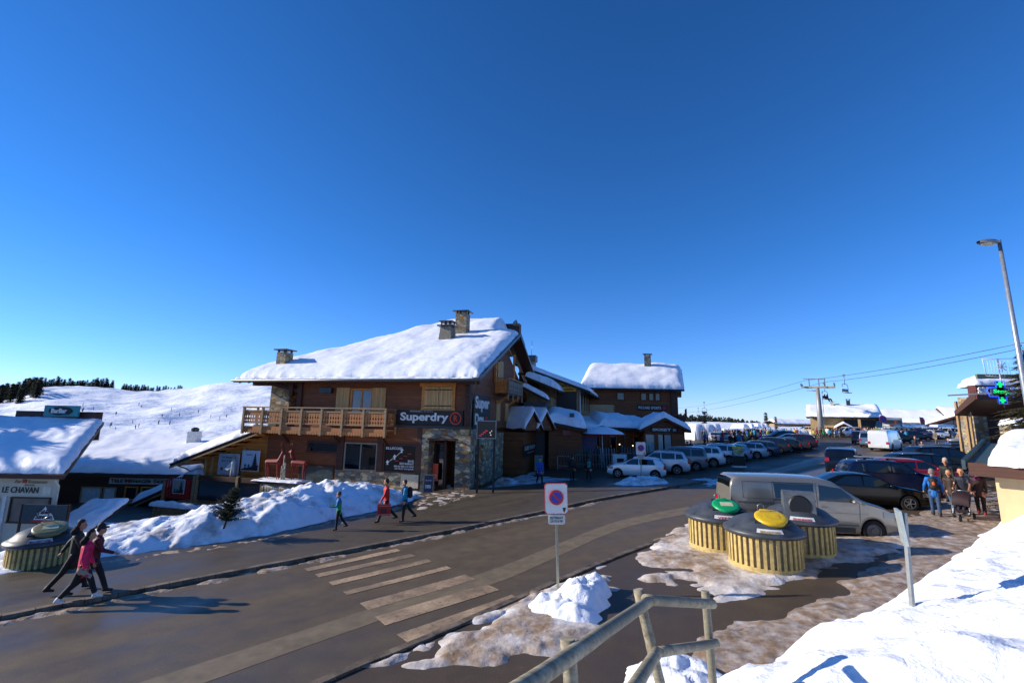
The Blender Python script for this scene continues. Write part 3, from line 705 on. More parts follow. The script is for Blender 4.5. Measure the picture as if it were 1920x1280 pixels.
# ------------------------------------------------------------------ twin gabled porch of the surf shop on the chalet's side
PO = thing('porch_kiosk', 'low shop porch with twin snow covered gables on the side of the chalet', 'shop', (-2.9,30.4,-.25), R(-14.5))
m = MB(); m.box(.05,1.9,8.6,14.2,.0,3.6); m.obj('wall', M_DWOOD, PO)
for k in range(2):
    gl = Vector((2.0+1.15*k,39.3+1.15*k,0)); lo = Matrix.Rotation(-R(-14.5),4,'Z')@(gl-Vector((-2.9,30.4,0)))
    Mx = Matrix.Translation((lo.x,lo.y,0))@Matrix.Rotation(R(-32),4,'Z')
    m = MB(); m.M = Mx; hw = 1.15; zt, ze = 5.35, 3.85
    m.prismx([(-hw,ze-.1),(0,zt-.1),(hw,ze-.1),(hw,ze+.05),(0,zt+.05),(-hw,ze+.05)], -3.2, 0); r_ = m.obj('roof', M_BROWN, PO)
    m = MB(); m.M = Mx; m.prismx([(-hw+.15,ze-.1),(0,zt-.2),(hw-.15,ze-.1)], -.3, -.2); m.obj('gable_board', M_DWOOD, r_)
    q_ = roof_snow('roof_snow', r_, lambda x,y: 3.9+1.5*(1-abs(y)/1.15), -3.15,.06,-hw-.02,hw+.02,.34,24,36,20+k,edge=.35,nz=.5)
    q_.data.transform(Mx)
s = MB().box(1.95,2.03,8.2,12.9,1.65,2.6).obj('sign_board', flat('17120f',.6), PO)
lettering('SURF SHOP',8.4,12.6,2.15,2.5,2.05,flat('b8b4aa'),s,.02,face='right')
lettering('PICCARD SPORTS',9.6,12.2,1.85,1.98,2.05,flat('8d8a84'),s,.0,face='right')
m = MB(); m.box(2.04,2.06,12.3,12.8,1.7,2.05); m.obj('logo_mark', flat('a01828'), s)
# digital display board on two posts
DD = thing('display_board', 'black electronic display panel on two posts beside the stone corner', 'display board', tuple(GX(909,28.6)), R(-2))
m = MB(); m.box(-.55,-.43,0,.12,0,3.9); m.box(.43,.55,0,.12,0,3.9); each(m,'post', M_BLACK, DD)
z0 = W(909,822,28.6).z-GX(909,28.6).z; z1 = W(909,788,28.6).z-GX(909,28.6).z
fr = MB().box(-.6,.6,-.12,.1,z0,z1).obj('frame', M_METAL, DD)
MB().box(-.55,.55,-.13,-.122,z0+.05,z1-.05).obj('screen', flat('0a0a12',.2), DD)
m = MB()
for k in range(4): m.box(-.45+k*.12,-.28+k*.12,-.135,-.131,z0+.15+k*.1,z0+.2+k*.1)
m.obj('led_pattern', emis('a01040',.8), DD); 
m = MB(); m.box(.24,.3,-.135,-.131,z0+.2,z0+.26); m.box(.2,.26,-.135,-.131,z0+.34,z0+.4); m.box(.3,.34,-.135,-.131,z0+.44,z0+.5); m.obj('led_pattern', emis('c0c0b0',.8), DD)
# ------------------------------------------------------------------ pine annex at the left of the chalet
AO = (-2.9,30.4,-.25)
AN = thing('timber_cabin', 'orange pine cabin with sloping snowy roof and posters, left of the chalet', 'cabin', AO, R(-14.5))
m = MB(); m.prism([(-21.0,-2.0),(-15.23,-2.0),(-15.23,3.35),(-21.0,1.25)],.45,7.5); m.obj('wall', M_WOOD, AN)
m = MB(); m.prism([(-25.2,-3.2),(-21.03,-3.2),(-21.03,-.05),(-25.2,-1.85)],.5,8); m.obj('wall', M_BROWN, AN)
def slope_roof(parent, x0, z0, x1, z1, ya, yb, T, seed, snow=(0,0), nm='roof'):
    m = MB(); m.prism([(x0,z0-.16),(x1,z1-.16),(x1,z1),(x0,z0)],ya,yb); r_ = m.obj(nm, M_BROWN, parent)
    sl = (z1-z0)/(x1-x0)
    m = MB(); m.prism([(x0-.02,z0-.30),(x1,z1-.30),(x1,z1-.18),(x0-.02,z0-.18)],ya-.03,ya+.02); m.obj('verge_board', M_PLAIN, r_)
    m = MB(); m.prism([(x0-.04,z0-.02),(x1,z1-.02),(x1,z1+.05),(x0-.04,z0+.05)],ya-.05,ya+.06); m.obj('verge_flashing', M_DMETAL, r_)
    roof_snow('roof_snow', r_, lambda x,y: z0+sl*(x-x0), x0+.05+snow[0], x1-snow[1], ya+.08, yb-.05, T, 40, 40, seed, edge=.7)
    return r_
r1 = slope_roof(AN,-22.9,.85,-15.0,3.66,-.85,8,.75,31,(0,.9))
r2 = slope_roof(AN,-26.6,-2.35,-20.9,.05,-.6,8.5,.7,33)
m = MB()
for k in range(7): x = -21.6+k*1.0; z = .85+.356*(x+22.9)-.18; m.beam((x,-.8,z-.1),(x,.5,z-.1),.13,.16)
each(m,'rafter_tail', M_WOOD, AN)
m = MB()
for x in (-20.9,-20.3,-18.6,-15.4,-17.45): m.box(x-.1,x+.1,.3,.44,-1.3,1.2+.3*(x+21)); 
each(m,'post', M_PINE, AN)
MB().tube([(-22.7,-.4,.75),(-22.0,-.3,.55),(-21.0,.2,-.1),(-20.9,.3,-.9)],.05,6).obj('downpipe', M_METAL, AN)
# deck in front of the cabin
DK = thing('deck', 'log railed terrace with dark glass screens and hanging icicle lights in front of the cabin', 'terrace', AO, R(-14.5))
m = MB(); m.box(-21.2,-9.2,-1.8,-.2,-1.7,-1.55); m.obj('floor', M_PLAIN, DK)
MB().box(-20.6,-13.9,-1.66,-1.48,.02,.34).obj('log_rail', M_BROWN, DK)
m = MB()
for x in (-19.3,-15.9,-13.85,-11.9,-10.4): m.box(x-.09,x+.09,-1.7,-1.5,-1.6,.4 if x<-13.9 else .05)
each(m,'post', M_PLAIN, DK)
m = MB(); m.box(-19.2,-16.0,-1.6,-1.56,-1.3,.0); m.box(-15.8,-13.95,-1.6,-1.56,-1.3,.0)
each(m,'glass_screen', glass('smoked_glass','15110e',.12), DK)
m = MB(); m.box(-13.9,-9.3,-1.66,-1.5,-.02,.08)
m.obj('beam', M_PLAIN, DK)
m = MB(); rr = random.Random(3)
for k in range(60):
    x = -13.8+k*.055; l = rr.uniform(.15,.7); m.tube([(x,-1.7,-.02),(x+rr.uniform(-.03,.03),-1.7,-.02-l)],.012,4)
m.obj('icicle_lights', flat('d8d4cc',.3), DK, kind='stuff')
m = MB()
for k in range(10): x = -11.8+k*.17; m.box(x,x+.13,-1.62,-1.56,-1.2,.0)
m.obj('slat_screen', M_PLAIN, DK)
# shelf with sculptures
m = MB(); m.box(-14.5,-11.0,-1.75,-.2,.16,.22); sh = m.obj('shelf', M_BROWN, DK)
roof_snow('shelf_snow', sh, lambda x,y:.2, -14.6,-10.9,-1.85,-.3,.09,30,8,3,rag=.08,edge=.15)
# red slatted fence with poster; posters
FR_ = thing('red_fence', 'red slatted fence panel with a wintry poster beside the cabin terrace', 'fence', AO, R(-14.5))
m = MB()
for k in range(13): x = -22.1+k*.19; m.box(x,x+.10,-1.62,-1.56,-1.35,-.05+.03*k)
m.obj('slat_panel', flat('b3231f',.6), FR_)
m = MB(); m.box(-22.3,-22.14,-1.7,-1.5,-1.6,-.05); m.box(-19.66,-19.45,-1.7,-1.5,-1.6,.3); each(m,'post', M_PLAIN, FR_)
def poster(loc, x0, x1, z0, z1, y, label, bgc, art, words=(), red=False):
    t_ = thing('poster', label, 'poster', AO, R(-14.5))
    MB().box(x0,x1,y-.03,y,z0,z1).obj('frame', flat('cfd4da',.5), t_); p = MB().box(x0+.05,x1-.05,y-.045,y-.032,z0+.05,z1-.05).obj('sheet', flat(bgc,.6,0,.05), t_)
    m = MB(); w_ = x1-x0; h_ = z1-z0
    if art:
        m.add([(x0+.05,y-.06,z0+.05),(x1-.05,y-.06,z0+.05),(x1-.05,y-.06,z0+h_*.32),(x0+w_*.5,y-.06,z0+h_*.2),(x0+.05,y-.06,z0+h_*.1)],[(0,1,2,3,4)])
        for k in range(6): 
            zz = z0+h_*(.25+.1*k); ww = w_*(.2-.03*k); m.add([(x1-.08-w_*.18-ww,y-.061,zz),(x1-.08-w_*.18+ww,y-.061,zz),(x1-.08-w_*.18,y-.061,zz+h_*.14)],[(0,1,2)])
        for k in (.22,.42): m.box(x0+w_*k,x0+w_*(k+.05),y-.062,y-.05,z0+h_*.14,z0+h_*.34); m.box(x0+w_*(k-.04),x0+w_*(k+.1),y-.062,y-.05,z0+h_*.25,z0+h_*.28)
        m.obj('picture', flat('20262b'), p)
    if red: MB().ball((x0+w_*.2,y-.05,z0+h_*.28),(.12,.02,.13),10,6).obj('picture', flat('c8202a'), p)
    for s_, a, b, c, d_ in words: lettering(s_, x0+w_*a, x0+w_*b, z0+h_*c, z0+h_*d_, y-.05, flat('3c444c') if not red or c>.4 else flat('c8606a'), p, ext=.01)
    return t_
poster(0,-19.2,-17.35,.25,1.75,-.15,'pale poster with grey handwriting and a red berry on the cabin wall','aeb6c0',False,[('Les Amoureux',.15,.85,.78,.9),('dans la Savoie',.15,.85,.62,.74)],True)
poster(0,-17.15,-15.6,.6,2.05,-.15,'pale blue poster of deer and a fir silhouette on the cabin wall','b9c6d4',True,[('HIVER',.25,.6,.75,.83)])
poster(0,-21.35,-20.3,-1.0,.0,-1.68,'small grey poster of a fir silhouette hung on the red slatted fence','9a988c',True)
ag = thing('angel_figure', 'tall white angel figure hanging between the two pale posters', 'figurine', AO, R(-14.5))
m = MB(); m.smooth = True
m.lathe([(.02,0),(.16,0),(.17,.5),(.12,.95),(.16,1.15),(.05,1.35),(.0,1.36)],12,(-17.5,-.5,.05)); m.obj('gown', flat('c9ced2',.4,.2), ag)
MB().ball((-17.5,-.5,1.55),(.11,.11,.14)).obj('head', flat('b98a5a'), ag)
m = MB(); m.add([(-17.55,-.52,1.35),(-18.25,-.55,.72),(-17.95,-.55,.62),(-17.55,-.52,.85),(-17.55,-.49,1.35),(-18.25,-.50,.72),(-17.95,-.50,.62),(-17.55,-.49,.85)],[(3,2,1,0),(4,5,6,7),(0,1,5,4),(1,2,6,5),(2,3,7,6)]); m.obj('wing', M_WHITE, ag)
sf = thing('wooden_fence', 'low grey picket fence capped with snow below the cabin', 'fence', AO, R(-14.5))
m = MB()
for k in range(30): x = -21.2+k*.165; m.box(x,x+.12,-3.05,-3.0,-2.6,-1.62)
m.obj('picket_panel', M_PLAIN, sf); roof_snow('snow_cap', sf, lambda x,y:-1.62, -21.4,-16.1,-3.25,-2.85,.3,60,8,8,rag=.1,edge=.2,nz=2.5)
# ------------------------------------------------------------------ white restaurant, far left
def shear_house(name, label, cat, o, x0, x1, ze, zb, yd, zr, sh, wallm, T, seed, fasc=M_BROWN, over=.5, wsh=None):
    t_ = thing(name, label, cat, o, 0)
    rs = sh; ws_ = wsh or sh
    def P(x,y,z): return (x-ws_*y, y, z)
    m = MB()
    m.add([P(x0,0,zb),P(x1,0,zb),P(x1,yd,zb),P(x0,yd,zb),P(x0,0,ze),P(x1,0,ze),P(x1,yd,zr),P(x0,yd,zr)],[(0,3,2,1),(4,5,6,7),(0,1,5,4),(1,2,6,5),(2,3,7,6),(3,0,4,7)])
    m.obj('wall', wallm, t_)
    def P(x,y,z): return (x-sh*y, y, z)
    sl = (zr-ze)/yd; m = MB(); a = -over; b = yd+.2
    za, zb_ = ze+sl*a+.06, ze+sl*b+.06
    m.add([P(x0-.3,a,za),P(x1+.35,a,za),P(x1+.35,b,zb_),P(x0-.3,b,zb_),P(x0-.3,a,za+.2),P(x1+.35,a,za+.2),P(x1+.35,b,zb_+.2),P(x0-.3,b,zb_+.2)],[(0,3,2,1),(4,5,6,7),(0,1,5,4),(1,2,6,5),(2,3,7,6),(3,0,4,7)])
    rf = m.obj('roof', fasc, t_)
    s_ = roof_snow('roof_snow', rf, lambda x,y: za+.2+sl*(y-a), x0-.25, x1+.3, a+.05, b-.1, T, 70, 40, seed, edge=.6, nz=1.4)
    for v in s_.data.vertices: v.co.x -= sh*v.co.y
    return t_, rf
CV, cvr = shear_house('restaurant', 'low cream walled restaurant with broad snowy roof at the far left', 'restaurant', (-20.75,22.0,-1.7), -9.5, 0, 3.15, -.3, 6.0, 5.15, .66, M_CREAM, .42, 51, wsh=.96)
lettering('LE CHAVAN',-3.45+.95,-1.55+.7,2.35,2.62,-.02,flat('3b3a3c'),CV,.01)
lettering('Bar',-2.0,-1.68,2.78,2.93,-.02,flat('a7907c'),CV,.0,shear=.3); lettering('Restaurant',-1.4,-.5,2.78,2.93,-.02,flat('a7907c'),CV,.0,shear=.3); lettering('Savoie',-1.55,-1.05,2.66,2.76,-.02,flat('a7907c'),CV,.0,shear=.3)
m = MB(); m.box(-1.62,-1.46,-.05,-.01,2.79,2.95); m.obj('crest', flat('c83a30'), CV)
MB().box(-.62,-.25,-.035,-.01,2.28,2.66).obj('notice', flat('e2dfcf'), CV)
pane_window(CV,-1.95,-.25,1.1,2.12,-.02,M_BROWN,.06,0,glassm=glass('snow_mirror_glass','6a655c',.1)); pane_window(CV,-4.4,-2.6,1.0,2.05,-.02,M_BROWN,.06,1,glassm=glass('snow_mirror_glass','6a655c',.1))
MB().box(-2.35,-2.2,-.06,0,0,2.2).obj('pilaster', M_WHITE, CV)
MB().tube([(.30,-.5,3.0),(.12,-.1,2.7),(.10,-.08,.2)],.05,6).obj('downpipe', flat('d9d5c8'), CV)
m = MB(); m.box(-8.8,-3.95,5.85,6.15,5.1,6.05); m.box(-4.1,-3.9,5.7,6.2,4.4,6.05); m.obj('ridge_parapet', flat('3a1614'), CV)
bs = MB().box(-6.9,-4.85,5.6,5.7,5.75,6.4).obj('sign_board', flat('1f8f92',.5), CV)
m = MB(); m.smooth = True; m.ball((-5.9,5.58,6.08),(.72,.02,.26),20,8); m.obj('dark_oval', flat('15191c'), bs)
lettering('BarBar',-6.42,-5.5,5.95,6.22,5.55,M_WHITE,bs,.04); lettering('pub',-5.75,-5.45,5.82,5.92,5.55,flat('1f8f92'),bs,.02)
bn = thing('banner', 'slate blue banner with white mountain emblem on the restaurant terrace rail', 'banner', (-20.0,20.8,-1.2), 0)
b = MB().box(-1.0,1.0,0,.04,.82,1.58).obj('cloth', flat('33474f',.7), bn)
m = MB(); m.add([(-.42,-.01,.95),(.5,-.01,.95),(.35,-.01,1.2),(.12,-.01,1.35),(.02,-.01,1.52),(-.1,-.01,1.36),(-.3,-.01,1.22)],[(0,1,2,3,4,5,6)]); m.obj('emblem', M_WHITE, b)
lettering('Table',-.3,.25,1.2,1.38,-.02,flat('27343b'),b,.02); lettering('Savoie',-.33,.38,1.0,1.2,-.02,flat('27343b'),b,.02)
m = MB(); m.box(-.5,.6,-.03,-.01,.87,.96); m.obj('red_ribbon', flat('b3302c'), b)
m = MB(); m.box(-1.05,-.97,0,.06,0,1.6); m.box(.97,1.05,0,.06,0,1.6); each(m,'post', M_BROWN, bn)
TM, tmr = shear_house('repair_shop', 'timber fronted repair shop under a wide snow slope right of the white restaurant', 'shop', (-24.3,38.0,-4.47), -10.5, 2.2, 2.7, -.4, 10, 4.2, .62, M_BROWN, .5, 57)
m = MB(); tb = m.box(-5.3,-1.0,-.07,-.01,2.3,2.62).obj('sign_board', flat('cfcdc4',.6), TM)
for s_, a, b_, red in (('T',-5.2,-5.0,1),('ELE',-4.97,-4.5,0),('M',-4.4,-4.1,1),('ENAGER',-4.07,-2.9,0),('S',-2.8,-2.6,1),('ERVICE',-2.57,-1.15,0)): lettering(s_,a,b_,2.37,2.57 if red else 2.53,-.09,flat('c23a2c') if red else flat('3a3a3a'),tb,.025)
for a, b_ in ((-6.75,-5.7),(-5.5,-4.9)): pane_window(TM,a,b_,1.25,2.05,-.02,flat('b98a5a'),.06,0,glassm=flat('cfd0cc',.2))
pane_window(TM,-4.3,-3.7,1.5,2.1,-.02,M_WOOD,.06,0); pane_window(TM,-3.4,-1.8,1.4,2.1,-.02,M_WOOD,.06,1)
m = MB(); m.box(-4.4,-1.5,-.4,-.3,1.1,1.5); m.obj('balcony_rail', M_PLAIN, TM)
wc = MB().box(-4.75-.0,-4.15,5.0,5.6,3.6,5.05).obj('chimney', M_WHITE, tmr); MB().lathe([(.2,5.05),(.24,5.1),(.24,5.25),(.1,5.33),(0,5.33)],12,(-4.45,5.3,0)).obj('chimney_cap', M_DMETAL, wc)
MB().box(-5.6,-3.2,5.6,5.8,3.6,4.3).obj('ridge_flashing', M_DMETAL, tmr)
TM.scale = (1.41,)*3
sd_ = thing('shed', 'small dark lean-to shed with a tilted snow slab beside the restaurant', 'shed', (-21.0,22.6,-2.2), 0)
m = MB(); m.prism([(.1,0),(1.7,0),(1.7,1.1),(.1,1.1)],0,1.4); m.obj('wall', M_BROWN, sd_)
m = MB(); m.add([(-.1,-.6,.95),(1.8,-.6,.95),(1.9,1.6,2.1),(.0,1.6,2.1),(-.1,-.6,1.05),(1.8,-.6,1.05),(1.9,1.6,2.2),(.0,1.6,2.2)],[(0,3,2,1),(4,5,6,7),(0,1,5,4),(1,2,6,5),(2,3,7,6),(3,0,4,7)]); q_ = m.obj('roof', M_BROWN, sd_)
sn = roof_snow('roof_snow', q_, lambda x,y: 1.06+.523*(y+.6), -.1,1.8,-.55,1.6,.25,30,30,6,edge=.35,nz=2)
for v in sn.data.vertices: v.co.x += .05*(v.co.y+.6)
# ------------------------------------------------------------------ second row behind the chalet
def qhouse(name, label, cat, o, deg, walls, wm, roofs, group=None):
    """walls: list of boxes; roofs: (x0,x1,y0,y1,zf,T,seed)"""
    t_ = thing(name, label, cat, o, R(deg), group)
    for wb in walls: MB().box(*wb).obj('wall', wm, t_)
    for (x0,x1,y0,y1,zf,T,seed) in roofs:
        m = MB()
        m.grid(lambda u,v: (x0+(x1-x0)*u, y0+(y1-y0)*v, zf(x0+(x1-x0)*u, y0+(y1-y0)*v)), 16, 16)
        n0 = 17*17; m.grid(lambda u,v: (x0+(x1-x0)*u, y0+(y1-y0)*v, zf(x0+(x1-x0)*u, y0+(y1-y0)*v)-.22), 16, 16, True)
        q = lambda i,j: i*17+j
        rim = [q(i,0) for i in range(16)]+[q(16,j) for j in range(16)]+[q(i,16) for i in range(16,0,-1)]+[q(0,j) for j in range(16,0,-1)]
        for a, b in zip(rim, rim[1:]+rim[:1]): m.f.append((a,a+n0,b+n0,b)); m.m.append(0); m.sm.append(False)
        r_ = m.obj('roof', flat('241d19',.6), t_)
        if T: roof_snow('roof_snow', r_, zf, x0+.05, x1-.05, y0+.05, y1-.05, T, 44, 44, seed, edge=min(.9,T*1.3))
    return t_
HB = qhouse('lean_to_house', 'narrow grey boarded house with two stacked snowy roofs behind the chalet gable', 'house', (2.0,44.6,.1), -14.5, [(-.5,1.9,0,6,0,6.4)], M_VGREY,
   [(-.6,2.7,-.5,4.5,lambda x,y: 8.2-.40*x,.7,61),(-.6,1.9,-1.9,-.6,lambda x,y: 7.1-.5*x,.45,62)])
MB().box(-.4,1.6,-1.6,0,0,5.9).obj('wall', flat('4c4a4a'), HB); MB().tube([(1.7,-1.8,5.9),(1.75,-1.7,3.5)],.05,6).obj('downpipe', M_METAL, HB)
HC = qhouse('boarded_house', 'tall house of pale vertical boards with a yellow headed price board on its front', 'house', (3.7,47.6,.2), -14.5, [(-3,3.35,0,16,0,7.6)], M_VGREY,
   [(-3.4,4.5,-.9,16.5,lambda x,y: 10.0-.37*(x+3.4),.42,63)])
MB().prism([(-3,7.55),(3.3,7.55),(3.3,7.6),(-3,9.9)],.02,.3).obj('gable_wall', M_VGREY, HC)
sb = MB().box(1.05,3.05,-.12,-.02,3.95,8.0).obj('sign_board', flat('211c1c',.5), HC, label='tall black price board with yellow head')
MB().box(1.05,3.05,-.16,-.125,7.1,8.0).obj('yellow_header', flat('ffb41c',.5), sb); MB().box(1.05,3.05,-.16,-.125,3.95,4.3).obj('yellow_footer', flat('c9a013',.5), sb)
lettering('Chalet de la',1.2,2.9,7.55,7.85,-.18,M_BLACK,sb,.02); lettering('Raclette',1.35,2.75,7.2,7.45,-.18,M_BLACK,sb,.02)
MB().tube([(3.42,-.2,7.4),(3.42,-.2,.2)],.05,6).obj('downpipe', M_WHITE, HC)
for k, y in enumerate((1.5,4.5,7.5,10.5)):
    MB().box(3.34,3.4,y,y+1.1,5.3,7.0).obj('window', M_GLASS, HC); MB().box(3.34,3.42,y,y+1.2,1.8,4.6).obj('window', M_GLASS, HC)
chimney(HC, -2.4, 3.4, 9.2, 10.6, .9, .9, flat('8a8a86'), False); MB().box(-3.0,-1.8,2.8,4.0,10.6,11.3).obj('chimney_cap', M_DMETAL, HC)
MB().tube([(-2.4,3.4,11.3),(-2.35,3.4,13.0)],.03,5).obj('antenna', M_METAL, HC)
KI = qhouse('kiosk', 'low dark kiosk under a deep rounded snow cap between porch and arcade', 'kiosk', (3.45,41.6,.1), -5, [(0,2.9,.3,4,0,4.0)], M_DWOOD,
   [(-.25,3.3,-.5,3.6,lambda x,y: 4.25-.18*x+.22*y,.75,64)])
MB().cbox((2.0,-.35,4.75),(.42,.12,.35)).obj('flood_lamp', M_DMETAL, KI); MB().box(1.2,1.9,-.1,0,3.0,3.4).obj('notice', flat('8a5048'), KI)
HP = qhouse('sports_chalet', 'big brown log sports shop chalet with deep snow roof at the end of the row', 'chalet', (9.7,58,.8), 0, [(0,11.2,0,12,0,7.4)], M_DWOOD,
   [(-.9,12.1,-1.2,13.0,lambda x,y: 7.6+.46*min(y+1.2,13-y),.75,65)])
m = MB(); m.prismx([(0,7.3),(12,7.3),(6,10.3)],0,11.2); m.obj('wall', M_DWOOD, HP)
MB().box(-.05,3.4,-.06,.1,3.8,5.6).obj('render_panel', flat('c8ab84',.8), HP)
m = MB(); [m.cbox((3.35,-.07,3.9+.24*k),(.34 if k%2 else .22,.06,.2)) for k in range(8)]; each(m,'quoin', flat('7a4a2a'), HP)
MB().box(.9,2.2,-.1,0,3.5,4.0).obj('lintel', M_WOOD, HP)
ps = MB().box(6.2,9.9,-.12,-.02,5.0,5.7).obj('sign_board', flat('1a1215'), HP)
lettering('PICCARD SPORTS',6.3,9.1,5.17,5.5,-.14,M_WHITE,ps,.02); MB().box(9.3,9.75,-.14,-.125,5.13,5.55).obj('logo_mark', flat('b3243a'), ps)
for a, b_, c, d_ in ((6.7,7.3,6.3,7.1),(7.7,8.2,6.3,7.1),(8.5,9.0,6.3,7.1),(3.7,4.5,6.3,7.1),(6.5,7.2,2.6,3.8),(7.5,8.2,2.6,3.8),(8.5,9.3,2.6,3.8),(3.8,4.6,3.4,3.8)): pane_window(HP,a,b_,c,d_,-.02,M_BROWN,.08,0)
chimney(HP, 7.4, 5.0, 10.5, 12.6, .9, .8, M_STONE2)
m = MB(); m.box(11.2,12.3,-.6,4,4.2,4.4); m.box(12.2,12.3,-.6,4,4.4,5.3); m.prism([(11.2,2.2),(11.3,2.2),(12.25,4.2),(11.2,4.2)],-.5,-.3); m.obj('balcony', M_BROWN, HP)
MB().box(10.4,11.25,-.12,-.0,0,7.4).obj('corner_post', M_BROWN, HP)
def shear_all(o, k):
    for c in o.children:
        if c.type == 'MESH' and not c.get('_s'):
            for v in c.data.vertices: v.co.x += k*v.co.y
        shear_all(c, k)
shear_all(HP, .34)
# arcade of shops and gabled ski hire hut
AR = qhouse('shop_arcade', 'long low arcade of shops with wavy deep snow roof and small lit lamps', 'shops', (7.0,45.6,.3), 3, [(0,7.0,1.6,4.5,0,3.3)], M_DWOOD,
   [(-.3,2.3,-.6,4.6,lambda x,y: 3.45-.12*x+.18*y,.55,66),(1.6,5.4,-.2,4.8,lambda x,y: 3.6-.02*x+.2*y,.7,67),(4.9,7.2,-.1,4.8,lambda x,y: 3.45+.16*y,.6,68)])
m = MB()
for x in (.1,2.2,4.2,6.0): m.box(x-.08,x+.08,-.1,.06,0,3.4)
each(m,'post', M_BROWN, AR)
for x in (.9,1.5,3.2,5.6): pane_window(AR,x,x+.55,1.0,2.6,1.55,M_WOOD,.06,0)
m = MB(); m.smooth = True
for x, z in ((.35,3.0),(.55,3.0),(1.7,3.0),(1.9,3.05),(3.6,1.9),(4.9,1.8),(5.6,1.8),(.1,2.0)): m.ball((x,-.3,z),.06,8,5)
each(m,'lamp', emis('ffd8a0',2.5), AR)
SK = thing('ski_hire_hut', 'gabled timber ski hire hut with windows coloured like reflected snow and snow covered roof', 'shop', (14.6,44.4,.72), R(-6))
m = MB(); m.box(-1.9,-1.7,0,3.5,0,2.9); m.box(-.9,-.55,0,.3,0,2.9); m.box(.7,1.1,0,.3,0,2.9); m.box(-1.7,-.9,.02,.3,0,.75); m.box(1.1,1.9,0,.3,0,2.9); m.box(-1.9,1.9,3.4,3.6,0,2.9); m.box(1.7,1.9,.3,3.5,0,2.9); m.box(-1.9,1.9,0,.3,2.55,2.95); m.obj('wall', M_DWOOD, SK)
m = MB(); m.prism([(-1.95,2.95),(1.95,2.95),(0,3.95)],.0,.25); m.obj('gable_board', M_DWOOD, SK)
m = MB(); m.prism([(-2.35,2.72),(0,3.88),(2.35,2.72),(2.35,2.92),(0,4.1),(-2.35,2.92)],-.7,5); skr = m.obj('roof', M_BROWN, SK)
roof_snow('roof_snow', skr, lambda x,y: 4.1-.5*abs(x), -2.3,2.3,-.65,4.9,.55,40,40,71,edge=.5)
ks = MB().box(-1.3,1.3,-.08,-.01,2.75,3.2).obj('sign_board', flat('140f10'), SK); lettering('SKISET',-1.1,.65,2.85,3.1,-.1,M_WHITE,ks,.03); 
lettering('SK',.8,1.15,2.85,3.1,-.1,flat('c8c0c0'),ks,.04)
m = MB(); m.box(-1.7,-.9,.12,.16,.75,2.5); m.box(-.55,-.1,.12,.16,.5,2.5); each(m,'window', flat('b9bbb4',.15), SK)  # pale pane colour imitates the bright slope mirrored in the glass
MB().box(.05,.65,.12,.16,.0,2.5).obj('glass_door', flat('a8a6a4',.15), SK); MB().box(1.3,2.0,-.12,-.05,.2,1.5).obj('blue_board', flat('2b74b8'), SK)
# parasol, stands, sled clutter in the shade of the arcade
PA = thing('parasol', 'wide snow dusted parasol with red crown in front of the arcade', 'parasol', tuple(GX(1130,42)), 0)
MB().tube([(0,0,0),(0,0,3.6)],.04,8).obj('pole', M_WHITE, PA)
m = MB(); m.smooth = True; m.lathe([(2.0,2.75),(1.95,2.85),(1.0,3.2),(.3,3.5),(0,3.55)],8); m.obj('canopy', flat('8a1a24'), PA)
m = MB(); m.smooth = True; m.lathe([(1.98,2.86),(1.7,3.05),(1.0,3.3),(.5,3.45),(.3,3.48)],16); m.obj('snow_cap', M_ROOF, PA)
sc = thing('screen', 'pale violet printed wind screen hanging under the parasol', 'screen', tuple(GX(1103,43)), 0)
MB().box(-.8,.8,0,.04,1.2,2.7).obj('cloth', flat('6c6288',.8,0,.3,9), sc); m = MB(); m.box(-.82,-.78,0,.05,0,2.7); m.box(.78,.82,0,.05,0,2.7); each(m,'pole', M_METAL, sc)
def board(px, Y, w_, h_, label, col, name='a_frame_sign', z=0):
    t_ = thing(name, label, 'sign', tuple(GX(px,Y)), 0)
    m = MB(); m.add([(-w_/2,0,0),(w_/2,0,0),(w_/2,.18,h_),(-w_/2,.18,h_),(-w_/2,.04,0),(w_/2,.04,0),(w_/2,.22,h_),(-w_/2,.22,h_)],[(0,1,2,3),(7,6,5,4),(0,4,5,1),(1,5,6,2),(2,6,7,3),(3,7,4,0)]); m.obj('frame', M_PLAIN, t_)
    m = MB(); k = .88; m.add([(-w_/2*k,-.012+.02,h_*.1),(w_/2*k,-.012+.02,h_*.1),(w_/2*k,.15,h_*.95),(-w_/2*k,.15,h_*.95)],[(0,1,2,3)]); m.obj('panel', col, t_)
    m = MB(); m.beam((-w_/2,.45,0),(-w_/2,.2,h_),.04); m.beam((w_/2,.45,0),(w_/2,.2,h_),.04); each(m,'rear_leg', M_PLAIN, t_); return t_
ab = board(802,29.3,.6,1.15,'chalkboard on a wooden easel before the stone shop entrance',flat('26344e',.5))
lettering('menu',-.18,.15,.35,.55,.05,M_WHITE,ab,.02); lettering('du jour',-.2,.18,.75,.85,.1,M_WHITE,ab,.0)
board(1010,40.5,.7,1.3,'teal poster stand at the end of the porch',flat('3f7f86',.5),'poster_stand')
wb = thing('sandwich_cart', 'white box stand among the dark stalls behind the parked cars', 'stand', tuple(GX(1163,38.5)), 0)
m = MB(); m.box(-.55,.55,0,.6,.3,1.25); m.obj('body', M_WHITE, wb); MB().box(-.25,.3,-.02,-.005,.6,.95).obj('opening', M_BLACK, wb)
m = MB(); m.box(-.5,-.42,0,.5,0,.3); m.box(.42,.5,0,.5,0,.3); each(m,'leg', M_METAL, wb)
rr = random.Random(12)
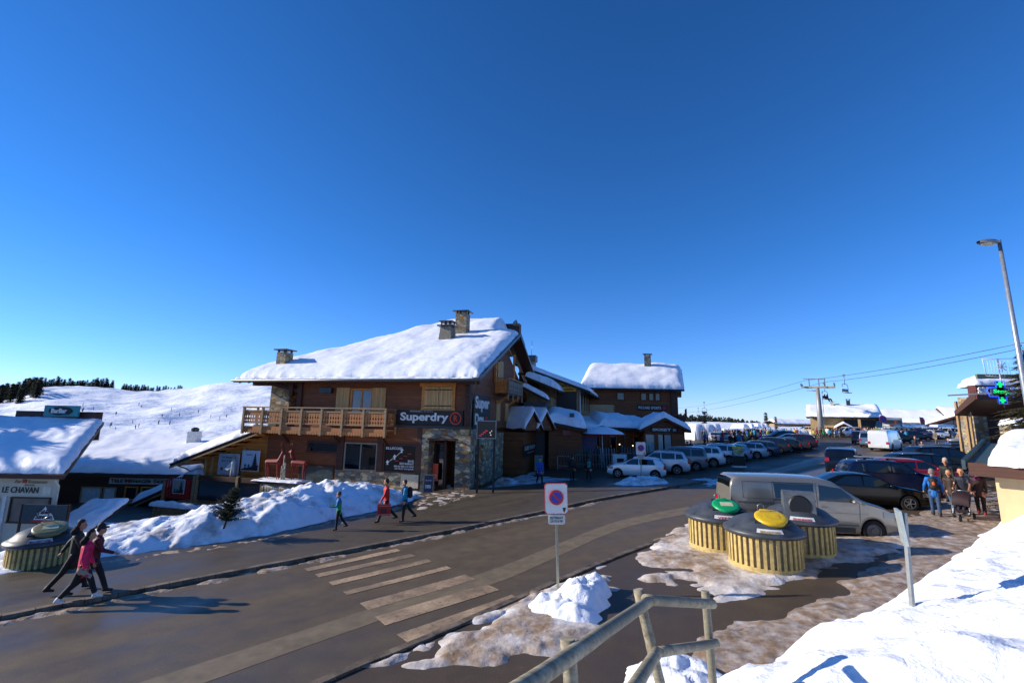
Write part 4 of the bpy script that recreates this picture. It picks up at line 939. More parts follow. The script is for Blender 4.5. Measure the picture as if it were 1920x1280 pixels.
for px, Y, col in ((1120,41,'3a3f46'),(1140,40.5,'6d7276'),(1095,41.5,'2c4a3a'),(1180,41,'4a4e52'),(1060,40.8,'5a2a26'),(1205,42.5,'3b4148')):
    rk = thing('ski_rack', 'dark ski rack with leaning skis outside the arcade', 'ski rack', tuple(GX(px,Y)), rr.uniform(-.2,.2), group='ski racks outside the arcade')
    m = MB(); m.beam((-.7,.2,1.1),(.7,.2,1.1),.06); m.beam((-.7,.2,0),(-.7,.2,1.1),.05); m.beam((.7,.2,0),(.7,.2,1.1),.05); m.beam((-.7,0,.3),(.7,0,.3),.05); each(m,'rail', M_METAL, rk)
    m = MB()
    for k in range(6): x = -.6+k*.24; m.beam((x,-.15,.0),(x+.02,.18,1.65),.09,.02)
    each(m,'ski', flat(col,.4), rk)
# ------------------------------------------------------------------ far buildings
FA = qhouse('lift_station', 'long beige lift station with thick even snow roof beyond the pylon', 'building', (57.3,90,2.2), -33, [(.6,11,0,9,0,3.7)], flat('b79a6e',.8),
   [(0,11.6,-1.5,10,lambda x,y: 3.75+.36*min(y+1.5,10-y),.5,81)])
MB().box(5.8,10.9,-.05,.0,0,3.3).obj('shop_front', flat('1d1a1a',.4), FA); MB().box(7.9,8.3,-1.3,-1.0,0,3.6).obj('pillar', flat('c0a070'), FA); MB().box(2.8,4.0,-.06,0,0,1.8).obj('gateway', M_BLACK, FA)
m = MB(); m.prism([(4.2,1.5),(5.7,2.4),(7.2,1.5),(7.2,1.7),(5.7,2.6),(4.2,1.7)],-2.6,-.1); c_ = m.obj('porch_roof', M_BROWN, FA); roof_snow('roof_snow', c_, lambda x,y: 2.6-.6*abs(x-5.7), 4.25,7.15,-2.55,-.2,.3,20,10,9,edge=.3)
m = MB(); m.box(4.5,4.8,-2.4,-2.2,0,1.7); m.box(6.6,6.9,-2.4,-2.2,0,1.7); each(m,'pillar', flat('b79a6e'), FA)
chimney(FA,4.4,3.5,5.6,6.8,.5,.5,flat('c0b8a0'),False); chimney(FA,7.0,3.5,5.6,7.0,.6,.5,M_DMETAL)
FB_ = qhouse('market_hall', 'broad low hall with wide snow roof and dark gable behind the coach', 'hall', (91,120,2.6), -25, [(0,19,0,10,0,2.6)], M_WOOD,
   [(-1,15,-1.2,11,lambda x,y: 2.4+.42*min(y+1.2,11-y),.5,82)])
m = MB(); m.prismx([(-1.8,2.2),(11.5,2.2),(4.9,5.6)],15.0,19.5); m.obj('gable_block', flat('33281f'), FB_)
m = MB(); m.prismx([(-2.2,2.1),(4.9,5.5),(12,2.1),(12,2.4),(4.9,5.8),(-2.2,2.4)],14.6,19.9); c_ = m.obj('roof', M_BROWN, FB_); roof_snow('roof_snow', c_, lambda x,y: 5.8-.48*abs(y-4.9), 14.7,19.7,-2,11.8,.4,14,30,83,edge=.4)
FC = thing('ski_school', 'wide gabled timber hall with blue windows and red white sign at the far right', 'hall', (100.5,108,2.9), R(-38))
m = MB(); m.box(-1,12,0,10,0,1.6); m.obj('wall', M_WOOD, FC); m = MB(); m.prism([(-1.2,1.6),(12.2,1.6),(5.5,4.3)],.1,.4); m.obj('gable_glass', glass('blue_glass','223a5c'), FC)
m = MB(); m.prism([(-3.2,1.2),(5.5,4.6),(14.2,1.2),(14.2,1.55),(5.5,4.95),(-3.2,1.55)],-1.6,11); c_ = m.obj('roof', M_BROWN, FC); roof_snow('roof_snow', c_, lambda x,y: 4.95-.39*abs(x-5.5), -3.1,14.1,-1.5,10.9,.55,40,24,84,edge=.5)
m = MB(); [m.box(x-.08,x+.08,-.05,.09,1.5,4.3-abs(x-5.5)*.42) for x in (1.5,4,7,9.5)]; m.box(-1,12,-.08,.08,1.5,1.75); m.box(-1,12,-.03,.07,2.6,2.72); each(m,'frame_bar', M_WOOD, FC)
MB().box(3.6,6.0,-.2,-.1,2.75,3.2).obj('red_sign', flat('b03038'), FC); MB().box(6.0,7.6,-.2,-.1,2.75,3.2).obj('blue_sign', flat('b8c4e0'), FC)
m = MB(); m.add([(4.2,4,5.0),(6.8,4,5.0),(6.8,6,5.0),(4.2,6,5.0),(4.9,4.5,7.0),(6.1,4.5,7.0),(6.1,5.5,7.0),(4.9,5.5,7.0)],[(0,1,5,4),(1,2,6,5),(2,3,7,6),(3,0,4,7),(4,5,6,7)]); c_ = m.obj('chimney', M_BROWN, FC); MB().box(4.7,6.3,4.3,5.7,7.05,7.2).obj('chimney_cap', M_DMETAL, c_)
FC.scale = (1.2,)*3; FB_.scale = (1.15,)*3
FD = qhouse('far_chalet', 'distant low pale building with flat snow roof left of the lift station', 'building', (84,148,2.0), 0, [(1,11,0,6,0,2.6)], flat('9c8666'),
   [(0,12,-1,7,lambda x,y: 2.6+.25*min(y+1,7-y),.5,85)])
FE = qhouse('far_chalet', 'distant snow roofed building behind the pylon foot', 'building', (92,150,2.4), -10, [(1,8,0,6,0,2.0)], flat('b09a78'),
   [(0,9,-1,7,lambda x,y: 2.0+.3*min(y+1,7-y),.5,86)])
# long flat snow walls behind the crowd
for k, (xa, xb, Y, h_) in enumerate([(1303,1356,78,2.6),(1356,1480,84,1.5),(1392,1420,90,2.3),(1420,1446,91,2.3),(1470,1520,88,1.2)]):
    A = GX(xa,Y); B = GX(xb,Y)
    mm = roof_snow('snow_wall', None, lambda x,y: g(x)-.3, A.x, B.x, Y, Y+5, h_+.3, 30, 14, 90+k, M_ROOF, rag=.3, edge=.5, nz=.35); mm['kind'] = 'structure'
# ------------------------------------------------------------------ right: ticket office with big sign, snow star frame
SP = thing('ticket_office', 'ski pass office with canopy roof, stone pier and snow on top at the right edge', 'building', (30.1,30.3,1.9), R(-4))
m = MB(); m.box(0,6,-.6,.0,4.35,5.25); m.obj('fascia', flat('5c2a26',.6), SP); m = MB(); m.prismx([(-.5,4.35),(1.2,3.3),(1.2,3.6),(-.5,4.9)],-.02,6); m.obj('canopy', flat('4a3026',.6), SP)
lettering('SKI',.08,.95,4.62,5.12,-.64,flat('fbfbfb',.4),SP,.05,ext=.06); lettering('PASS',1.2,2.75,4.64,5.14,-.64,flat('fbfbfb',.4),SP,.05,ext=.06)
roof_snow('roof_snow', SP, lambda x,y: 5.25-.1*(y+.5), .1,6,-.5,.9,.5,30,30,72,edge=.6)
MB().box(2.5,6,2.0,2.15,5.2,6.25).obj('upper_parapet', flat('6a7460'), SP); roof_snow('roof_snow', SP, lambda x,y: 5.7, 2.7,6,2.2,3.6,.5,20,20,73,edge=.8)
MB().box(1.15,2.0,1.2,2.2,-1,4.6).obj('stone_pier', M_STONE2, SP); MB().box(1.5,2.5,-.9,-.1,-1,2.75).obj('stone_pier', M_STONE2, SP)
m = MB(); m.box(.5,.62,1.6,1.75,-1,4.3); m.box(.8,.92,1.3,1.45,-1,4.3); m.box(.62,.72,.8,.92,-1,4.2); each(m,'post', M_PLAIN, SP)
MB().box(2.0,6,2.3,2.6,-1,4.4).obj('back_wall', M_BROWN, SP); MB().box(2.5,6,-.7,-.5,.9,2.6).obj('side_wall', flat('b9b096',.8), SP)
roof_snow('wall_snow', SP, lambda x,y: 2.7, 1.5,6,-1.2,-.0,.45,20,10,74,edge=.5)
PH = thing('pharmacy_cross', 'glowing green and blue cross sign reading Stop in front of the ticket office', 'sign', tuple(W(1877,735,26)-Vector((0,0,0))), 0)
m = MB(); m.box(-.45,.45,.02,.1,-.28,.28); m.box(-.2,.2,.02,.1,-.62,.62); m.obj('cross_panel', flat('1c2a50',.4), PH)
def tubes(pl, mat, nm, r_=.022): MB().tube(pl, r_, 6).obj(nm, mat, PH)
EB = emis('2048ff',1.6); EG = emis('10e070',.9)
tubes([(-.75,-.02,.25),(-.25,-.02,.25),(-.25,-.02,.62),(.25,-.02,.62),(.25,-.02,.25),(.75,-.02,.25)],EB,'blue_tube'); tubes([(-.75,-.02,.25),(-.8,-.02,.0),(-.7,-.02,-.25),(-.2,-.02,-.25),(-.2,-.02,-.65),(.25,-.02,-.65),(.25,-.02,-.25),(.7,-.02,-.25)],EB,'blue_tube')
for cz in (.45,-.45):
    m = MB(); m.box(-.05,.05,-.04,0,cz-.17,cz+.17); m.box(-.17,.17,-.04,0,cz-.05,cz+.05); m.obj('green_cross', EG, PH)
lettering('Stop',-.45,.42,-.14,.16,-.03,EG,PH,.02)
MB().beam((.3,.1,0),(.3,3.5,0),.08).obj('arm', M_METAL, PH)
ST = thing('light_star', 'wire frame with white snowflake ornament above the ticket office roof', 'decoration', tuple(W(1875,690,29)), R(2))
m = MB(); m.tube([(-1.1,0,.55),(1.1,0,.65)],.02,5); m.tube([(-1.1,0,.55),(-1.0,0,-.5)],.015,5); m.tube([(-1.0,0,-.5),(1.0,0,-.65)],.015,5)
for k in range(9): m.tube([(-1+k*.2,0,.5),(-.95+k*.2,0,-.5)],.008,4)
for k in range(4): a = k*math.pi/4; m.tube([(.1-.35*math.cos(a),-.02,.1-.35*math.sin(a)),(.1+.35*math.cos(a),-.02,.1+.35*math.sin(a))],.025,5)
m.obj('frame', M_WHITE, ST); MB().tube([(0,.1,-2.5),(0,.05,.6)],.03,5).obj('mast', M_METAL, ST)
# ------------------------------------------------------------------ beige hut, right
HU = thing('hut', 'beige rendered hut with thick overhanging snow roof at the right edge', 'hut', (17.15,16.75,.9), R(-55))
MB().box(0,5,0,2.6,-1.5,2.0).obj('wall', flat('d8b98c',.85,0,.05,3), HU)
def hz(x,y): return 2.2+.2*(y+.9)
m = MB(); m.add([(-.55,-.7,hz(0,-.7)-.12),(5.5,-.7,hz(0,-.7)-.12),(5.5,2.7,hz(0,2.7)-.12),(-.55,2.7,hz(0,2.7)-.12),(-.55,-.7,hz(0,-.7)),(5.5,-.7,hz(0,-.7)),(5.5,2.7,hz(0,2.7)),(-.55,2.7,hz(0,2.7))],[(0,3,2,1),(4,5,6,7),(0,1,5,4),(1,2,6,5),(2,3,7,6),(3,0,4,7)]); hr = m.obj('roof', flat('44585a',.5,.4), HU)
m = MB(); m.box(-.5,5.5,-.76,-.70,1.85,2.30); m.obj('fascia', M_BROWN, hr)
m = MB(); m.prismx([(-.78,2.05),(2.75,2.80),(2.75,3.08),(-.78,2.38)],-.66,-.56); m.obj('verge_flashing', flat('3c5054',.45,.5), hr)
roof_snow('roof_snow', hr, hz, -.05,5.6,-.82,2.8,.62,70,60,76,mat=M_BANKC,rag=.2,edge=.75,nz=.9)
# ================================================================== vehicles
TYRE = flat('0d0d0e',.85); RIM = flat('9a9da0',.3,.8); STEEL = flat('55585b',.45,.7); CGLASS = glass('car_glass','0a0e12',.05)
REDL = flat('a3101a',.25,0,.1); CLEAR = flat('7d868c',.12,.5); PLAT = flat('d9d9d2',.5)
def wheel_data(r, w_, steel=False):
    m = MB(); m.smooth = True
    m.lathe([(r*.62,-w_*.42),(r*.86,-w_*.5),(r*.96,-w_*.42),(r,-w_*.3),(r,w_*.3),(r*.96,w_*.42),(r*.86,w_*.5),(r*.62,w_*.42),(r*.60,0),(r*.62,-w_*.42)],28,(0,0,0),'y'); ty = m.mesh('wheel',[TYRE])
    m = MB(); m.lathe([(r*.64,-w_*.40),(r*.64,-w_*.46),(r*.58,-w_*.46),(r*.56,-w_*.25),(r*.56,w_*.25),(r*.58,w_*.46),(r*.64,w_*.46),(r*.64,w_*.40)],28,(0,0,0),'y')
    for sg in (-1,1):
        yy = sg*w_*.40
        if steel:
            m.lathe([(r*.56,yy*.8),(r*.30,yy*.9),(r*.26,yy*1.1),(0,yy*1.1)],20,(0,0,0),'y')
        else:
            for k in range(5):
                a = 2*math.pi*k/5; m.beam((0,yy,0),(r*.6*math.cos(a),yy*1.02,r*.6*math.sin(a)),r*.20,.03); m.lathe([(r*.14,yy*.9),(r*.14,yy*1.12),(0,yy*1.15)],12,(0,0,0),'y')
    ri = m.mesh('rim',[STEEL if steel else RIM]); return ty, ri
_wh = {}
def car_proto(L, Wd, prof, belt, wins, wx, wr, z0=.22, ws=None, rw=None, tum=.22, steel=False, lights=None, plan=.10, rails=False, extras=()):
    """prof: centre line outline rear to front (x,z). wins: side windows as 4 (x,z) corners. wx: wheel x positions."""
    P = []; 
    for i in range(len(prof)-1):
        a, b = prof[i], prof[i+1]; n = max(1, int(math.hypot(b[0]-a[0], b[1]-a[1])/.09))
        for k in range(n): P.append((a[0]+(b[0]-a[0])*k/n, a[1]+(b[1]-a[1])*k/n))
    P.append(prof[-1])
    for _ in range(2): P = [P[0]]+[((P[i-1][0]+2*P[i][0]+P[i+1][0])/4, (P[i-1][1]+2*P[i][1]+P[i+1][1])/4) for i in range(1,len(P)-1)]+[P[-1]]
    hw = Wd/2
    def zt(x): return lin(x, [p[0] for p in P], [p[1] for p in P])
    def wplan(x):
        q = abs(x)/(L/2); return hw*(1-plan*max(0,(q-.55)/.45)**2.4)
    def sy(x, z):
        w_ = wplan(x)
        if z < z0+.25: return w_*(.955+.045*(z-z0)/.25)
        if z <= belt: return w_*(1-.022*((z-.55)/.5)**2)
        return w_*(.99-.01)-tum*(z-belt)
    def zb(x):
        b = z0+.12*max(0,(abs(x)/(L/2)-.86)/.14)
        for c in wx:
            d = abs(x-c); R_ = wr+.055
            if d < R_: b = max(b, wr+math.sqrt(R_*R_-d*d))
        return b
    # refine stations near wheel arches
    st = list(P)
    for c in wx:
        for k in range(17):
            x = c-(wr+.055)*math.cos(math.pi*k/16); st.append((x, zt(x)))
            if k in (0,16): st.append((x+(-.004 if k==0 else .004), zt(x)))
    st = sorted(set((round(a,4), round(b,4)) for a, b in st if -L/2 <= a <= L/2), key=lambda p: p[0]) if True else st
    NS = 15; rows = []
    for (x, z) in st:
        zt_ = max(z, z0+.2); b = min(zb(x), zt_-.05); ze = zt_-.07; r = []
        yb_ = sy(x, b); r.append((x,0,b)); r.append((x,yb_*.9,b))
        for k in range(7):
            zz = b+(min(belt,ze)-b)*k/6; r.append((x, sy(x,zz), zz))
        for k in range(1,4):
            zz = min(belt,ze)+(max(ze-belt,0))*k/3; r.append((x, sy(x,zz), zz+.0005*k))
        ye = sy(x, ze); r.append((x, ye-.035, ze+.048)); r.append((x, ye-.13, zt_+.002)); r.append((x, 0, zt_+.03)); rows.append(r)
    m = MB(); m.smooth = True
    n = len(rows[0]); vs = []
    for r in rows: vs += r+[(x,-y,z) for (x,y,z) in r[1:-1]][::-1]
    nn = 2*n-2; fs = []
    for i in range(len(rows)-1):
        for k in range(nn): fs.append((i*nn+k,(i+1)*nn+k,(i+1)*nn+(k+1)%nn,i*nn+(k+1)%nn))
    fs.append(tuple(range(nn))[::1]); fs.append(tuple(range((len(rows)-1)*nn, len(rows)*nn))[::-1])
    m.add(vs, fs); m.sm[-1] = m.sm[-2] = False
    body = m.mesh('body',[paint('888888')])
    parts = [('body', body, 'P', None)]
    m = MB(); m.box(-L/2+.25,L/2-.25,-hw+.22,hw-.22,z0+.02,z0+.5); parts.append(('underbody', m.mesh('underbody',[M_RUB]), None, None))
    for wpts in wins:                  # a b c d: bottom rear, bottom front, top front, top rear
        for sg in (1,-1):
            m = MB(); m.smooth = True
            def fn(u,v,sg=sg):
                bx = wpts[0][0]+(wpts[1][0]-wpts[0][0])*u; bz = wpts[0][1]+(wpts[1][1]-wpts[0][1])*u
                tx = wpts[3][0]+(wpts[2][0]-wpts[3][0])*u; tz = wpts[3][1]+(wpts[2][1]-wpts[3][1])*u
                x = bx+(tx-bx)*v; z = bz+(tz-bz)*v; return (x, sg*(sy(x,z)+.008), z)
            m.grid(fn, 6, 3, sg>0); parts.append(('window', m.mesh('window',[CGLASS]), None, None))
    for rng, nm in ((ws,'windscreen'),(rw,'rear_window')):
        if not rng: continue
        m = MB(); m.smooth = True; xa, xb = rng
        pts = [p for p in P if xa <= p[0] <= xb]
        def fn(u,v):
            i = u*(len(pts)-1); k = min(int(i),len(pts)-2); f = i-k; x = pts[k][0]*(1-f)+pts[k+1][0]*f; z = pts[k][1]*(1-f)+pts[k+1][1]*f
            dx, dz = pts[k+1][0]-pts[k][0], pts[k+1][1]-pts[k][1]; l = math.hypot(dx,dz) or 1
            y = (2*v-1)*(sy(x,max(z-.07,.5))-.12); return (x-dz/l*.016, y, z+.03*(1-min(1,abs(2*v-1)))+dx/l*.016)
        m.grid(fn, 8, 8); parts.append((nm, m.mesh(nm,[CGLASS]), None, None))
    ty, ri = wheel_data(wr, .22, steel)
    for x in wx:
        for sg in (1,-1): parts.append(('wheel', ty, None, (x, sg*(hw-.12), wr), [('rim', ri)]))
    lz = lights or (.62,.78,.7,.95)
    zr = (prof[0][1])
    for sg in (1,-1):
        m = MB(); xr = -L/2; y = sg*(sy(xr+.12,.8)-.10)
        m.smooth = True; m.grid(lambda u,v: (xr+.16*(1-u)-.0, sg*(sy(xr+.16*(1-u), lz[2]+(lz[3]-lz[2])*v)+.012), lz[2]+(lz[3]-lz[2])*v), 5, 3, sg<0); 
        xx = xr-.015
        m.add([(xx,sg*(sy(xr,.8)+.01),lz[2]),(xx,sg*(sy(xr,.8)-.22),lz[2]),(xx+.02,sg*(sy(xr,.8)-.22),lz[3]),(xx+.02,sg*(sy(xr,.8)+.01),lz[3])],[(0,1,2,3) if sg<0 else (3,2,1,0)])
        parts.append(('tail_light', m.mesh('tail_light',[REDL]), None, None))
        m = MB(); m.smooth = True; xf = L/2
        m.grid(lambda u,v: (xf-.42*(1-u)+.0, sg*(sy(xf-.42*(1-u), lz[0]+(lz[1]-lz[0])*v)+.012), lz[0]+(lz[1]-lz[0])*v*(.5+.5*(1-u*.3))), 5, 3, sg>0)
        m.add([(xf+.012,sg*(sy(xf,.7)+.01),lz[0]),(xf+.012,sg*(sy(xf,.7)-.3),lz[0]+.03),(xf+.0,sg*(sy(xf,.7)-.3),lz[1]-.03),(xf+.0,sg*(sy(xf,.7)+.01),lz[1])],[(0,1,2,3) if sg>0 else (3,2,1,0)])
        parts.append(('headlight', m.mesh('headlight',[CLEAR]), None, None))
        m = MB(); m.smooth = True; mx = wins[0][1][0]-.08 if not ws else ws[0]+.05
        xm = max(w_[1][0] for w_ in wins)-.18; m.ball((xm, sg*(hw+.06), belt+.07),(.07,.10,.07),8,6); parts.append(('mirror', m.mesh('mirror',[paint('888888')]), 'P', None))
    m = MB(); m.box(-L/2-.025,-L/2+.01,-.26,.26,.72 if zr>.7 else .5,.83 if zr>.7 else .61); parts.append(('licence_plate', m.mesh('licence_plate',[PLAT]), None, None))
    m = MB(); m.box(L/2-.02,L/2+.02,-.30,.30,.35,.55); parts.append(('grille', m.mesh('grille',[M_BLACK]), None, None))
    if rails:
        for sg in (1,-1):
            m = MB(); xa, xb = rails; m.tube([(xa,sg*(hw-.30),zt(xa)+.0),(xa+.12,sg*(hw-.30),zt(xa)+.06),(xb-.12,sg*(hw-.30),zt(xb)+.06),(xb,sg*(hw-.30),zt(xb)+.0)],.016,6); parts.append(('roof_rail', m.mesh('roof_rail',[M_METAL]), None, None))
    for nm, me, mt in extras: parts.append((nm, me, mt, None))
    # frost / dirt line: sill trim
    return parts
def put(parts, name, label, cat, loc, hd, group=None, col=None, scale=1, pitch=0):
    t_ = thing(name, label, cat, loc, hd, group)
    if scale != 1: t_.scale = (scale,)*3
    for p in parts:
        o = mk(p[0], p[1], t_)
        if p[2] == 'P' and col: o.material_slots[0].link = 'OBJECT'; o.material_slots[0].material = col
        if len(p) > 3 and p[3]: o.location = p[3]
        if len(p) > 4:
            for nm, me in p[4]: mk(nm, me, o)
    return t_
HATCH = car_proto(4.0,1.74,[(-2.0,.45),(-1.99,.85),(-1.86,1.0),(-1.62,1.36),(-1.5,1.42),(-.5,1.46),(.1,1.43),(.75,1.12),(1.0,.98),(1.55,.90),(1.9,.74),(2.0,.5)],.95,
   [[(-1.30,.98),(-.25,.96),(-.25,1.36),(-1.15,1.33)],[(-.18,.96),(.86,.95),(.25,1.33),(-.18,1.36)]],(-1.28,1.25),.31,ws=(.12,.92),rw=(-1.9,-1.58))
WAGON = car_proto(4.65,1.82,[(-2.32,.45),(-2.3,.88),(-2.15,1.0),(-1.85,1.36),(-1.7,1.42),(-.5,1.48),(.2,1.45),(.95,1.1),(1.2,.99),(1.85,.9),(2.2,.75),(2.32,.5)],.96,
   [[(-1.95,1.02),(-1.3,.99),(-1.3,1.36),(-1.75,1.32)],[(-1.22,.99),(-.25,.97),(-.25,1.39),(-1.22,1.37)],[(-.18,.97),(.98,.97),(.35,1.36),(-.18,1.39)]],(-1.35,1.42),.33,ws=(.25,1.1),rw=(-2.2,-1.82),rails=(-1.6,.1))
SUV = car_proto(4.45,1.86,[(-2.22,.5),(-2.2,1.0),(-2.08,1.12),(-1.85,1.55),(-1.7,1.62),(-.5,1.68),(.2,1.64),(.85,1.24),(1.1,1.12),(1.7,1.04),(2.1,.9),(2.22,.6)],1.1,
   [[(-1.8,1.17),(-1.25,1.14),(-1.25,1.52),(-1.65,1.49)],[(-1.17,1.14),(-.25,1.12),(-.25,1.56),(-1.17,1.54)],[(-.18,1.12),(.88,1.12),(.3,1.52),(-.18,1.56)]],(-1.3,1.36),.36,z0=.28,ws=(.25,1.0),rw=(-2.14,-1.82),lights=(.75,.92,.85,1.08),rails=(-1.6,.1))
SEDAN = car_proto(4.6,1.82,[(-2.3,.5),(-2.28,.9),(-2.2,1.0),(-1.75,1.03),(-1.0,1.38),(-.4,1.45),(.15,1.42),(.9,1.08),(1.15,.97),(1.85,.87),(2.2,.72),(2.3,.5)],.95,
   [[(-1.35,1.0),(-.25,.97),(-.25,1.36),(-.85,1.33)],[(-.18,.97),(.95,.96),(.3,1.34),(-.18,1.36)]],(-1.35,1.4),.33,ws=(.22,1.05),rw=(-1.7,-1.02))
MPV = car_proto(4.3,1.78,[(-2.15,.5),(-2.13,1.0),(-2.08,1.2),(-1.98,1.68),(-1.85,1.76),(-.5,1.8),(.5,1.75),(1.2,1.2),(1.45,1.05),(1.9,.92),(2.15,.6)],1.1,
   [[(-1.9,1.15),(-1.0,1.12),(-1.0,1.62),(-1.8,1.6)],[(-.92,1.12),(.2,1.1),(.2,1.65),(-.92,1.64)],[(.28,1.1),(1.2,1.1),(.62,1.62),(.28,1.65)]],(-1.3,1.35),.32,ws=(.6,1.32),rw=(-2.12,-1.97))
VANW = car_proto(5.2,1.95,[(-2.6,.5),(-2.58,1.2),(-2.54,1.98),(-2.4,2.1),(-.5,2.15),(1.0,2.1),(1.75,1.4),(2.0,1.15),(2.45,1.0),(2.6,.6)],1.15,
   [[(.75,1.2),(1.75,1.2),(1.25,1.85),(.75,1.88)]],(-1.6,1.65),.35,ws=(1.08,1.85),tum=.10)
lab = 'cars parked nose in along the left side of the road'
rows = [(HATCH,'e6e9ea','white hatchback nearest of the left parked row, behind the second no parking sign','hatchback'),(SUV,'c9ccd0','silver crossover parked beside the white hatchback','crossover'),
 (MPV,'70757a','grey people carrier between the silver crossover and a white off-roader','people carrier'),(SUV,'dfe1e2','white off-roader with orange tail lights parked after the grey people carrier','off-roader'),
 (SUV,'d4d8dc','pale silver off-roader with snow on its roof, left of the yellow banner','off-roader'),(HATCH,'8fa2b5','pale blue hatchback half hidden behind the yellow banner','hatchback'),
 (WAGON,'b4b9bd','long silver estate car seen side on right of the yellow banner','estate car'),(WAGON,'3b4a5e','slate blue estate car behind the long silver estate','estate car'),
 (SUV,'1f2733','dark blue off-roader in the middle of the left row','off-roader'),(WAGON,'181b20','black estate car in the far half of the left row','estate car'),
 (SEDAN,'2b2f36','charcoal saloon near the far end of the left row','saloon'),(SUV,'2a1a22','dark plum off-roader near the far end of the left row','off-roader')]
def gput(P, name, label, cat, x, y, hd, group=None, col='888888', dz=0): return put(P, name, label, cat, (x,y,g(x)+dz), R(hd), group, paint(col))
for k, (P, c, l, nm) in enumerate(rows):
    rx, ry = 10.55+2.2*k, 32.75+1.86*k; hd = 163-1.8*k
    cx, cy = rx+1.3*math.cos(R(hd))-.87*math.sin(R(hd))*-1*-1, ry+1.3*math.sin(R(hd))
    cx = rx+1.3*math.cos(R(hd))-(-.8)*math.sin(R(hd))*-1; cy = ry+1.3*math.sin(R(hd))+.8*abs(math.cos(R(hd)))
    gput(P, nm.replace(' ','_').replace('-','_'), l, 'car', cx, cy, hd, lab, c)
gput(HATCH,'hatchback','silver hatchback facing the camera at the far end of the left row','car', *GX(1500,60).xy, -112, None, 'a8b4c0')
gput(SUV,'off_roader','large dark grey off-roader seen side on at the far end of the left row','car', *GX(1462,66).xy, 175, None, '2e3238')
gput(SEDAN,'saloon','white car behind the silver hatchback at the far end of the left row','car', *GX(1478,62).xy, 160, None, 'dfe3e6')
# van in the foreground
VP = [(-2.64,.5),(-2.63,1.1),(-2.60,1.60),(-2.54,1.90),(-2.42,1.98),(-.5,2.01),(.45,1.99),(.80,1.90),(1.50,1.42),(1.72,1.27),(2.25,1.14),(2.52,1.00),(2.64,.66)]
VW = car_proto(5.28,1.90,VP,1.22,[[(-1.15,1.30),(.10,1.30),(.12,1.80),(-1.17,1.80)],[(.26,1.27),(1.50,1.25),(.98,1.70),(.30,1.80)]],(-1.50,1.88),.355,z0=.24,ws=(.80,1.62),rw=(-2.60,-2.44),tum=.13,steel=True,lights=(.80,1.0,.78,1.12),plan=.085)
van = put(VW,'van','grey beige panel van parked side on behind the waste containers','van',(10.55,17.4,g(10.55)-.0),R(-8),None,paint('8a857a'))
hw = .95
def vs_(x,z): return -(.95*(1-.085*max(0,(abs(x)/2.64-.55)/.45)**2.4)*((1-.022*((z-.55)/.5)**2) if z<=1.22 else .98)-(.13*(z-1.22) if z>1.22 else 0))
def vstrip(x0,z0,x1,z1,w_,name,mat,off=.010):
    m = MB(); m.smooth = True; d = Vector((x1-x0,0,z1-z0)); l = d.length; d.normalize(); nx = Vector((-d.z,0,d.x))*w_/2
    def fn(u,v):
        p = Vector((x0,0,z0))+d*l*u+nx*(2*v-1); return (p.x, vs_(p.x,p.z)-off, p.z)
    m.grid(fn, 12, 1, False); return m.obj(name, mat, van)
seam = flat('4a4842',.6)
for q in ((.18,.50,.20,1.86),(1.46,.60,1.52,1.24),(-1.22,.52,-1.22,1.86),(-2.2,1.28,-1.24,1.28),(-2.2,1.84,-1.24,1.84),(-2.2,1.28,-2.2,1.84),(-2.4,.62,-2.0,.62)): vstrip(*q,.014,'panel_seam',seam)
vstrip(-2.4,1.14,-1.2,1.14,.05,'sliding_door_rail',flat('5c5a55',.5)); vstrip(-1.1,.52,1.4,.52,.03,'panel_seam',seam)
vstrip(-2.4,.9,1.75,.9,.012,'panel_seam',flat('6e6b63',.5)); vstrip(-1.15,.36,1.3,.36,.16,'sill_trim',flat('2e2e2d',.7))
for x in (.32,-1.05): MB().box(x,x+.18,vs_(x,1.08)-.035,vs_(x,1.08)-.01,1.06,1.10).obj('door_handle', flat('7b776e',.4,.4), van)

vstrip(-1.2,1.26,.14,1.26,.04,'window_trim',M_BLACK); vstrip(-1.2,1.83,.14,1.83,.03,'window_trim',M_BLACK)

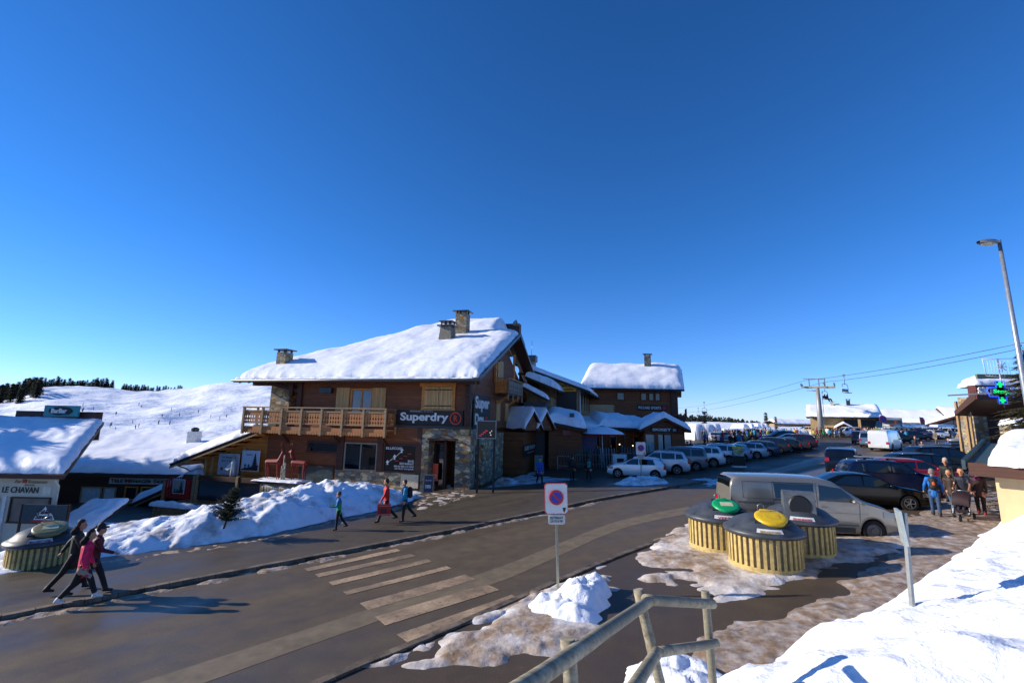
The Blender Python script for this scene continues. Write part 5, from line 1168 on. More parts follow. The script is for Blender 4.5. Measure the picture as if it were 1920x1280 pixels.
# far side row
rr = random.Random(5)
right = [(SEDAN,'0b0c0e','black saloon with alloy wheel close behind the van','saloon',1.40,-17),(SUV,'0f1a38','dark blue off-roader carrying a ski rack beside the black saloon','off-roader',1.36,-17),
 (HATCH,'b01822','red hatchback whose red roof edge shows behind the blue off-roader','hatchback',1.25,-17),(WAGON,'0c0d10','black estate car behind the red hatchback with sun glinting on its door','estate car',1.42,-15),
 (SUV,'101216','black off-roader in the middle of the right row','off-roader',1.36,-14),(WAGON,'1b1e26','low dark estate car with pale roof rails in the right row','estate car',1.42,-12),
 (WAGON,'20242c','dark estate carrying a silver roof box','estate car',1.42,-10),(SUV,'2c3a4e','steel blue off-roader between roof box car and white panel van','off-roader',1.36,-8)]
for k, (P, c, l, nm, fw, hd) in enumerate(right):
    wx_, wy_ = 17.0+3.25*k, 20.3+2.45*k
    h = R(hd); cx = wx_-fw*math.cos(h)-.85*math.sin(h); cy = wy_-fw*math.sin(h)+.85*math.cos(h)
    o = gput(P, nm.replace(' ','_').replace('-','_'), l, 'car', cx, cy, hd, 'cars parked along the right side', c)
    if k == 1:
        m = MB()
        for x in (-.9,.1): m.box(x-.03,x+.03,-.7,.7,1.74,1.79)
        m.box(-.95,-.85,.2,.32,1.66,1.76); m.box(.05,.15,.2,.32,1.66,1.76); each(m,'roof_rack', M_BLACK, o)
        m = MB(); m.beam((-1.5,-.3,1.82),(.8,-.3,1.80),.10,.03); m.beam((-1.4,.1,1.82),(.8,.1,1.80),.10,.03); each(m,'ski', flat('b8bcc2',.3,.3), o)
    if k == 6:
        m = MB(); m.smooth = True; m.ball((-.3,0,1.72),(1.0,.4,.2),16,10); m.obj('roof_box', flat('9aa0a8',.3,.3), o)
gput(SUV,'off_roader','dark blue off-roader seen from behind near the road centre','car',23.0,32.6,52,None,'0c1424')
gput(VANW,'van','white delivery van seen from behind in the right row','van',*GX(1662,50).xy,38,None,'e2e2e0')
gput(MPV,'people_carrier','pale blue people carrier left of the white delivery van','car',*GX(1632,56).xy,48,None,'5d7388')
gput(SUV,'off_roader','navy off-roader farthest left of the right row','car',*GX(1616,62).xy,48,None,'18223c')
gput(WAGON,'estate_car','black estate car behind the white delivery van roof','car',*GX(1680,62).xy,-5,None,'1b1e24')
gput(WAGON,'estate_car','long dark blue estate car before the coach','car',*GX(1712,68).xy,-8,None,'1a2338')
gput(MPV,'people_carrier','white people carrier side on beneath the lift pylon','car',*GX(1590,82).xy,176,None,'dcdedd')
gput(MPV,'people_carrier','grey people carrier behind the white one near the pylon','car',*GX(1618,86).xy,176,None,'6f7f90')
# coach
co_ = thing('coach', 'white touring coach with large dark windscreen facing the car park', 'coach', tuple(GX(1662,88)), R(-143))
m = MB(); m.smooth = False; m.prism([(-6,.4),(6,.4),(6.1,1.4),(5.95,3.0),(5.7,3.45),(-5.9,3.45),(-6,3.3)],-1.25,1.25); m.obj('body', paint('dcdcd6'), co_)
MB().prism([(6.03,1.5),(6.11,1.5),(5.96,3.05),(5.88,3.05)],-1.12,1.12).obj('windscreen', CGLASS, co_)
m = MB(); m.box(-5.6,5.2,-1.27,-1.255,1.8,3.0); m.box(-5.6,5.2,1.255,1.27,1.8,3.0); each(m,'side_window', CGLASS, co_)
for sg in (-1,1):
    for x in (-3.8,3.6): 
        o = mk('wheel', wheel_data(.5,.3)[0], co_); o.location = (x,sg*1.12,.5)
    m = MB(); m.ball((6.05,sg*.95,.85),(.08,.18,.12),8,6); m.obj('headlight', CLEAR, co_)
    m = MB(); m.tube([(5.8,sg*1.2,3.2),(6.4,sg*1.45,3.1),(6.4,sg*1.5,2.6)],.05,5); m.obj('mirror', M_BLACK, co_)
MB().box(6.09,6.12,-.35,.35,.7,.85).obj('licence_plate', PLAT, co_)
# the distant car park
cols = ['1a1c20','e4e4e2','2a3442','b9bdc2','17181b','dfe0de','6b7178','3a1c20','c9ccd0','1b2638','e6e6e4','4d5359']
cname = {'1a1c20':'black','e4e4e2':'white','2a3442':'dark blue','b9bdc2':'silver','17181b':'jet black','dfe0de':'off-white','6b7178':'grey','3a1c20':'maroon','c9ccd0':'pale silver','1b2638':'navy','e6e6e4':'bright white','4d5359':'dark grey'}
far = [(1700,98),(1716,100),(1732,96),(1748,99),(1764,101),(1780,98),(1796,96),(1706,84),(1722,80),(1736,84),(1752,82),(1768,86),(1782,84),(1800,88),(1815,84),(1694,104),(1742,108),(1758,110),(1776,110),(1808,104),(1512,96),(1526,100),(1340,72),(1358,74),(1378,76),(1420,78),(1636,100),(1604,98),(1690,78),(1706,76),(1724,74),(1740,76),(1756,74),(1772,78),(1788,76),(1700,92),(1738,92),(1760,94),(1790,95),(1820,98),(1690,112),(1724,114),(1800,112)]
pk = [(SUV,'off_roader'),(HATCH,'hatchback'),(WAGON,'estate_car'),(MPV,'people_carrier'),(SEDAN,'saloon')]
seen = {}
for k, (px, Y) in enumerate(far):
    c = cols[(k*5+1)%12]; P, nm = pk[(k*2)%5]; where = 'in the distant car park' if px > 1600 else ('by the foot of the lift pylon' if px > 1490 else 'behind the ski hire hut')
    gput(P, nm, f'small {cname[c]} {nm.replace("_"," ")} {where}', 'car', *GX(px,Y).xy, rr.choice((-100,80,-10,170))+rr.uniform(-8,8), 'cars in the distant car park', c)
gput(VANW,'van','white van parked side on in the distant car park','van',*GX(1722,92).xy,5,None,'e6e6e4')
gput(VANW,'pickup_van','white van with red stripe right of the first one in the distant car park','van',*GX(1775,90).xy,5,None,'dedfe0')
gput(MPV,'people_carrier','white people carrier seen from behind beside the stone pier','car',*GX(1808,74).xy,60,None,'d6d8d2')
# ================================================================== people
def cap_mesh(bm_, a, b, ra, rb, flat_=1.0, n=10):
    a = Vector(a); b = Vector(b); d = b-a; L = d.length; d = d.normalized() if L > 1e-6 else Vector((0,0,1))
    r = d.cross(Vector((1,0,0))); r = d.cross(Vector((0,1,0))) if r.length < .1 else r
    # u along world y-ish, so flattening thins the x (depth) direction of torsos
    v_ = Vector((0,1,0))-d*d.y; v_ = v_.normalized() if v_.length > .1 else d.orthogonal().normalized()
    w_ = d.cross(v_)
    rings = [(-ra*math.cos(t), ra*math.sin(t)) for t in (.25,.8,1.3)]+[(L+rb*math.cos(t), rb*math.sin(t)) for t in (1.3,.8,.25)]
    vs = [a-d*ra*.999]
    for h, rr_ in rings:
        for k in range(n):
            q = 2*math.pi*k/n; vs.append(a+d*h+v_*rr_*math.cos(q)+w_*rr_*math.sin(q)*flat_)
    vs.append(b+d*rb*.999)
    base = [bm_.verts.new(p) for p in vs]; m_ = len(rings)
    for k in range(n): bm_.faces.new((base[0],base[1+(k+1)%n],base[1+k]))
    for i in range(m_-1):
        for k in range(n): bm_.faces.new((base[1+i*n+k],base[1+i*n+(k+1)%n],base[1+(i+1)*n+(k+1)%n],base[1+(i+1)*n+k]))
    for k in range(n): bm_.faces.new((base[-1],base[1+(m_-1)*n+k],base[1+(m_-1)*n+(k+1)%n]))
def remesh(caps, vox, name, mats, region, smooth=2):
    bm_ = bmesh.new()
    for c in caps: cap_mesh(bm_, *c)
    me = bpy.data.meshes.new('tmp'); bm_.to_mesh(me); bm_.free()
    ob = bpy.data.objects.new('tmp', me); COL.objects.link(ob)
    md = ob.modifiers.new('r','REMESH'); md.mode = 'VOXEL'; md.voxel_size = vox
    if smooth: s_ = ob.modifiers.new('s','SMOOTH'); s_.iterations = smooth; s_.factor = .5
    bpy.context.view_layer.update()
    out_ = bpy.data.meshes.new_from_object(ob.evaluated_get(bpy.context.evaluated_depsgraph_get())); bpy.data.objects.remove(ob)
    out_.name = name; out_.materials.clear()
    for m_ in mats: out_.materials.append(m_)
    for p in out_.polygons: p.use_smooth = True; p.material_index = region(p.center) if region else 0
    return out_
SKIN = flat('c08a68',.55,0,.06,5); HAIRS = {'dark':'1c1411','brown':'3a2618','blond':'a58248','grey':'8c8880'}
def person(label, loc, hd, h=1.72, legs=(.35,.05,-.35,.35), arms=(-.3,.2,.3,.3), top='2060c0', bottom='15161a', boots='1a1512', hair='dark', hat=None, hood=None, bag=None, vox=.013, lean=.05, sleeves=True, group=None, head_turn=0, out=(.12,.12), gloves=None, coat=.0, name='person', hold=None, brim=False, collar=None, child=False, z=None):
    s = h/1.75; hs = 1.18 if child else 1.0
    def dirv(a): return Vector((math.sin(a),0,-math.cos(a)))
    J = {}; pel = Vector((0,0,.93)); ch = pel+Vector((math.sin(lean)*.40,0,.40)); nk = ch+Vector((math.sin(lean)*.17,0,.17)); hdp = nk+Vector((.03+lean*.1,0,.14))
    caps = []; feet = []
    sides = (1,-1)
    for i, sg in enumerate(sides):
        hp = pel+Vector((0,sg*.095,-.02)); a, k = legs[2*i], legs[2*i+1]
        kn = hp+dirv(a)*.43; an = kn+dirv(a-k)*.42; to = an+Vector((.13,sg*.02,-.055)) if k < .6 else an+Vector((.09,sg*.02,-.11))
        feet.append((an,to)); J[sg] = (hp,kn,an,to)
        caps += [(hp,kn,.098,.075),(kn,an,.074,.060),(an-Vector((.03,0,.03)),to,.045,.036)]
    ar = {}
    for i, sg in enumerate(sides):
        sh = ch+Vector((0,sg*.175,.09)); a, e = arms[2*i], arms[2*i+1]; o = out[i]
        d1 = Vector((math.sin(a)*math.cos(o), sg*math.sin(o), -math.cos(a)*math.cos(o))); el = sh+d1*.28
        d2 = Vector((math.sin(a+e)*math.cos(o*.4), sg*math.sin(o*.4)*(1 if e < 1 else -1.5), -math.cos(a+e))); wr_ = el+d2.normalized()*.25; d2 = d2.normalized()
        ar[sg] = (sh,el,wr_,d2)
        caps += [(sh,el,.052,.042),(el,wr_,.040,.028)]
        pm = wr_+d2*.075; caps.append((wr_,pm,.030,.034,.55))
        side = Vector((1,0,0))-d2*d2.x; side = side.normalized() if side.length > .1 else Vector((0,1,0)); inn = d2.cross(side)*sg
        curl = .6
        for f in range(4):
            b0 = pm+side*(.028-.019*f); l = (.062,.07,.066,.05)[f]; d3 = (d2+inn*curl*.4).normalized(); m1 = b0+d3*l*.55; m2 = m1+(d2+inn*curl*1.5).normalized()*l*.45
            caps += [(b0,m1,.0095,.009),(m1,m2,.009,.008)]
        tb = wr_+d2*.03+side*.03; caps.append((tb, tb+(d2*.6+side*.7+inn*.3).normalized()*.055,.012,.010))
    caps += [(pel-Vector((0,0,.03)),pel+Vector((0,0,.12)),.145,.135,.78),(pel+Vector((0,0,.12)),ch,.135,.165,.72),(ch+Vector((0,-.12,.07)),ch+Vector((0,.12,.07)),.075,.075),(nk-Vector((0,0,.05)),hdp,.058,.055)]
    hr = .098*hs
    caps += [(hdp+Vector((-.015,0,.02)),hdp+Vector((-.01,0,.075)),hr*.86,hr,.98),(hdp+Vector((.02,0,-.04)),hdp+Vector((.045,0,-.035)),.06*hs,.05*hs),(hdp+Vector((.082*hs,0,.035)),hdp+Vector((.108*hs,0,.0)),.010,.015),
             (hdp+Vector((0,.088*hs,.02)),hdp+Vector((0,.092*hs,-.01)),.018,.014),(hdp+Vector((0,-.088*hs,.02)),hdp+Vector((0,-.092*hs,-.01)),.018,.014)]
    zmin = min(min(f[1].z-.036, f[0].z-.075) for f in feet)
    bm_t = flat(bottom,.75,0,.25,14,.9); tp = flat(top,.65,0,.25,8,1.0); bt = flat(boots,.6)
    hands = [(ar[sg][2], ar[sg][1]) for sg in sides]
    def reg(c):
        if c.z > nk.z-.02: return 0
        for sg in sides:
            if (c-ar[sg][2]).dot(ar[sg][3]) > -.03 and (c-ar[sg][2]).length < .2: return 3 if gloves else 0
            if not sleeves and abs(c.y) > .2 and ((c-ar[sg][1]).length < .30 and c.z < ch.z-.06): return 0
        if c.z < pel.z+.03:
            for sg in sides:
                if (c-J[sg][2]).dot((J[sg][2]-J[sg][1]).normalized()) > -.06 and (c-J[sg][2]).length < .26: return 2
            return 1
        return 4
    t_ = thing(name, label, 'person', (loc[0],loc[1],(g(loc[0]) if z is None else z)-zmin*s+.005), hd, group); t_.scale = (s,s,s)
    gm_ = flat(gloves,.7) if gloves else SKIN
    body = remesh(caps, vox, 'body', [SKIN,bm_t,bt,gm_,tp], reg); bo = mk('body', body, t_)
    # clothing that follows the body
    if top != 'none':
        c2 = [(pel+Vector((0,0,-.10-coat)),pel+Vector((0,0,.12)),.158,.152,.82),(pel+Vector((0,0,.12)),ch,.153,.182,.78),(ch+Vector((0,-.13,.07)),ch+Vector((0,.13,.07)),.09,.09),(nk-Vector((0,0,.06)),nk+Vector((.0,0,.0)),.085,.072)]
        if sleeves:
            for sg in sides: c2 += [(ar[sg][0],ar[sg][1],.072,.060),(ar[sg][1],ar[sg][2]-ar[sg][3]*.01,.058,.044)]
        else:
            for sg in sides: c2 += [(ar[sg][0],ar[sg][0]+(ar[sg][1]-ar[sg][0])*.55,.066,.060)]
        rg2 = None; mts = [tp]
        if collar: mts = [tp, flat(collar,.6)]; rg2 = lambda c: 1 if c.z < ch.z-.02 and abs(c.y) < .2 else 0
        mk('jacket' if sleeves else 'shirt', remesh(c2, vox*1.15, 'jacket', mts, rg2), t_)
    hm = flat(HAIRS.get(hair or 'dark'),.75,0,.3,30)
    if hair and hair != 'bald':
        c3 = [(hdp+Vector((-.035,0,.045)),hdp+Vector((-.025,0,.09)),hr*.92,hr*1.04)]
        if hair in ('blond',) or coat > .15: c3.append((hdp+Vector((-.06,0,.02)),hdp+Vector((-.09,0,-.13)),.085,.065))
        mk('hair', remesh(c3, vox*1.2, 'hair', [hm], None), t_)
    if hat:
        c3 = [(hdp+Vector((-.02,0,.085)),hdp+Vector((-.025,0,.115)),hr*1.04,hr*1.0)]
        if brim: c3.append((hdp+Vector((.07,-.04,.09)),hdp+Vector((.13,0,.08)),.03,.03,1))
        mk('hat', remesh(c3, vox*1.2, 'hat', [flat(hat,.7)], None), t_)
    if hood: mk('fur_hood', remesh([(nk+Vector((-.10,-.07,.02)),nk+Vector((-.10,.07,.02)),.085,.085),(nk+Vector((-.06,0,.08)),nk+Vector((-.08,0,-.02)),.09,.08)], vox*1.3, 'hood', [flat(hood,.9,0,.4,40,.8)], None), t_)
    m = MB(); 
    for sg in sides: m.ball(hdp+Vector((.082*hs,sg*.034*hs,.035)),(.010,.014,.009),6,4)
    m.obj('eyes', M_BLACK, t_)
    m = MB(); m.ball(hdp+Vector((.093*hs,0,-.035)),(.006,.022,.006),6,4); m.obj('mouth', flat('8a3c34'), t_)
    if bag:
        bg_ = remesh([(ch+Vector((-.20,-.06,.06)),ch+Vector((-.20,.06,.06)),.10,.10),(ch+Vector((-.22,-.05,-.22)),ch+Vector((-.22,.05,-.22)),.11,.11),(ch+Vector((-.21,0,.05)),ch+Vector((-.23,0,-.2)),.13,.13)], vox*1.4, 'backpack', [flat(bag,.7)], None)
        bp = thing('backpack', 'dark backpack', 'backpack', t_.location, hd); bp.scale = t_.scale
        mk('bag_body', bg_, bp)
        m = MB(); [m.tube([ch+Vector((-.12,sg*.10,.16)),ch+Vector((.04,sg*.11,.17)),ch+Vector((.155,sg*.11,.02)),ch+Vector((.10,sg*.13,-.16)),ch+Vector((-.12,sg*.12,-.2))],.014,5) for sg in sides]; each(m,'strap', M_BLACK, bp)
        person.last_bag = (bp, ch)
    person.info = (t_, ar, pel, ch, hdp, s)
    return t_
def lab_bag(txt): person.last_bag[0]['label'] = txt
WALK = (.42,.08,-.38,.42); WALK2 = (-.40,.45,.40,.06); STAND = (.03,.02,-.05,.05)
# three walkers on the left pavement, heading right
pz = lambda X: g(X)+.12
P_ = G(128,1108,.12); person('Walker in a dark green coat with one arm swung back', P_, R(35), 1.74, (.38,.05,-.42,.2), (-.7,.2,.4,.3), '22281f','121316', hair='brown', hood='2a2018', coat=.12, z=pz(P_.x)); 
P_ = G(166,1116,.12); person('Walker in a black cap and dark red jacket beside the pink jacket', P_, R(35), 1.70, WALK, (-.3,.3,.5,.7), '5a1420','15141a', hair='dark', hat='131316', brim=True, z=pz(P_.x), vox=.013)
P_ = G(146,1128,.12); person('Walker in a bright pink ski jacket and black trousers on the left pavement', P_, R(35), 1.66, (.42,.08,-.34,.30), (.15,.25,-.1,.35), 'f01a5c','17171b', boots='d8d8d6', hair='dark', hood='18100d', coat=.06, z=pz(P_.x), vox=.012)
t_, ar, *_ = person.info
bk = thing('booklet', 'small folded piste map carried by the walker in the pink jacket', 'booklet', (0,0,0)); hw_ = t_.location+Matrix.Rotation(R(35),3,'Z')@(ar[-1][2]+ar[-1][3]*.12)*.95
bk.location = hw_; bk.rotation_euler = (R(25),R(30),R(20)); MB().box(-.16,.16,-.006,.006,-.10,.02).obj('sheet', flat('9a9c9e'), bk); MB().box(.02,.10,-.010,-.007,-.09,-.03).obj('cover_mark', flat('c04038'), bk)
# pavement by the snowbank
P_ = GX(632,19.6); person('Child in a blue and green ski jacket looking down beside the snowbank', P_, R(192), 1.40, (.12,.1,-.35,.35), (.25,1.25,.25,1.3), '1577b8','0e0f12', hair=None, hat='5a3a28', collar='1c9a4c', gloves='15171a', z=pz(P_.x), child=True)
P_ = GX(722,21.0); person('Man in a bright red jacket and dark beanie beside the snowbank', P_, R(200), 1.78, WALK, (.35,.2,-.25,.3), 'd81f1a','1d2026', hair='dark', hat='14161c', coat=.08, z=pz(P_.x))
t_, ar, *_ = person.info
rb_ = thing('red_case', 'flat red carrier case held low by the man in the red jacket', 'case', t_.location+Vector((.02,-.42,.64)), R(8)); rb_.scale = (.72,.8,.72); m = MB(); m.box(-.38,.38,-.07,.07,-.34,.30)
m.obj('case_body', flat('c01c1c',.35), rb_); MB().box(-.18,.18,-.085,-.072,-.2,.05).obj('sticker', flat('5a2a22'), rb_); MB().tube([(-.12,0,.30),(-.1,0,.38),(.1,0,.38),(.12,0,.30)],.014,6).obj('handle', M_BLACK, rb_)
m = MB(); m.box(-.36,.36,-.08,-.071,.20,.23); m.box(-.36,.36,-.08,-.071,-.30,-.27); each(m,'trim', flat('b9a8a0'), rb_)
P_ = GX(757,21.0); person('Woman in a light blue jacket with dark hair walking behind the red jacket', P_, R(195), 1.68, (.1,.05,-.5,.25), (.15,.2,-.1,.4), '2a9cc4','131418', hair='brown', bag='14151a', z=pz(P_.x)); lab_bag('black backpack on the woman in the light blue jacket')
# in the shade by the shops
P_ = GX(1012,32.0); person('Man in a royal blue jacket carrying yellow gloves in the shade by the porch', P_, R(-80), 1.78, WALK, (.1,.2,.2,.4), '1f4fb0','101115', hair='dark', hat='1a1c22', vox=.018)
P_ = GX(1073,33.0); person('Person in black with a white collar and black backpack walking uphill', P_, R(85), 1.78, WALK2, (.2,.2,-.2,.2), '15161a','101114', hair='dark', bag='101114', vox=.018); lab_bag('black backpack on the person in black in the shade')
P_ = GX(1104,33.2); person('Person in a dark jacket with a teal backpack in front of the arcade', P_, R(88), 1.62, WALK, (.2,.2,-.2,.2), '1a1c22','101114', hair='dark', bag='1f7f78', vox=.018); lab_bag('teal backpack on the person in front of the arcade')
# right pavement
P_ = G(1757,968); person('Walker seen from behind in a bright blue jacket and jeans', P_, R(52), 1.74, (.10,.05,-.12,.12), (.15,.4,-.1,.5), '0f6fc4','2f4a6c', hair='grey', bag='101114', out=(.3,.3)); lab_bag('black backpack with orange patch on the walker in bright blue'); bp, ch = person.last_bag
m = MB(); m.ball(ch+Vector((-.33,0,-.08)),(.02,.05,.09),10,6); m.obj('patch', flat('d0561c',.6), bp)
P_ = GX(1789,19.6); person('Blond woman in a brown quilted jacket and blue jeans', P_, R(205), 1.66, WALK, (.1,.3,-.1,.3), '3c2a22','4a6a88', hair='blond')
P_ = GX(1783,21.6); person('Tall man in a black coat and grey woollen hat', P_, R(215), 1.84, STAND, (.05,.2,-.05,.2), '131417','15161a', hair='dark', hat='a9a6a0', coat=.15)
P_ = GX(1813,18.8); person('Man in a navy short sleeved shirt pushing the buggy', P_, R(218), 1.80, (.3,.05,-.25,.2), (.45,.75,.45,.75), '161b30','2a3040', hair='brown', sleeves=False); MAN = person.info[0]
P_ = GX(1842,18.9); person('Woman in a dark maroon jacket with purple scarf and red boots', P_, R(222), 1.70, (.2,.1,-.2,.2), (.05,.2,-.15,.3), '30191e','1c1416', boots='8a1420', hair='dark', collar=None)
m = MB(); t_, ar, pel, ch, hdp, s = person.info; m.smooth = True; m.ball(ch+Vector((.10,0,.12)),(.09,.10,.08),12,8); m.obj('scarf', flat('6a1450',.8), t_)
# buggy with child
bx_, by_ = MAN.location.x-.75, MAN.location.y-.62
PR = thing('buggy', 'three wheeled dark maroon buggy with hood', 'buggy', (bx_,by_,g(bx_)), R(218))
m = MB(); m.tube([(-.55,-.22,1.05),(-.35,-.24,.75),(.25,-.22,.28)],.016,6); m.tube([(-.55,.22,1.05),(-.35,.24,.75),(.25,.22,.28)],.016,6); m.tube([(-.30,-.26,.16),(0,-.24,.45),(.1,-.22,.5)],.014,6); m.tube([(-.30,.26,.16),(0,.24,.45),(.1,.22,.5)],.014,6); m.tube([(-.55,-.22,1.05),(-.58,0,1.07),(-.55,.22,1.05)],.02,6); m.tube([(.25,-.22,.28),(.45,0,.16),(.25,.22,.28)],.016,6); each(m,'frame_tube', M_METAL, PR)
m = MB(); m.smooth = True
m.grid(lambda u,v: (-.32+.50*math.sin(u*1.75)*.9, (2*v-1)*.24, .62+.42*math.cos(u*1.75)*.9+.05*(1-(2*v-1)**2)), 10, 6)
m.grid(lambda u,v: (-.32+.50*math.sin(u*1.75)*.88, (2*v-1)*.235, .61+.42*math.cos(u*1.75)*.88+.05*(1-(2*v-1)**2)), 10, 6, True); m.obj('hood', flat('2a1218',.7), PR)
m = MB(); m.prism([(-.28,.42),(.2,.34),(.22,.40),(-.16,.48),(-.32,.92),(-.38,.90)],-.2,.2); m.obj('seat', flat('26161c',.8), PR)
tyw = MB(); tyw.smooth = True; tyw.lathe([(.10,-.02),(.15,-.025),(.16,0),(.15,.025),(.10,.02),(.10,-.02)],20,(0,0,0),'y'); tw = tyw.mesh('wheel',[M_RUB])
for p in ((-.30,-.28,.16),(-.30,.28,.16),(.47,0,.14)):
    o = mk('wheel', tw, PR); o.location = p; m = MB(); [m.beam((0,0,0),(.1*math.cos(a),0,.1*math.sin(a)),.015) for a in (0,1.57,3.14,4.71)]; m.obj('spokes', M_METAL, o)
bc = thing('person', 'small child in dark clothes sitting in the buggy', 'person', (bx_,by_,g(bx_)), R(218)); sk_ = [((-.2,0,.55),(-.24,0,.72),.10,.10),((-.22,0,.84),(-.22,0,.87),.085,.09),((-.18,.05,.5),(.08,.07,.48),.055,.045),((-.18,-.05,.5),(.08,-.07,.48),.055,.045),((.08,.07,.48),(.14,.07,.32),.042,.035),((.08,-.07,.48),(.14,-.07,.32),.042,.035),((-.22,.11,.7),(-.1,.14,.58),.035,.03),((-.22,-.11,.7),(-.1,-.14,.58),.035,.03),((-.1,.14,.58),(.02,.1,.55),.03,.025),((-.1,-.14,.58),(.02,-.1,.55),.03,.025)]
mk('body', remesh(sk_, .012, 'body', [SKIN, flat('1c1e30',.8)], lambda c: 0 if c.z > .79 else 1), bc); mk('hat', remesh([((-.24,0,.88),(-.24,0,.90),.095,.09)], .015, 'hat', [flat('c8b8b0')], None), bc)
# middle distance
P_ = GX(1783,39); person('Skier in a blue jacket and brown trousers walking down with two children', P_, R(230), 1.74, WALK, (.2,.6,.1,.5), '1a5ca8','3a2a26', boots='b03030', hair='dark', vox=.018)
P_ = GX(1803,38); person('Child in a blue jacket and orange helmet beside the blue skier', P_, R(220), 1.25, STAND, (.2,.4,.1,.5), '2438a0','2a3050', hair=None, hat='d06a30', child=True, vox=.018)
P_ = GX(1815,41); person('Child in a red jacket behind the child with the orange helmet', P_, R(230), 1.25, STAND, (.2,.4,.1,.5), 'b82a22','20242c', hair=None, hat='c8b048', child=True, vox=.018)
P_ = GX(1800,46); person('Person in a pale grey jacket behind the blue skier', P_, R(220), 1.72, WALK, (.2,.4,.1,.5), 'b0b2b4','3a3c44', hair='dark', vox=.022)
P_ = GX(1815,50); person('Person in a dark jacket with a hat near the stone pier', P_, R(220), 1.75, WALK2, (.2,.4,.1,.5), '2c2a34','22242a', hair='dark', hat='4a3038', vox=.022)
P_ = GX(1756,58); person('Person in camouflage beige jacket crossing the car park', P_, R(200), 1.72, WALK, (.2,.2,-.1,.3), '6f6658','5f5a50', hair='dark', hat='4a2c22', vox=.022)
P_ = GX(1720,42); person('Person in a dark blue jacket behind the roof of the black car', P_, R(230), 1.74, STAND, (.2,.2,-.1,.3), '1a2038','20222a', hair='brown', hat='6a3024', vox=.022)
P_ = GX(1732,41); person('Child in a grey padded waistcoat beside the dark blue jacket', P_, R(230), 1.35, STAND, (.2,.2,-.1,.3), '86888c','3a3c40', hair='brown', child=True, vox=.022)
# crowd: a few body shapes copied with their parts
crowd_shapes = []
for (lg, am, hh) in ((WALK,(.3,.2,-.3,.2),1.74),(STAND,(.1,.3,.1,.6),1.70),(WALK2,(.4,.8,.1,.3),1.78),((.1,.05,-.15,.1),(.5,1.0,.5,1.0),1.66)):
    crowd_shapes.append((lg, am, hh))
jcol = [('b8261f','red'),('1d1f26','black'),('1f4f98','blue'),('d8d8d4','white'),('c8601c','orange'),('2b2d33','dark grey'),('7a1f2a','maroon'),('3aa04a','green'),('15161b','jet black'),('2a8fb8','light blue'),('c9b83a','yellow'),('6a4a7a','purple')]
protos = []
for k, (lg, am, hh) in enumerate(crowd_shapes):
    t_ = person('x', (0,0,0), 0, hh, lg, am, '888888','1a1b20', hair=None, hat='2a2228' if k%2 else None, vox=.03, out=(.15,.15))
    if k%2 == 0: mk('hair', remesh([(Vector((-.02,0,1.66)),Vector((-.02,0,1.72)),.10,.10)], .03, 'hair', [flat('241a14')], None), t_)
    protos.append((t_, list(t_.children), t_.location.z-g(0)))
spots = []
rr = random.Random(21)
def spot(px, Y, dz=0): spots.append((px,Y,dz))
for px in (1318,1331,1336,1342): spot(px, 82+rr.uniform(-3,3), .9)
for px in (1318,1338,1350,1362,1372,1376,1384,1396,1402,1410,1415,1422,1430,1436,1446,1455): spot(px, 80+rr.uniform(-3,3))
for px in (1322,1344,1353,1370,1380,1386,1394,1398,1420,1427): spot(px, 60+rr.uniform(-2,2))
for px in (1476,1484,1490,1496,1526,1533,1540,1546,1552,1556,1562,1570,1577): spot(px, 78+rr.uniform(-4,3))
for px in list(range(1316,1460,5)): spot(px+rr.uniform(-2,2), 75+rr.uniform(-8,6))
for px in (1604,1614,1620,1626,1634,1640,1648): spot(px, 80+rr.uniform(-2,4))
for px in (1597,1601,1608,1611,1617,1623,1630,1637,1644,1652): spot(px, 79+rr.uniform(-3,3))
for px in (1692,1701,1716,1735,1752,1768,1783,1795,1806,1824,1828): spot(px, 70+rr.uniform(-8,14))
for px in (1672,1684,1708,1724,1745,1762,1775,1790,1812,1820): spot(px, 84+rr.uniform(-4,6))
for px in (1224,1238,1252,1262,1296,1290): spot(px, 46+rr.uniform(-.6,.6))
for px in (1120,1145,1168,1200,1092): spot(px, 43.5+rr.uniform(-.6,.6))
zone = lambda px: 'in the shade before the shops' if px < 1300 else 'in the crowd on the snow beyond the hut' if px < 1460 else 'waiting by the foot of the lift pylon' if px < 1590 else 'near the coach' if px < 1660 else 'far off between parked cars'
grp = lambda px: 'people before the shops' if px < 1300 else 'crowd on the snow' if px < 1460 else 'people by the pylon' if px < 1590 else 'people by the coach' if px < 1660 else 'people in the car park'
for i, (px, Y, dz) in enumerate(spots):
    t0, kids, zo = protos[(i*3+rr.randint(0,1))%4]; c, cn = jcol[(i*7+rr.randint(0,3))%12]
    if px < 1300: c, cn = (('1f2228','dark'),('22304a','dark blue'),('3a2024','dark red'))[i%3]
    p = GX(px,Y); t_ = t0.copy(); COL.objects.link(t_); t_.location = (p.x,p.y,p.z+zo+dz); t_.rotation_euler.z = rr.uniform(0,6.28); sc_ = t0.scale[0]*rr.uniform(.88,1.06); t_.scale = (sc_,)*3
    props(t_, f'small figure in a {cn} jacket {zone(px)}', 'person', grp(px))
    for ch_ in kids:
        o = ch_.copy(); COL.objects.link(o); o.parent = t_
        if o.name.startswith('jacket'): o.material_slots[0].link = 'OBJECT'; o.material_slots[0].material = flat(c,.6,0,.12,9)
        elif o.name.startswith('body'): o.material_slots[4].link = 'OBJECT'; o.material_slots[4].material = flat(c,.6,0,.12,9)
for t0, kids, _ in protos:
    for k in kids: bpy.data.objects.remove(k)
    bpy.data.objects.remove(t0)
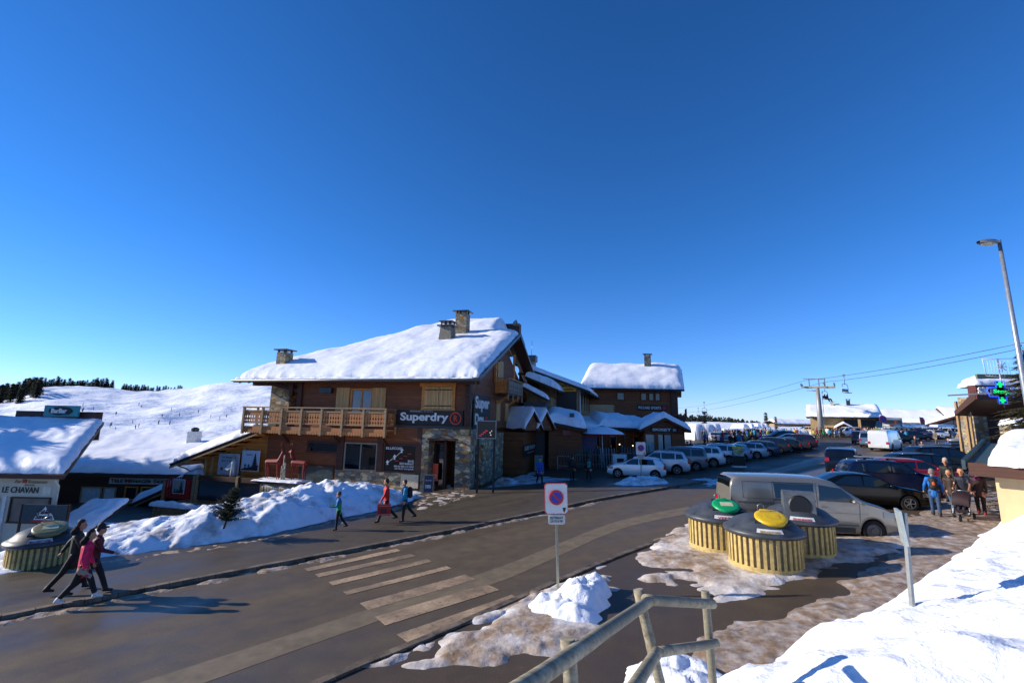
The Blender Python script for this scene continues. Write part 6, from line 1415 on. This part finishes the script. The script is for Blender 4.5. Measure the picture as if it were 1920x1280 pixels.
# ================================================================== street furniture, foreground, trees
YEL = flat('cbb06c',.75,0,.2,8); DOME = flat('474c52',.45,0,.3,3,.15); SLATW = wood('bin_slats','a8977c','74644e','l',99)
def waste_bin(label, c, kind, col, text, rz, r=.95, h=.98):
    t_ = thing('waste_container', label, 'waste container', (c[0],c[1],g(c[0])+.03-(.1 if r<.9 else 0)), rz, 'slatted waste containers')
    m = MB(); m.smooth = True; m.lathe([(r-.05,0),(r-.05,h)],48); m.obj('tub', SLATW, t_)
    m = MB(); m.lathe([(r-.04,0),(r+.015,0),(r+.015,.14),(r-.04,.14)],48); m.lathe([(r-.04,h-.08),(r+.01,h-.08),(r+.01,h),(r-.04,h)],48); m.obj('hoop', YEL, t_)
    n = 36; m = MB()
    for k in range(n):
        a = 2*math.pi*k/n; ca, sa = math.cos(a), math.sin(a); q = Vector((ca,sa,0)); p = Vector((-sa,ca,0))*(r*math.pi/n*.52)
        o = q*(r+.012); i_ = q*(r-.045)
        m.add([o-p+Vector((0,0,.10)),o+p+Vector((0,0,.10)),i_+p+Vector((0,0,.10)),i_-p+Vector((0,0,.10)),o-p+Vector((0,0,h-.03)),o+p+Vector((0,0,h-.03)),i_+p+Vector((0,0,h-.03)),i_-p+Vector((0,0,h-.03))],[(4,5,6,7),(0,1,5,4),(1,2,6,5),(3,0,4,7),(0,3,2,1)])
    m.obj('slats', YEL, t_)
    m = MB(); m.smooth = True
    m.lathe([(r-.02,h-.05),(r+.10,h-.06),(r+.13,h-.01),(r+.12,h+.05),(r+.02,h+.11),(r-.05,h+.16),(r*.8,h+.28),(r*.55,h+.38),(r*.25,h+.43),(0,h+.435)],56)
    dome = m.obj('lid', DOME, t_)
    MB().tube([(-.08,.15,h+.40),(-.08,.15,h+.64),(0,.15,h+.70),(.08,.15,h+.64),(.08,.15,h+.40)],.014,6).obj('lifting_ring', M_METAL, dome)
    if kind == 'flap':
        m = MB(); m.smooth = True; n = 26
        Rm = Matrix.Translation((.14,-.42,h+.41))@Matrix.Rotation(R(19),4,'X')
        m.M = Rm; m.lathe([(.0,.065),(.30,.065),(.38,.055),(.42,.03),(.42,-.03),(.40,-.06)],n); f_ = m.obj('flap', flat(col,.35), dome)
        for v in f_.data.vertices: pass
        m = MB(); m.M = Rm; m.prismz([(-.46,-.30),(.46,-.30),(.36,.42),(-.36,.42)],-.06,-.0); m.obj('flap_frame', flat('2c3034',.4), dome)
        m = MB(); m.M = Rm; m.prismz([(-.17,-.14),(.2,-.14),(.2,.10),(-.17,.10)],.066,.074); m.obj('notice', flat('c9c9a0' if col!='d8b21c' else 'd8b21c',.4), f_)
        m = MB(); m.M = Rm; m.tube([(-.25,.2,.07),(-.25,.2,.12),(.05,.25,.12),(.05,.25,.07)],.015,6); m.obj('grip', flat(col,.35), f_)
    else:
        m = MB(); m.prismx([(-.70,h+.08),(-.62,h+.78),(-.50,h+.86),(-.15,h+.86),(.0,h+.74),(.10,h+.25)], -.42,.42); b_ = m.obj('chute_hood', flat('5b6065',.5,0,.2,7), dome)
        m = MB(); m.M = Matrix.Translation((0,-.65,h+.47))@Matrix.Rotation(R(-5),4,'X'); m.lathe([(.0,-.035),(.27,-.035),(.29,-.02),(.31,.0),(.31,.05)],28,(0,0,0),'y'); m.obj('opening', flat('0a0a0b',.5), b_)
    m = MB(); pts = []
    def fn(u,v): a = -math.pi/2+(-.34+.68*u); rr_ = r+.055-.10*v; return (rr_*math.cos(a), rr_*math.sin(a), h+.085+.10*v)
    m.grid(fn, 10, 1); m.obj('label_strip', flat('d4d6d4',.5), dome)
    if text:
        me = lettering(text,-.24,.24,0,.055,0,flat('b02a2a') if col!='d8b21c' else flat('b08a30'),dome,.02,ext=.006)
        for v in me.data.vertices:
            a = -math.pi/2+v.co.x/r; zz = v.co.z; rr_ = r+.075-.10*((zz+.022)/.1)-v.co.y*.5; v.co = (rr_*math.cos(a), rr_*math.sin(a), h+.098+zz*.95)
    return t_
def bpos(px, py, r=.95):
    p = G(px,py,.05); d = Vector((p.x,p.y,0)).normalized(); return (p+d*r)
waste_bin('slatted waste container with yellow flap, nearest of the three by the van', bpos(1437,1078), 'flap','d8b21c','EMBALLAGES ET PAPIERS',R(-18))
waste_bin('slatted waste container with green flap, left of the three by the van', bpos(1352,1040), 'flap','18a060','VERRE',R(-12))
waste_bin('slatted waste container with grey chute and round black opening', bpos(1502,1047), 'chute','d0','ORDURES MENAGERES',R(-24))
waste_bin('slatted waste container with khaki flap at the far left beside the snowbank', bpos(72,1070,.80), 'flap','8f8656','EMBALLAGES ET PAPIERS',R(38),r=.80,h=.86)
def no_parking(px, Y, top, label, w_=.5, tilt=R(3), post=None, ptxt='INTERDIT', low=0, zb=None, wide=True, rz=0):
    b = GX(px,Y); ztop = W(px,top,Y).z
    t_ = thing('no_parking_sign', label, 'road sign', tuple(b), rz); t_.rotation_euler[1] = -tilt
    h = ztop-b.z; hh = w_*1.28
    MB().box(-.03,.03,0,.05,-.3,h-.02).obj('post', post or flat('9a9884',.5,.2), t_)
    m = MB(); c = .05
    def rr_(x0,x1,z0,z1,c): return [(x0+c,z0),(x1-c,z0),(x1,z0+c),(x1,z1-c),(x1-c,z1),(x0+c,z1),(x0,z1-c),(x0,z0+c)]
    pl = MB().prism(rr_(-w_/2,w_/2,h-hh,h,c),-.03,-.005).obj('plate', flat('d64a50',.4), t_)
    MB().prism(rr_(-w_/2+.018,w_/2-.018,h-hh+.018,h-.018,c),-.036,-.031).obj('white_face', flat('dfe0da',.4,0,.04), pl)
    cz = h-hh*.46; rad = w_*.31
    ring(pl,0,cz,-.037,0.0,rad*.76,flat('2038b0',.4),name='blue_disc'); ring(pl,0,cz,-.040,rad*.76,rad,flat('cc2430',.4),name='red_ring')
    MB().beam((-rad*.62,-.086,cz+rad*.62),(rad*.62,-.086,cz-rad*.62),.012,rad*.26).obj('red_bar', flat('cc2430',.4), pl)
    m = MB(); m.prism([(w_*.30,h-hh+.05),(w_*.36,h-hh+.05),(w_*.40,h-hh+.16),(w_*.26,h-hh+.16)],-.045,-.037); m.obj('truck_mark', M_BLACK, pl)
    if ptxt:
        q = MB().prism(rr_(-w_*.36,w_*.36,h-hh-.25,h-hh-.02,.03),-.03,-.005).obj('sub_plate', flat('d8d8d0',.4), t_)
        lettering(ptxt,-w_*.28,w_*.28,h-hh-.12,h-hh-.06,-.04,flat('55585c'),q,.01,ext=.006); lettering('DE 2H A 8H',-w_*.26,w_*.26,h-hh-.2,h-hh-.14,-.04,flat('55585c'),q,.01,ext=.006)
    return t_
no_parking(1047,12.4,905,'leaning no parking sign with small plate standing in the nearest snow pile',.60,tilt=R(1.5))
no_parking(1203,30.8,828,'no parking sign before the white hatchback, in front of the arcade',.66,tilt=R(0))
b = GX(1659,78); rs = thing('round_sign', 'round violet road sign on a post in the far snow pile', 'road sign', tuple(b)); MB().box(-.04,.04,0,.08,0,3.0).obj('post', flat('a8a59a'), rs)
ring(rs,0,3.1,-.03,0,.45,flat('4030a0',.4),name='disc'); ring(rs,0,3.1,-.06,.45,.62,flat('b02060',.4),name='rim')
# edge-on notice board on its post in the foreground snow
pb = hit(1709,1136,fs_h)
nb = thing('notice_post', 'narrow metal notice board seen edge on, on a bare post in the right snow slope', 'notice board', (pb.x,pb.y,pb.z-.05), 0)
tp_ = W(1678,948,pb.y+.12)-pb; bt_ = W(1692,1012,pb.y+.08)-pb
MB().beam((0,0,-.4),(tp_.x+.06,.0,tp_.z-.05),.075,.05).obj('post', flat('9ea3a2',.5,.4), nb)
ax = (tp_-bt_).normalized(); dp = Vector((.50,.866,0)); nn_ = ax.cross(dp).normalized()*.022
c0 = bt_+Vector((.02,0,0)); m = MB(); q = [c0-dp*.30, c0+dp*.12]; hgt = ax*(tp_-bt_).length
m.add([q[0]-nn_,q[1]-nn_,q[1]+nn_,q[0]+nn_,q[0]-nn_+hgt,q[1]-nn_+hgt,q[1]+nn_+hgt,q[0]+nn_+hgt],[(0,3,2,1),(4,5,6,7),(0,1,5,4),(1,2,6,5),(2,3,7,6),(3,0,4,7)]); m.obj('board', flat('b8c2c0',.35,.3), nb)
# round timber handrail down the bank
hf_ = thing('handrail', 'weathered round timber handrail with three posts in the foreground', 'handrail', (0,0,0))
p3 = W(1322,1107,6.9); p3b = W(1338,1262,6.75); p2 = W(1196,1104,6.0); p1 = W(1064,1196,3.95)
def post_(p, q, r_=.062, n='post'):
    m = MB(); k = 9; pts = [p.lerp(q,i/k)+Vector((.006*noise.noise((i*1.3,p.x,0)),.006*noise.noise((i*1.3,p.x,5)),0)) for i in range(k+1)]; m.tube(pts,[r_*(1+.05*noise.noise((i*.9,p.y,2))) for i in range(k+1)],14); return m.obj(n, M_FENCE, hf_)
post_(p3, Vector((p3b.x,p3b.y,p3b.z-.5)),.055); post_(p2, W(1243,1290,5.75)+Vector((.12,0,-.6)),.060); post_(p1, W(1078,1290,3.9)+Vector((.03,0,-.6)),.058)
r0 = W(1210,1122,5.93)+Vector((0,-.10,0)); r1_ = W(1332,1127,6.8)+Vector((0,-.09,0)); a0 = W(1078,1222,3.85); a0 = a0+(a0-r0)*.62
post_(a0, r0, .060, 'top_rail'); post_(r0+Vector((-.03,.02,.02)), r1_, .060, 'top_rail')
l0 = W(1185,1292,4.6); l1 = W(1232,1222,5.72); l2 = W(1343,1205,6.75)
post_(l0+(l0-l1)*.6, l1, .062, 'lower_rail'); post_(l1, l2, .055, 'lower_rail')
# street lamp
lp = thing('street_lamp', 'tall slim galvanised street lamp with flat grey head at the right edge', 'street lamp', (W(1917,700,16).x,16,g(17.8)), 0)
LT = W(1873,450,16)-lp.location
m = MB(); m.tube([(.05,0,-.5),(.05,0,1),(LT.x*.5+.02,0,LT.z*.5),(LT.x,0,LT.z)],[.105,.10,.085,.055],12); m.obj('pole', flat('9aa0a8',.4,.5), lp)
m = MB(); m.smooth = True
def hd_(u,v):
    a = 2*math.pi*v; x = -.72*u; s_ = (math.sin(math.pi*min(1,max(0,.06+.90*u)))**.45); return (LT.x-.06+x, .19*s_*math.cos(a), LT.z-.10+.115*s_*max(math.sin(a),-.55))
m.grid(hd_, 12, 16, True); m.obj('lamp_head', flat('9a9894',.4,.6), lp)
m = MB(); m.smooth = True; m.ball((LT.x-.42,0,LT.z-.16),(.26,.14,.06),14,8); m.obj('lamp_glass', flat('c4c0b4',.2), lp)
MB().box(LT.x-.12,LT.x+.03,-.03,.03,LT.z-.13,LT.z-.06).obj('bracket', flat('70757a',.5,.5), lp)
# chair lift
TB = GX(1541,84); tt = W(1525,712,84); PY = thing('lift_pylon', 'tall grey chairlift pylon with cross arm and sheaves', 'lift pylon', tuple(TB), R(-38)); ph = tt.z-TB.z
m = MB(); m.tube([(0,0,-.5),(0,0,ph*.45),(0,0,ph-1.4)],[.52,.42,.30],16); m.obj('mast', flat('9a9a98',.5,.3), PY)
m = MB(); m.beam((-2.5,0,ph-1.3),(2.7,0,ph-1.4),.3,.36); m.beam((-1.7,0,ph-1.9),(-.2,0,ph-1.95),.2,.14); m.obj('cross_arm', flat('a29e92',.6,.2), PY)
m = MB()
for x in (-1.2,.3,1.2): m.beam((x,0,ph-1.2),(x,0,ph+.25),.14)
m.beam((-2.1,0,ph+.3),(1.3,0,ph+.08),.12); each(m,'lifting_frame', M_METAL, PY)
for sx in (-2.4,2.6):
    for k in range(5): mk('sheave', MB().lathe([(.0,-.06),(.24,-.06),(.24,.06),(0,.06)],14,(sx,-1.2+k*.6,ph-.9),'x').mesh('sheave',[M_DMETAL]), PY)
    MB().beam((sx,-1.5,ph-.95),(sx,1.5,ph-.95),.12,.14).obj('sheave_beam', M_METAL, PY)
m = MB(); [m.beam((.62,-.2,k*.4),(.62,.2,k*.4),.04) for k in range(1,int((ph-2)/.4))]; m.beam((.62,-.2,0),(.62,-.2,ph-2),.05); m.beam((.62,.2,0),(.62,.2,ph-2),.05); m.obj('ladder', M_METAL, PY)
def cable(label, pts):
    P = [Vector(p) for p in pts]; Q = []
    for a, b in zip(P, P[1:]):
        for k in range(10): t = k/10; q = a.lerp(b,t); q.z -= (a-b).length*.010*4*t*(1-t); Q.append(q)
    Q.append(P[-1]); o = MB().tube(Q, .035, 5).obj('lift_cable', flat('4a5058',.5), None); props(o,label,'cable'); return Q
cA = cable('upper haul rope of the chairlift', [W(1265,765,190),W(1510,713,84),W(1930,640,46)])
cB = cable('lower haul rope of the chairlift', [W(1265,775,190),W(1546,716,82),W(1930,650,44)])
def chair(label, px, py, Y, hgt=1, rider=False, rz=R(50), sc_=1.0):
    t_ = thing('lift_chair', label, 'chairlift chair', tuple(W(px,py,Y)), rz); t_.scale = (sc_,)*3
    m = MB(); m.box(-.18,.18,-.07,.07,-.15,.12); m.obj('grip', M_DMETAL, t_)
    m = MB(); m.tube([(0,0,0),(.02,0,-1.0),(0,0,-1.5)],.05,6); m.obj('hanger', M_METAL, t_)
    m = MB()
    m.tube([(0,-.9,-2.9),(0,-1.0,-2.4),(0,-.85,-1.7),(0,-.6,-1.5),(0,.6,-1.5),(0,.85,-1.7),(0,1.0,-2.4),(0,.9,-2.9)],.045,6); m.tube([(0,.9,-2.9),(.5,.9,-2.95)],.04,6); m.tube([(0,-.9,-2.9),(.5,-.9,-2.95)],.04,6); each(m,'frame', M_METAL, t_)
    MB().box(0,.55,-.9,.9,-2.98,-2.88).obj('seat', M_DMETAL, t_); MB().box(-.05,.03,-.9,.9,-2.75,-2.3).obj('backrest', M_DMETAL, t_)
    return t_
chair('empty lift chair hanging right of the pylon', 1582,703,76, rz=R(-60))
ck = chair('lift chair carrying two skiers just right of the pylon', 1545,718,83, rz=R(-60))
cr_ = [((.2,0,.1),(.1,0,.55),.17,.16),((.12,0,.78),(.13,0,.8),.12,.12),((.2,.1,.1),(.65,.12,.05),.09,.08),((.2,-.1,.1),(.65,-.12,.05),.09,.08),((.65,.12,.05),(.85,.12,-.4),.08,.08),((.65,-.12,.05),(.85,-.12,-.4),.08,.08)]
bdm = remesh(cr_, .04, 'body', [flat('15161c',.8)], None)
for y in (-.45,.4):
    rd = thing('person', 'skier in dark clothes seated on the chair beside the pylon', 'person', tuple(ck.location), ck.rotation_euler.z, 'skiers on the chair'); o = mk('body', bdm, rd); o.location = (0,y,-2.9)
    m = MB(); m.beam((.3,y-.1,-3.45),(1.9,y-.1,-3.35),.09,.03); m.beam((.3,y+.12,-3.45),(1.9,y+.12,-3.35),.09,.03); each(m,'ski', flat('b8bcc2'), rd)
chair('small distant lift chair over the arcade roofs', 1320,754,160, sc_=1.35, rz=R(-60)); chair('farther distant lift chair over the trees', 1309,765,178, sc_=1.1, rz=R(-60)); chair('lift chair at the right edge behind the lamp', 1912,648,45, rz=R(-60), sc_=.8)
# yellow topped advertising banner in the car park
p = GX(1386,37.5); bn2 = thing('advert_banner', 'freestanding advertising board, yellow top and dark base, before the silver estate', 'advert board', tuple(p), R(-8))
hh_ = W(1386,837,37.5).z-p.z; m = MB(); m.box(-.45,.45,-.03,.03,.12,hh_); pn = m.obj('panel', flat('1c2420',.5), bn2)
MB().box(-.45,.45,-.04,-.031,hh_-.14,hh_).obj('header', flat('d8d020',.5), pn); MB().box(-.42,.42,-.04,-.031,hh_*.55,hh_-.15).obj('photo', flat('b8c4b8',.5,0,.6,6), pn)
lettering('FOREST',-.35,.3,hh_*.78,hh_*.86,-.045,flat('d8d020'),pn,.03); lettering('PARK',-.22,.2,hh_*.68,hh_*.76,-.045,flat('d8d020'),pn,.03); MB().box(-.5,.5,-.2,.2,.0,.12).obj('base', M_WHITE, bn2)
fl = thing('feather_flag', 'small red feather flag before the market hall', 'flag', tuple(GX(1728,105))); MB().tube([(0,0,0),(0,0,3.8)],.05,6).obj('pole', M_METAL, fl)
m = MB(); m.prism([(0.1,1.0),(1.0,1.3),(1.1,2.9),(.8,3.6),(.1,3.7)],-.03,.03); m.obj('cloth', flat('c84858',.6), fl)
# red stags facing each other on the shelf
def stag(x, d, label):
    t_ = thing('stag_sculpture', label, 'sculpture', AO, R(-14.5)); f = Matrix.Translation((x,-1.0,.22))@Matrix.Scale(d,4,(1,0,0))
    V = lambda a,b,c: f@Vector((a*1.15,b,c*1.25)); cp = [(V(-.40,0,.95),V(.36,0,.98),.20,.23,.95),(V(.42,0,1.05),V(.62,0,1.5),.18,.12),(V(.62,0,1.58),V(.80,0,1.52),.10,.05)]
    for (lx, ly) in ((-.42,.1),(-.42,-.1),(.40,.1),(.40,-.1)): cp += [(V(lx,ly,.85),V(lx+(.05 if lx<0 else -.0),ly,.42),.09,.05),(V(lx+(.05 if lx<0 else 0),ly,.42),V(lx,ly,.03),.045,.035)]
    mk('body', remesh(cp, .022, 'body', [flat('8a1f18',.6,0,.2,5)], None), t_)
    m = MB()
    for s_ in (-1,1):
        m.tube([V(.60,.03*s_,1.66),V(.48,.10*s_,1.85),V(.55,.14*s_,2.05)],[.025,.02,.01],6); m.tube([V(.50,.10*s_,1.82),V(.66,.12*s_,1.98)],[.018,.01],5)
    each(m,'antler', flat('6a1a16',.6), t_)
    for s_ in (-1,1): MB().ball(V(.56,.10*s_,1.62),(.03,.05,.07),6,5).obj('ear', flat('7a1d18'), t_)
stag(-13.65,1,'red wooden stag on the snowy shelf, facing right'); stag(-11.55,-1,'red wooden stag on the snowy shelf, facing left')
tl = thing('birch_post', 'white birch log cluster between the two red stags', 'logs', AO, R(-14.5)); m = MB()
for x, h_ in ((-12.62,1.7),(-12.75,1.0),(-12.5,1.2)): m.tube([(x,-1.2,.22),(x,-1.2,.22+h_)],.055,8)
each(m,'log', flat('b8b2a4',.7,0,.5,14), tl)
# ---------------------------------------------------------------- trees
NEED = NT('fir_needles'); v = NEED.co(); NEED.set(Base_Color=NEED.ramp(NEED.noise(v,1.4,5,.7),[(.3,hexc('141d0e')),(.5,hexc('283416')),(.72,hexc('49501f'))]), Roughness=.8); NEED = NEED.m
NEEDF = NT('far_needles'); v = NEEDF.co(); NEEDF.set(Base_Color=NEEDF.ramp(NEEDF.noise(v,.8,4),[(.3,hexc('10190f')),(.7,hexc('22301e'))]), Roughness=.9); NEEDF = NEEDF.m
BARK = flat('4a3626',.9,0,.3,12,.6)
def fir_mesh(h, r, seed, tiers, per, tuft, droop=.25, needle=.10, bare=.08, bush=1.0):
    rr = random.Random(seed); m = MB(); tr = MB(); tr.tube([(0,0,-.3),(0.02*h,0,h*.5),(0,0,h)],[.022*h*1.3,.014*h,.004*h],8)
    for i in range(tiers):
        f = (i+rr.uniform(-.3,.3))/tiers; z = h*(bare+(1-bare)*f); L = r*(1-f)**.85*rr.uniform(.72,1.12)+.02*h
        for k in range(per):
            a = 2*math.pi*(k+rr.random())/per; l = L*rr.uniform(.7,1.12); d = Vector((math.cos(a),math.sin(a),0)); 
            p0 = Vector((0,0,z)); p1 = p0+d*l+Vector((0,0,-droop*l+.12*l*rr.uniform(-1,1)))
            if tuft > 6: tr.tube([p0,p0.lerp(p1,.55),p1],[.005*h*.8,.003*h,.001*h],4)
            n_ = max(3,int(tuft*l/r)+2); side = Vector((-d.y,d.x,0))
            for j in range(n_):
                q = p0.lerp(p1,(j+.6)/n_*.98+.02*rr.random()); wv = needle*(1.25-.6*(j/n_))*bush
                for sg in (-1,1):
                    t1 = q+side*sg*wv*rr.uniform(.6,1.3)+d*wv*rr.uniform(.3,1.0)+Vector((0,0,-wv*rr.uniform(-.15,.6)))
                    w2 = wv*.26; m.add([q-d*w2+Vector((0,0,rr.uniform(-.02,.02)*wv)),q+d*w2,t1],[(0,1,2)])
                    t2 = q+side*sg*wv*.5*rr.uniform(.3,1.1)+Vector((0,0,wv*rr.uniform(-.7,.5)))+d*wv*.5; m.add([q,q+side*sg*w2*.9,t2],[(0,1,2)])
    return m, tr
def tree(name, label, loc, h, r, seed, tiers, per, tuft, group=None, mat=None, **k):
    m, tr = fir_mesh(h,r,seed,tiers,per,tuft,**k); t_ = thing(name,label,'tree',loc,0,group); tr.obj('trunk', BARK, t_); m.obj('crown', mat or NEED, t_); return t_
tree('fir_tree','dark fir tree at the right edge in front of the ticket office',(W(1942,800,19).x,19,g(20)),6.6,2.4,3,26,15,26,droop=.28,needle=.17,bare=.10)
sp_ = hit(418,990,bank_h)
ft = tree('small_fir','small wind bent fir stuck in the roadside snowbank',(sp_.x,sp_.y,sp_.z-.1),1.6,.75,9,14,11,14,droop=-.35,needle=.11,bare=.25); ft.rotation_euler = (R(-6),R(8),0)
# hill trees: a few shapes copied
far_protos = []
for s_ in range(5):
    m, tr = fir_mesh(10, 2.0+.4*(s_%3), 40+s_, 16, 7, 3, droop=.2, needle=1.0, bush=1.1); far_protos.append((m.mesh('crown',[NEEDF]), tr.mesh('trunk',[BARK])))
rr = random.Random(4)
def hill_tree(u, Y, h_, group, label, dz=0):
    k = rr.randrange(5); t_ = thing('fir_tree', label, 'tree', (u*Y, Y, snow_z(u,Y)-.4+dz), rr.uniform(0,6.28), group); s_ = h_/10; t_.scale = (s_*rr.uniform(.85,1.1),)*2+(s_,)
    mk('crown', far_protos[k][0], t_); mk('trunk', far_protos[k][1], t_)
for i in range(88):
    px = rr.uniform(-20,72); Y = rr.uniform(300,470) if i%3 else rr.uniform(255,330); a, b = ray(px,745); hill_tree(a, Y, rr.uniform(7,12), 'firs covering the left shoulder of the hill','dark fir in the dense stand at the left end of the hill')
for i in range(62):
    px = 60+152*(i+rr.random())/62; a, b = ray(px,728); hill_tree(a, 466+rr.uniform(-4,14), rr.uniform(6,11), 'firs along the left crest','dark fir in the long row along the left crest of the hill')
for i in range(44):
    px = (226+58*(i+rr.random())/30) if i < 30 else (286+56*(i-30+rr.random())/14); a, b = ray(px,737); hill_tree(a, 468+rr.uniform(-4,10), rr.uniform(5,8.5)*(1 if i%9 else .6), 'firs in the dip of the crest','fir in the short row on the saddle of the crest')
for k_, (X_, Y_, h_) in enumerate([(-42,25,12.5),(-45,28.5,14),(-41,31,12),(-48,33,15),(-51,36,15),(-57,39,16),(-42,27.5,11)]):
    t_ = thing('fir_tree','tall fir of the stand beside the white restaurant, shading its roof','tree',(X_,Y_,-4),k_*1.1,'firs beside the restaurant'); s_ = (h_+2.5)/10; t_.scale = (s_*.9,s_*.9,s_); mk('crown', far_protos[k_%5][0], t_); mk('trunk', far_protos[k_%5][1], t_)
for px, Y, h_ in ((105,380,10),(180,385,8.5),(60,330,12)): a, b = ray(px,730); hill_tree(a, Y, h_, None, {105:'lone fir on the slope under the long crest row',180:'smaller lone fir under the right end of the crest row',60:'fir standing just apart from the dense left stand'}[px])
# far wood on the right skyline: one mass
m = MB(); tm = []
for i in range(330):
    px = 1255+225*rr.random(); Y = rr.uniform(300,340); top = lin(px,[1255,1290,1330,1370,1420,1470],[772,777,779,783,790,798])+rr.uniform(-3,5)
    p_ = W(px,top,Y); hgt = rr.uniform(7,11); rad = rr.uniform(2.2,3.6); zc_ = p_.z
    for j in range(34):
        f = rr.random()**.8; a_ = rr.uniform(0,6.28); q = Vector((p_.x+math.cos(a_)*rad*f, Y+math.sin(a_)*rad*f, zc_-hgt*f)); s1 = 1.1
        m.add([q, q+Vector((rr.uniform(-1.3,1.3),rr.uniform(-1,1),-1.3)), q+Vector((rr.uniform(-1.3,1.3),rr.uniform(-1,1),-1.0))],[(0,1,2)])
wd = m.obj('far_wood', NEEDF, None); wd['kind'] = 'stuff'
for px, Y, top, label in ((1438,120,772,'tall lone fir rising above the snow banks'),(1456,122,780,'shorter fir left of the pale far building'),(1322,130,772,'fir behind the crowd under the distant chairs')):
    b = GX(px,Y); hgt = W(px,top,Y).z-b.z; t_ = thing('fir_tree',label,'tree',tuple(b)); mk('crown',far_protos[1][0],t_); mk('trunk',far_protos[1][1],t_); t_.scale=(hgt/10*.75,)*2+(hgt/10,)
# skiers on the piste: tiny figures
rr = random.Random(8); base = next(o for o in bpy.data.objects if o.type=='EMPTY' and o.get('group')=='crowd on the snow')
for i in range(26):
    px = rr.uniform(150,440); py = rr.uniform(755,812); Yk = rr.uniform(190,330); a, b_ = ray(px,py)
    t = 70
    while t < 470 and H+b_*t > snow_z(a,t): t += 1.5
    if t > 460: continue
    t_ = base.copy(); COL.objects.link(t_); t_.location = (a*t,t,snow_z(a,t)+.0); t_.rotation_euler.z = rr.uniform(0,6); t_.scale = (.8,.8,.8); props(t_,'tiny dark skier far up on the groomed hill','person','skiers on the hill')
    for ch_ in base.children: o = ch_.copy(); COL.objects.link(o); o.parent = t_
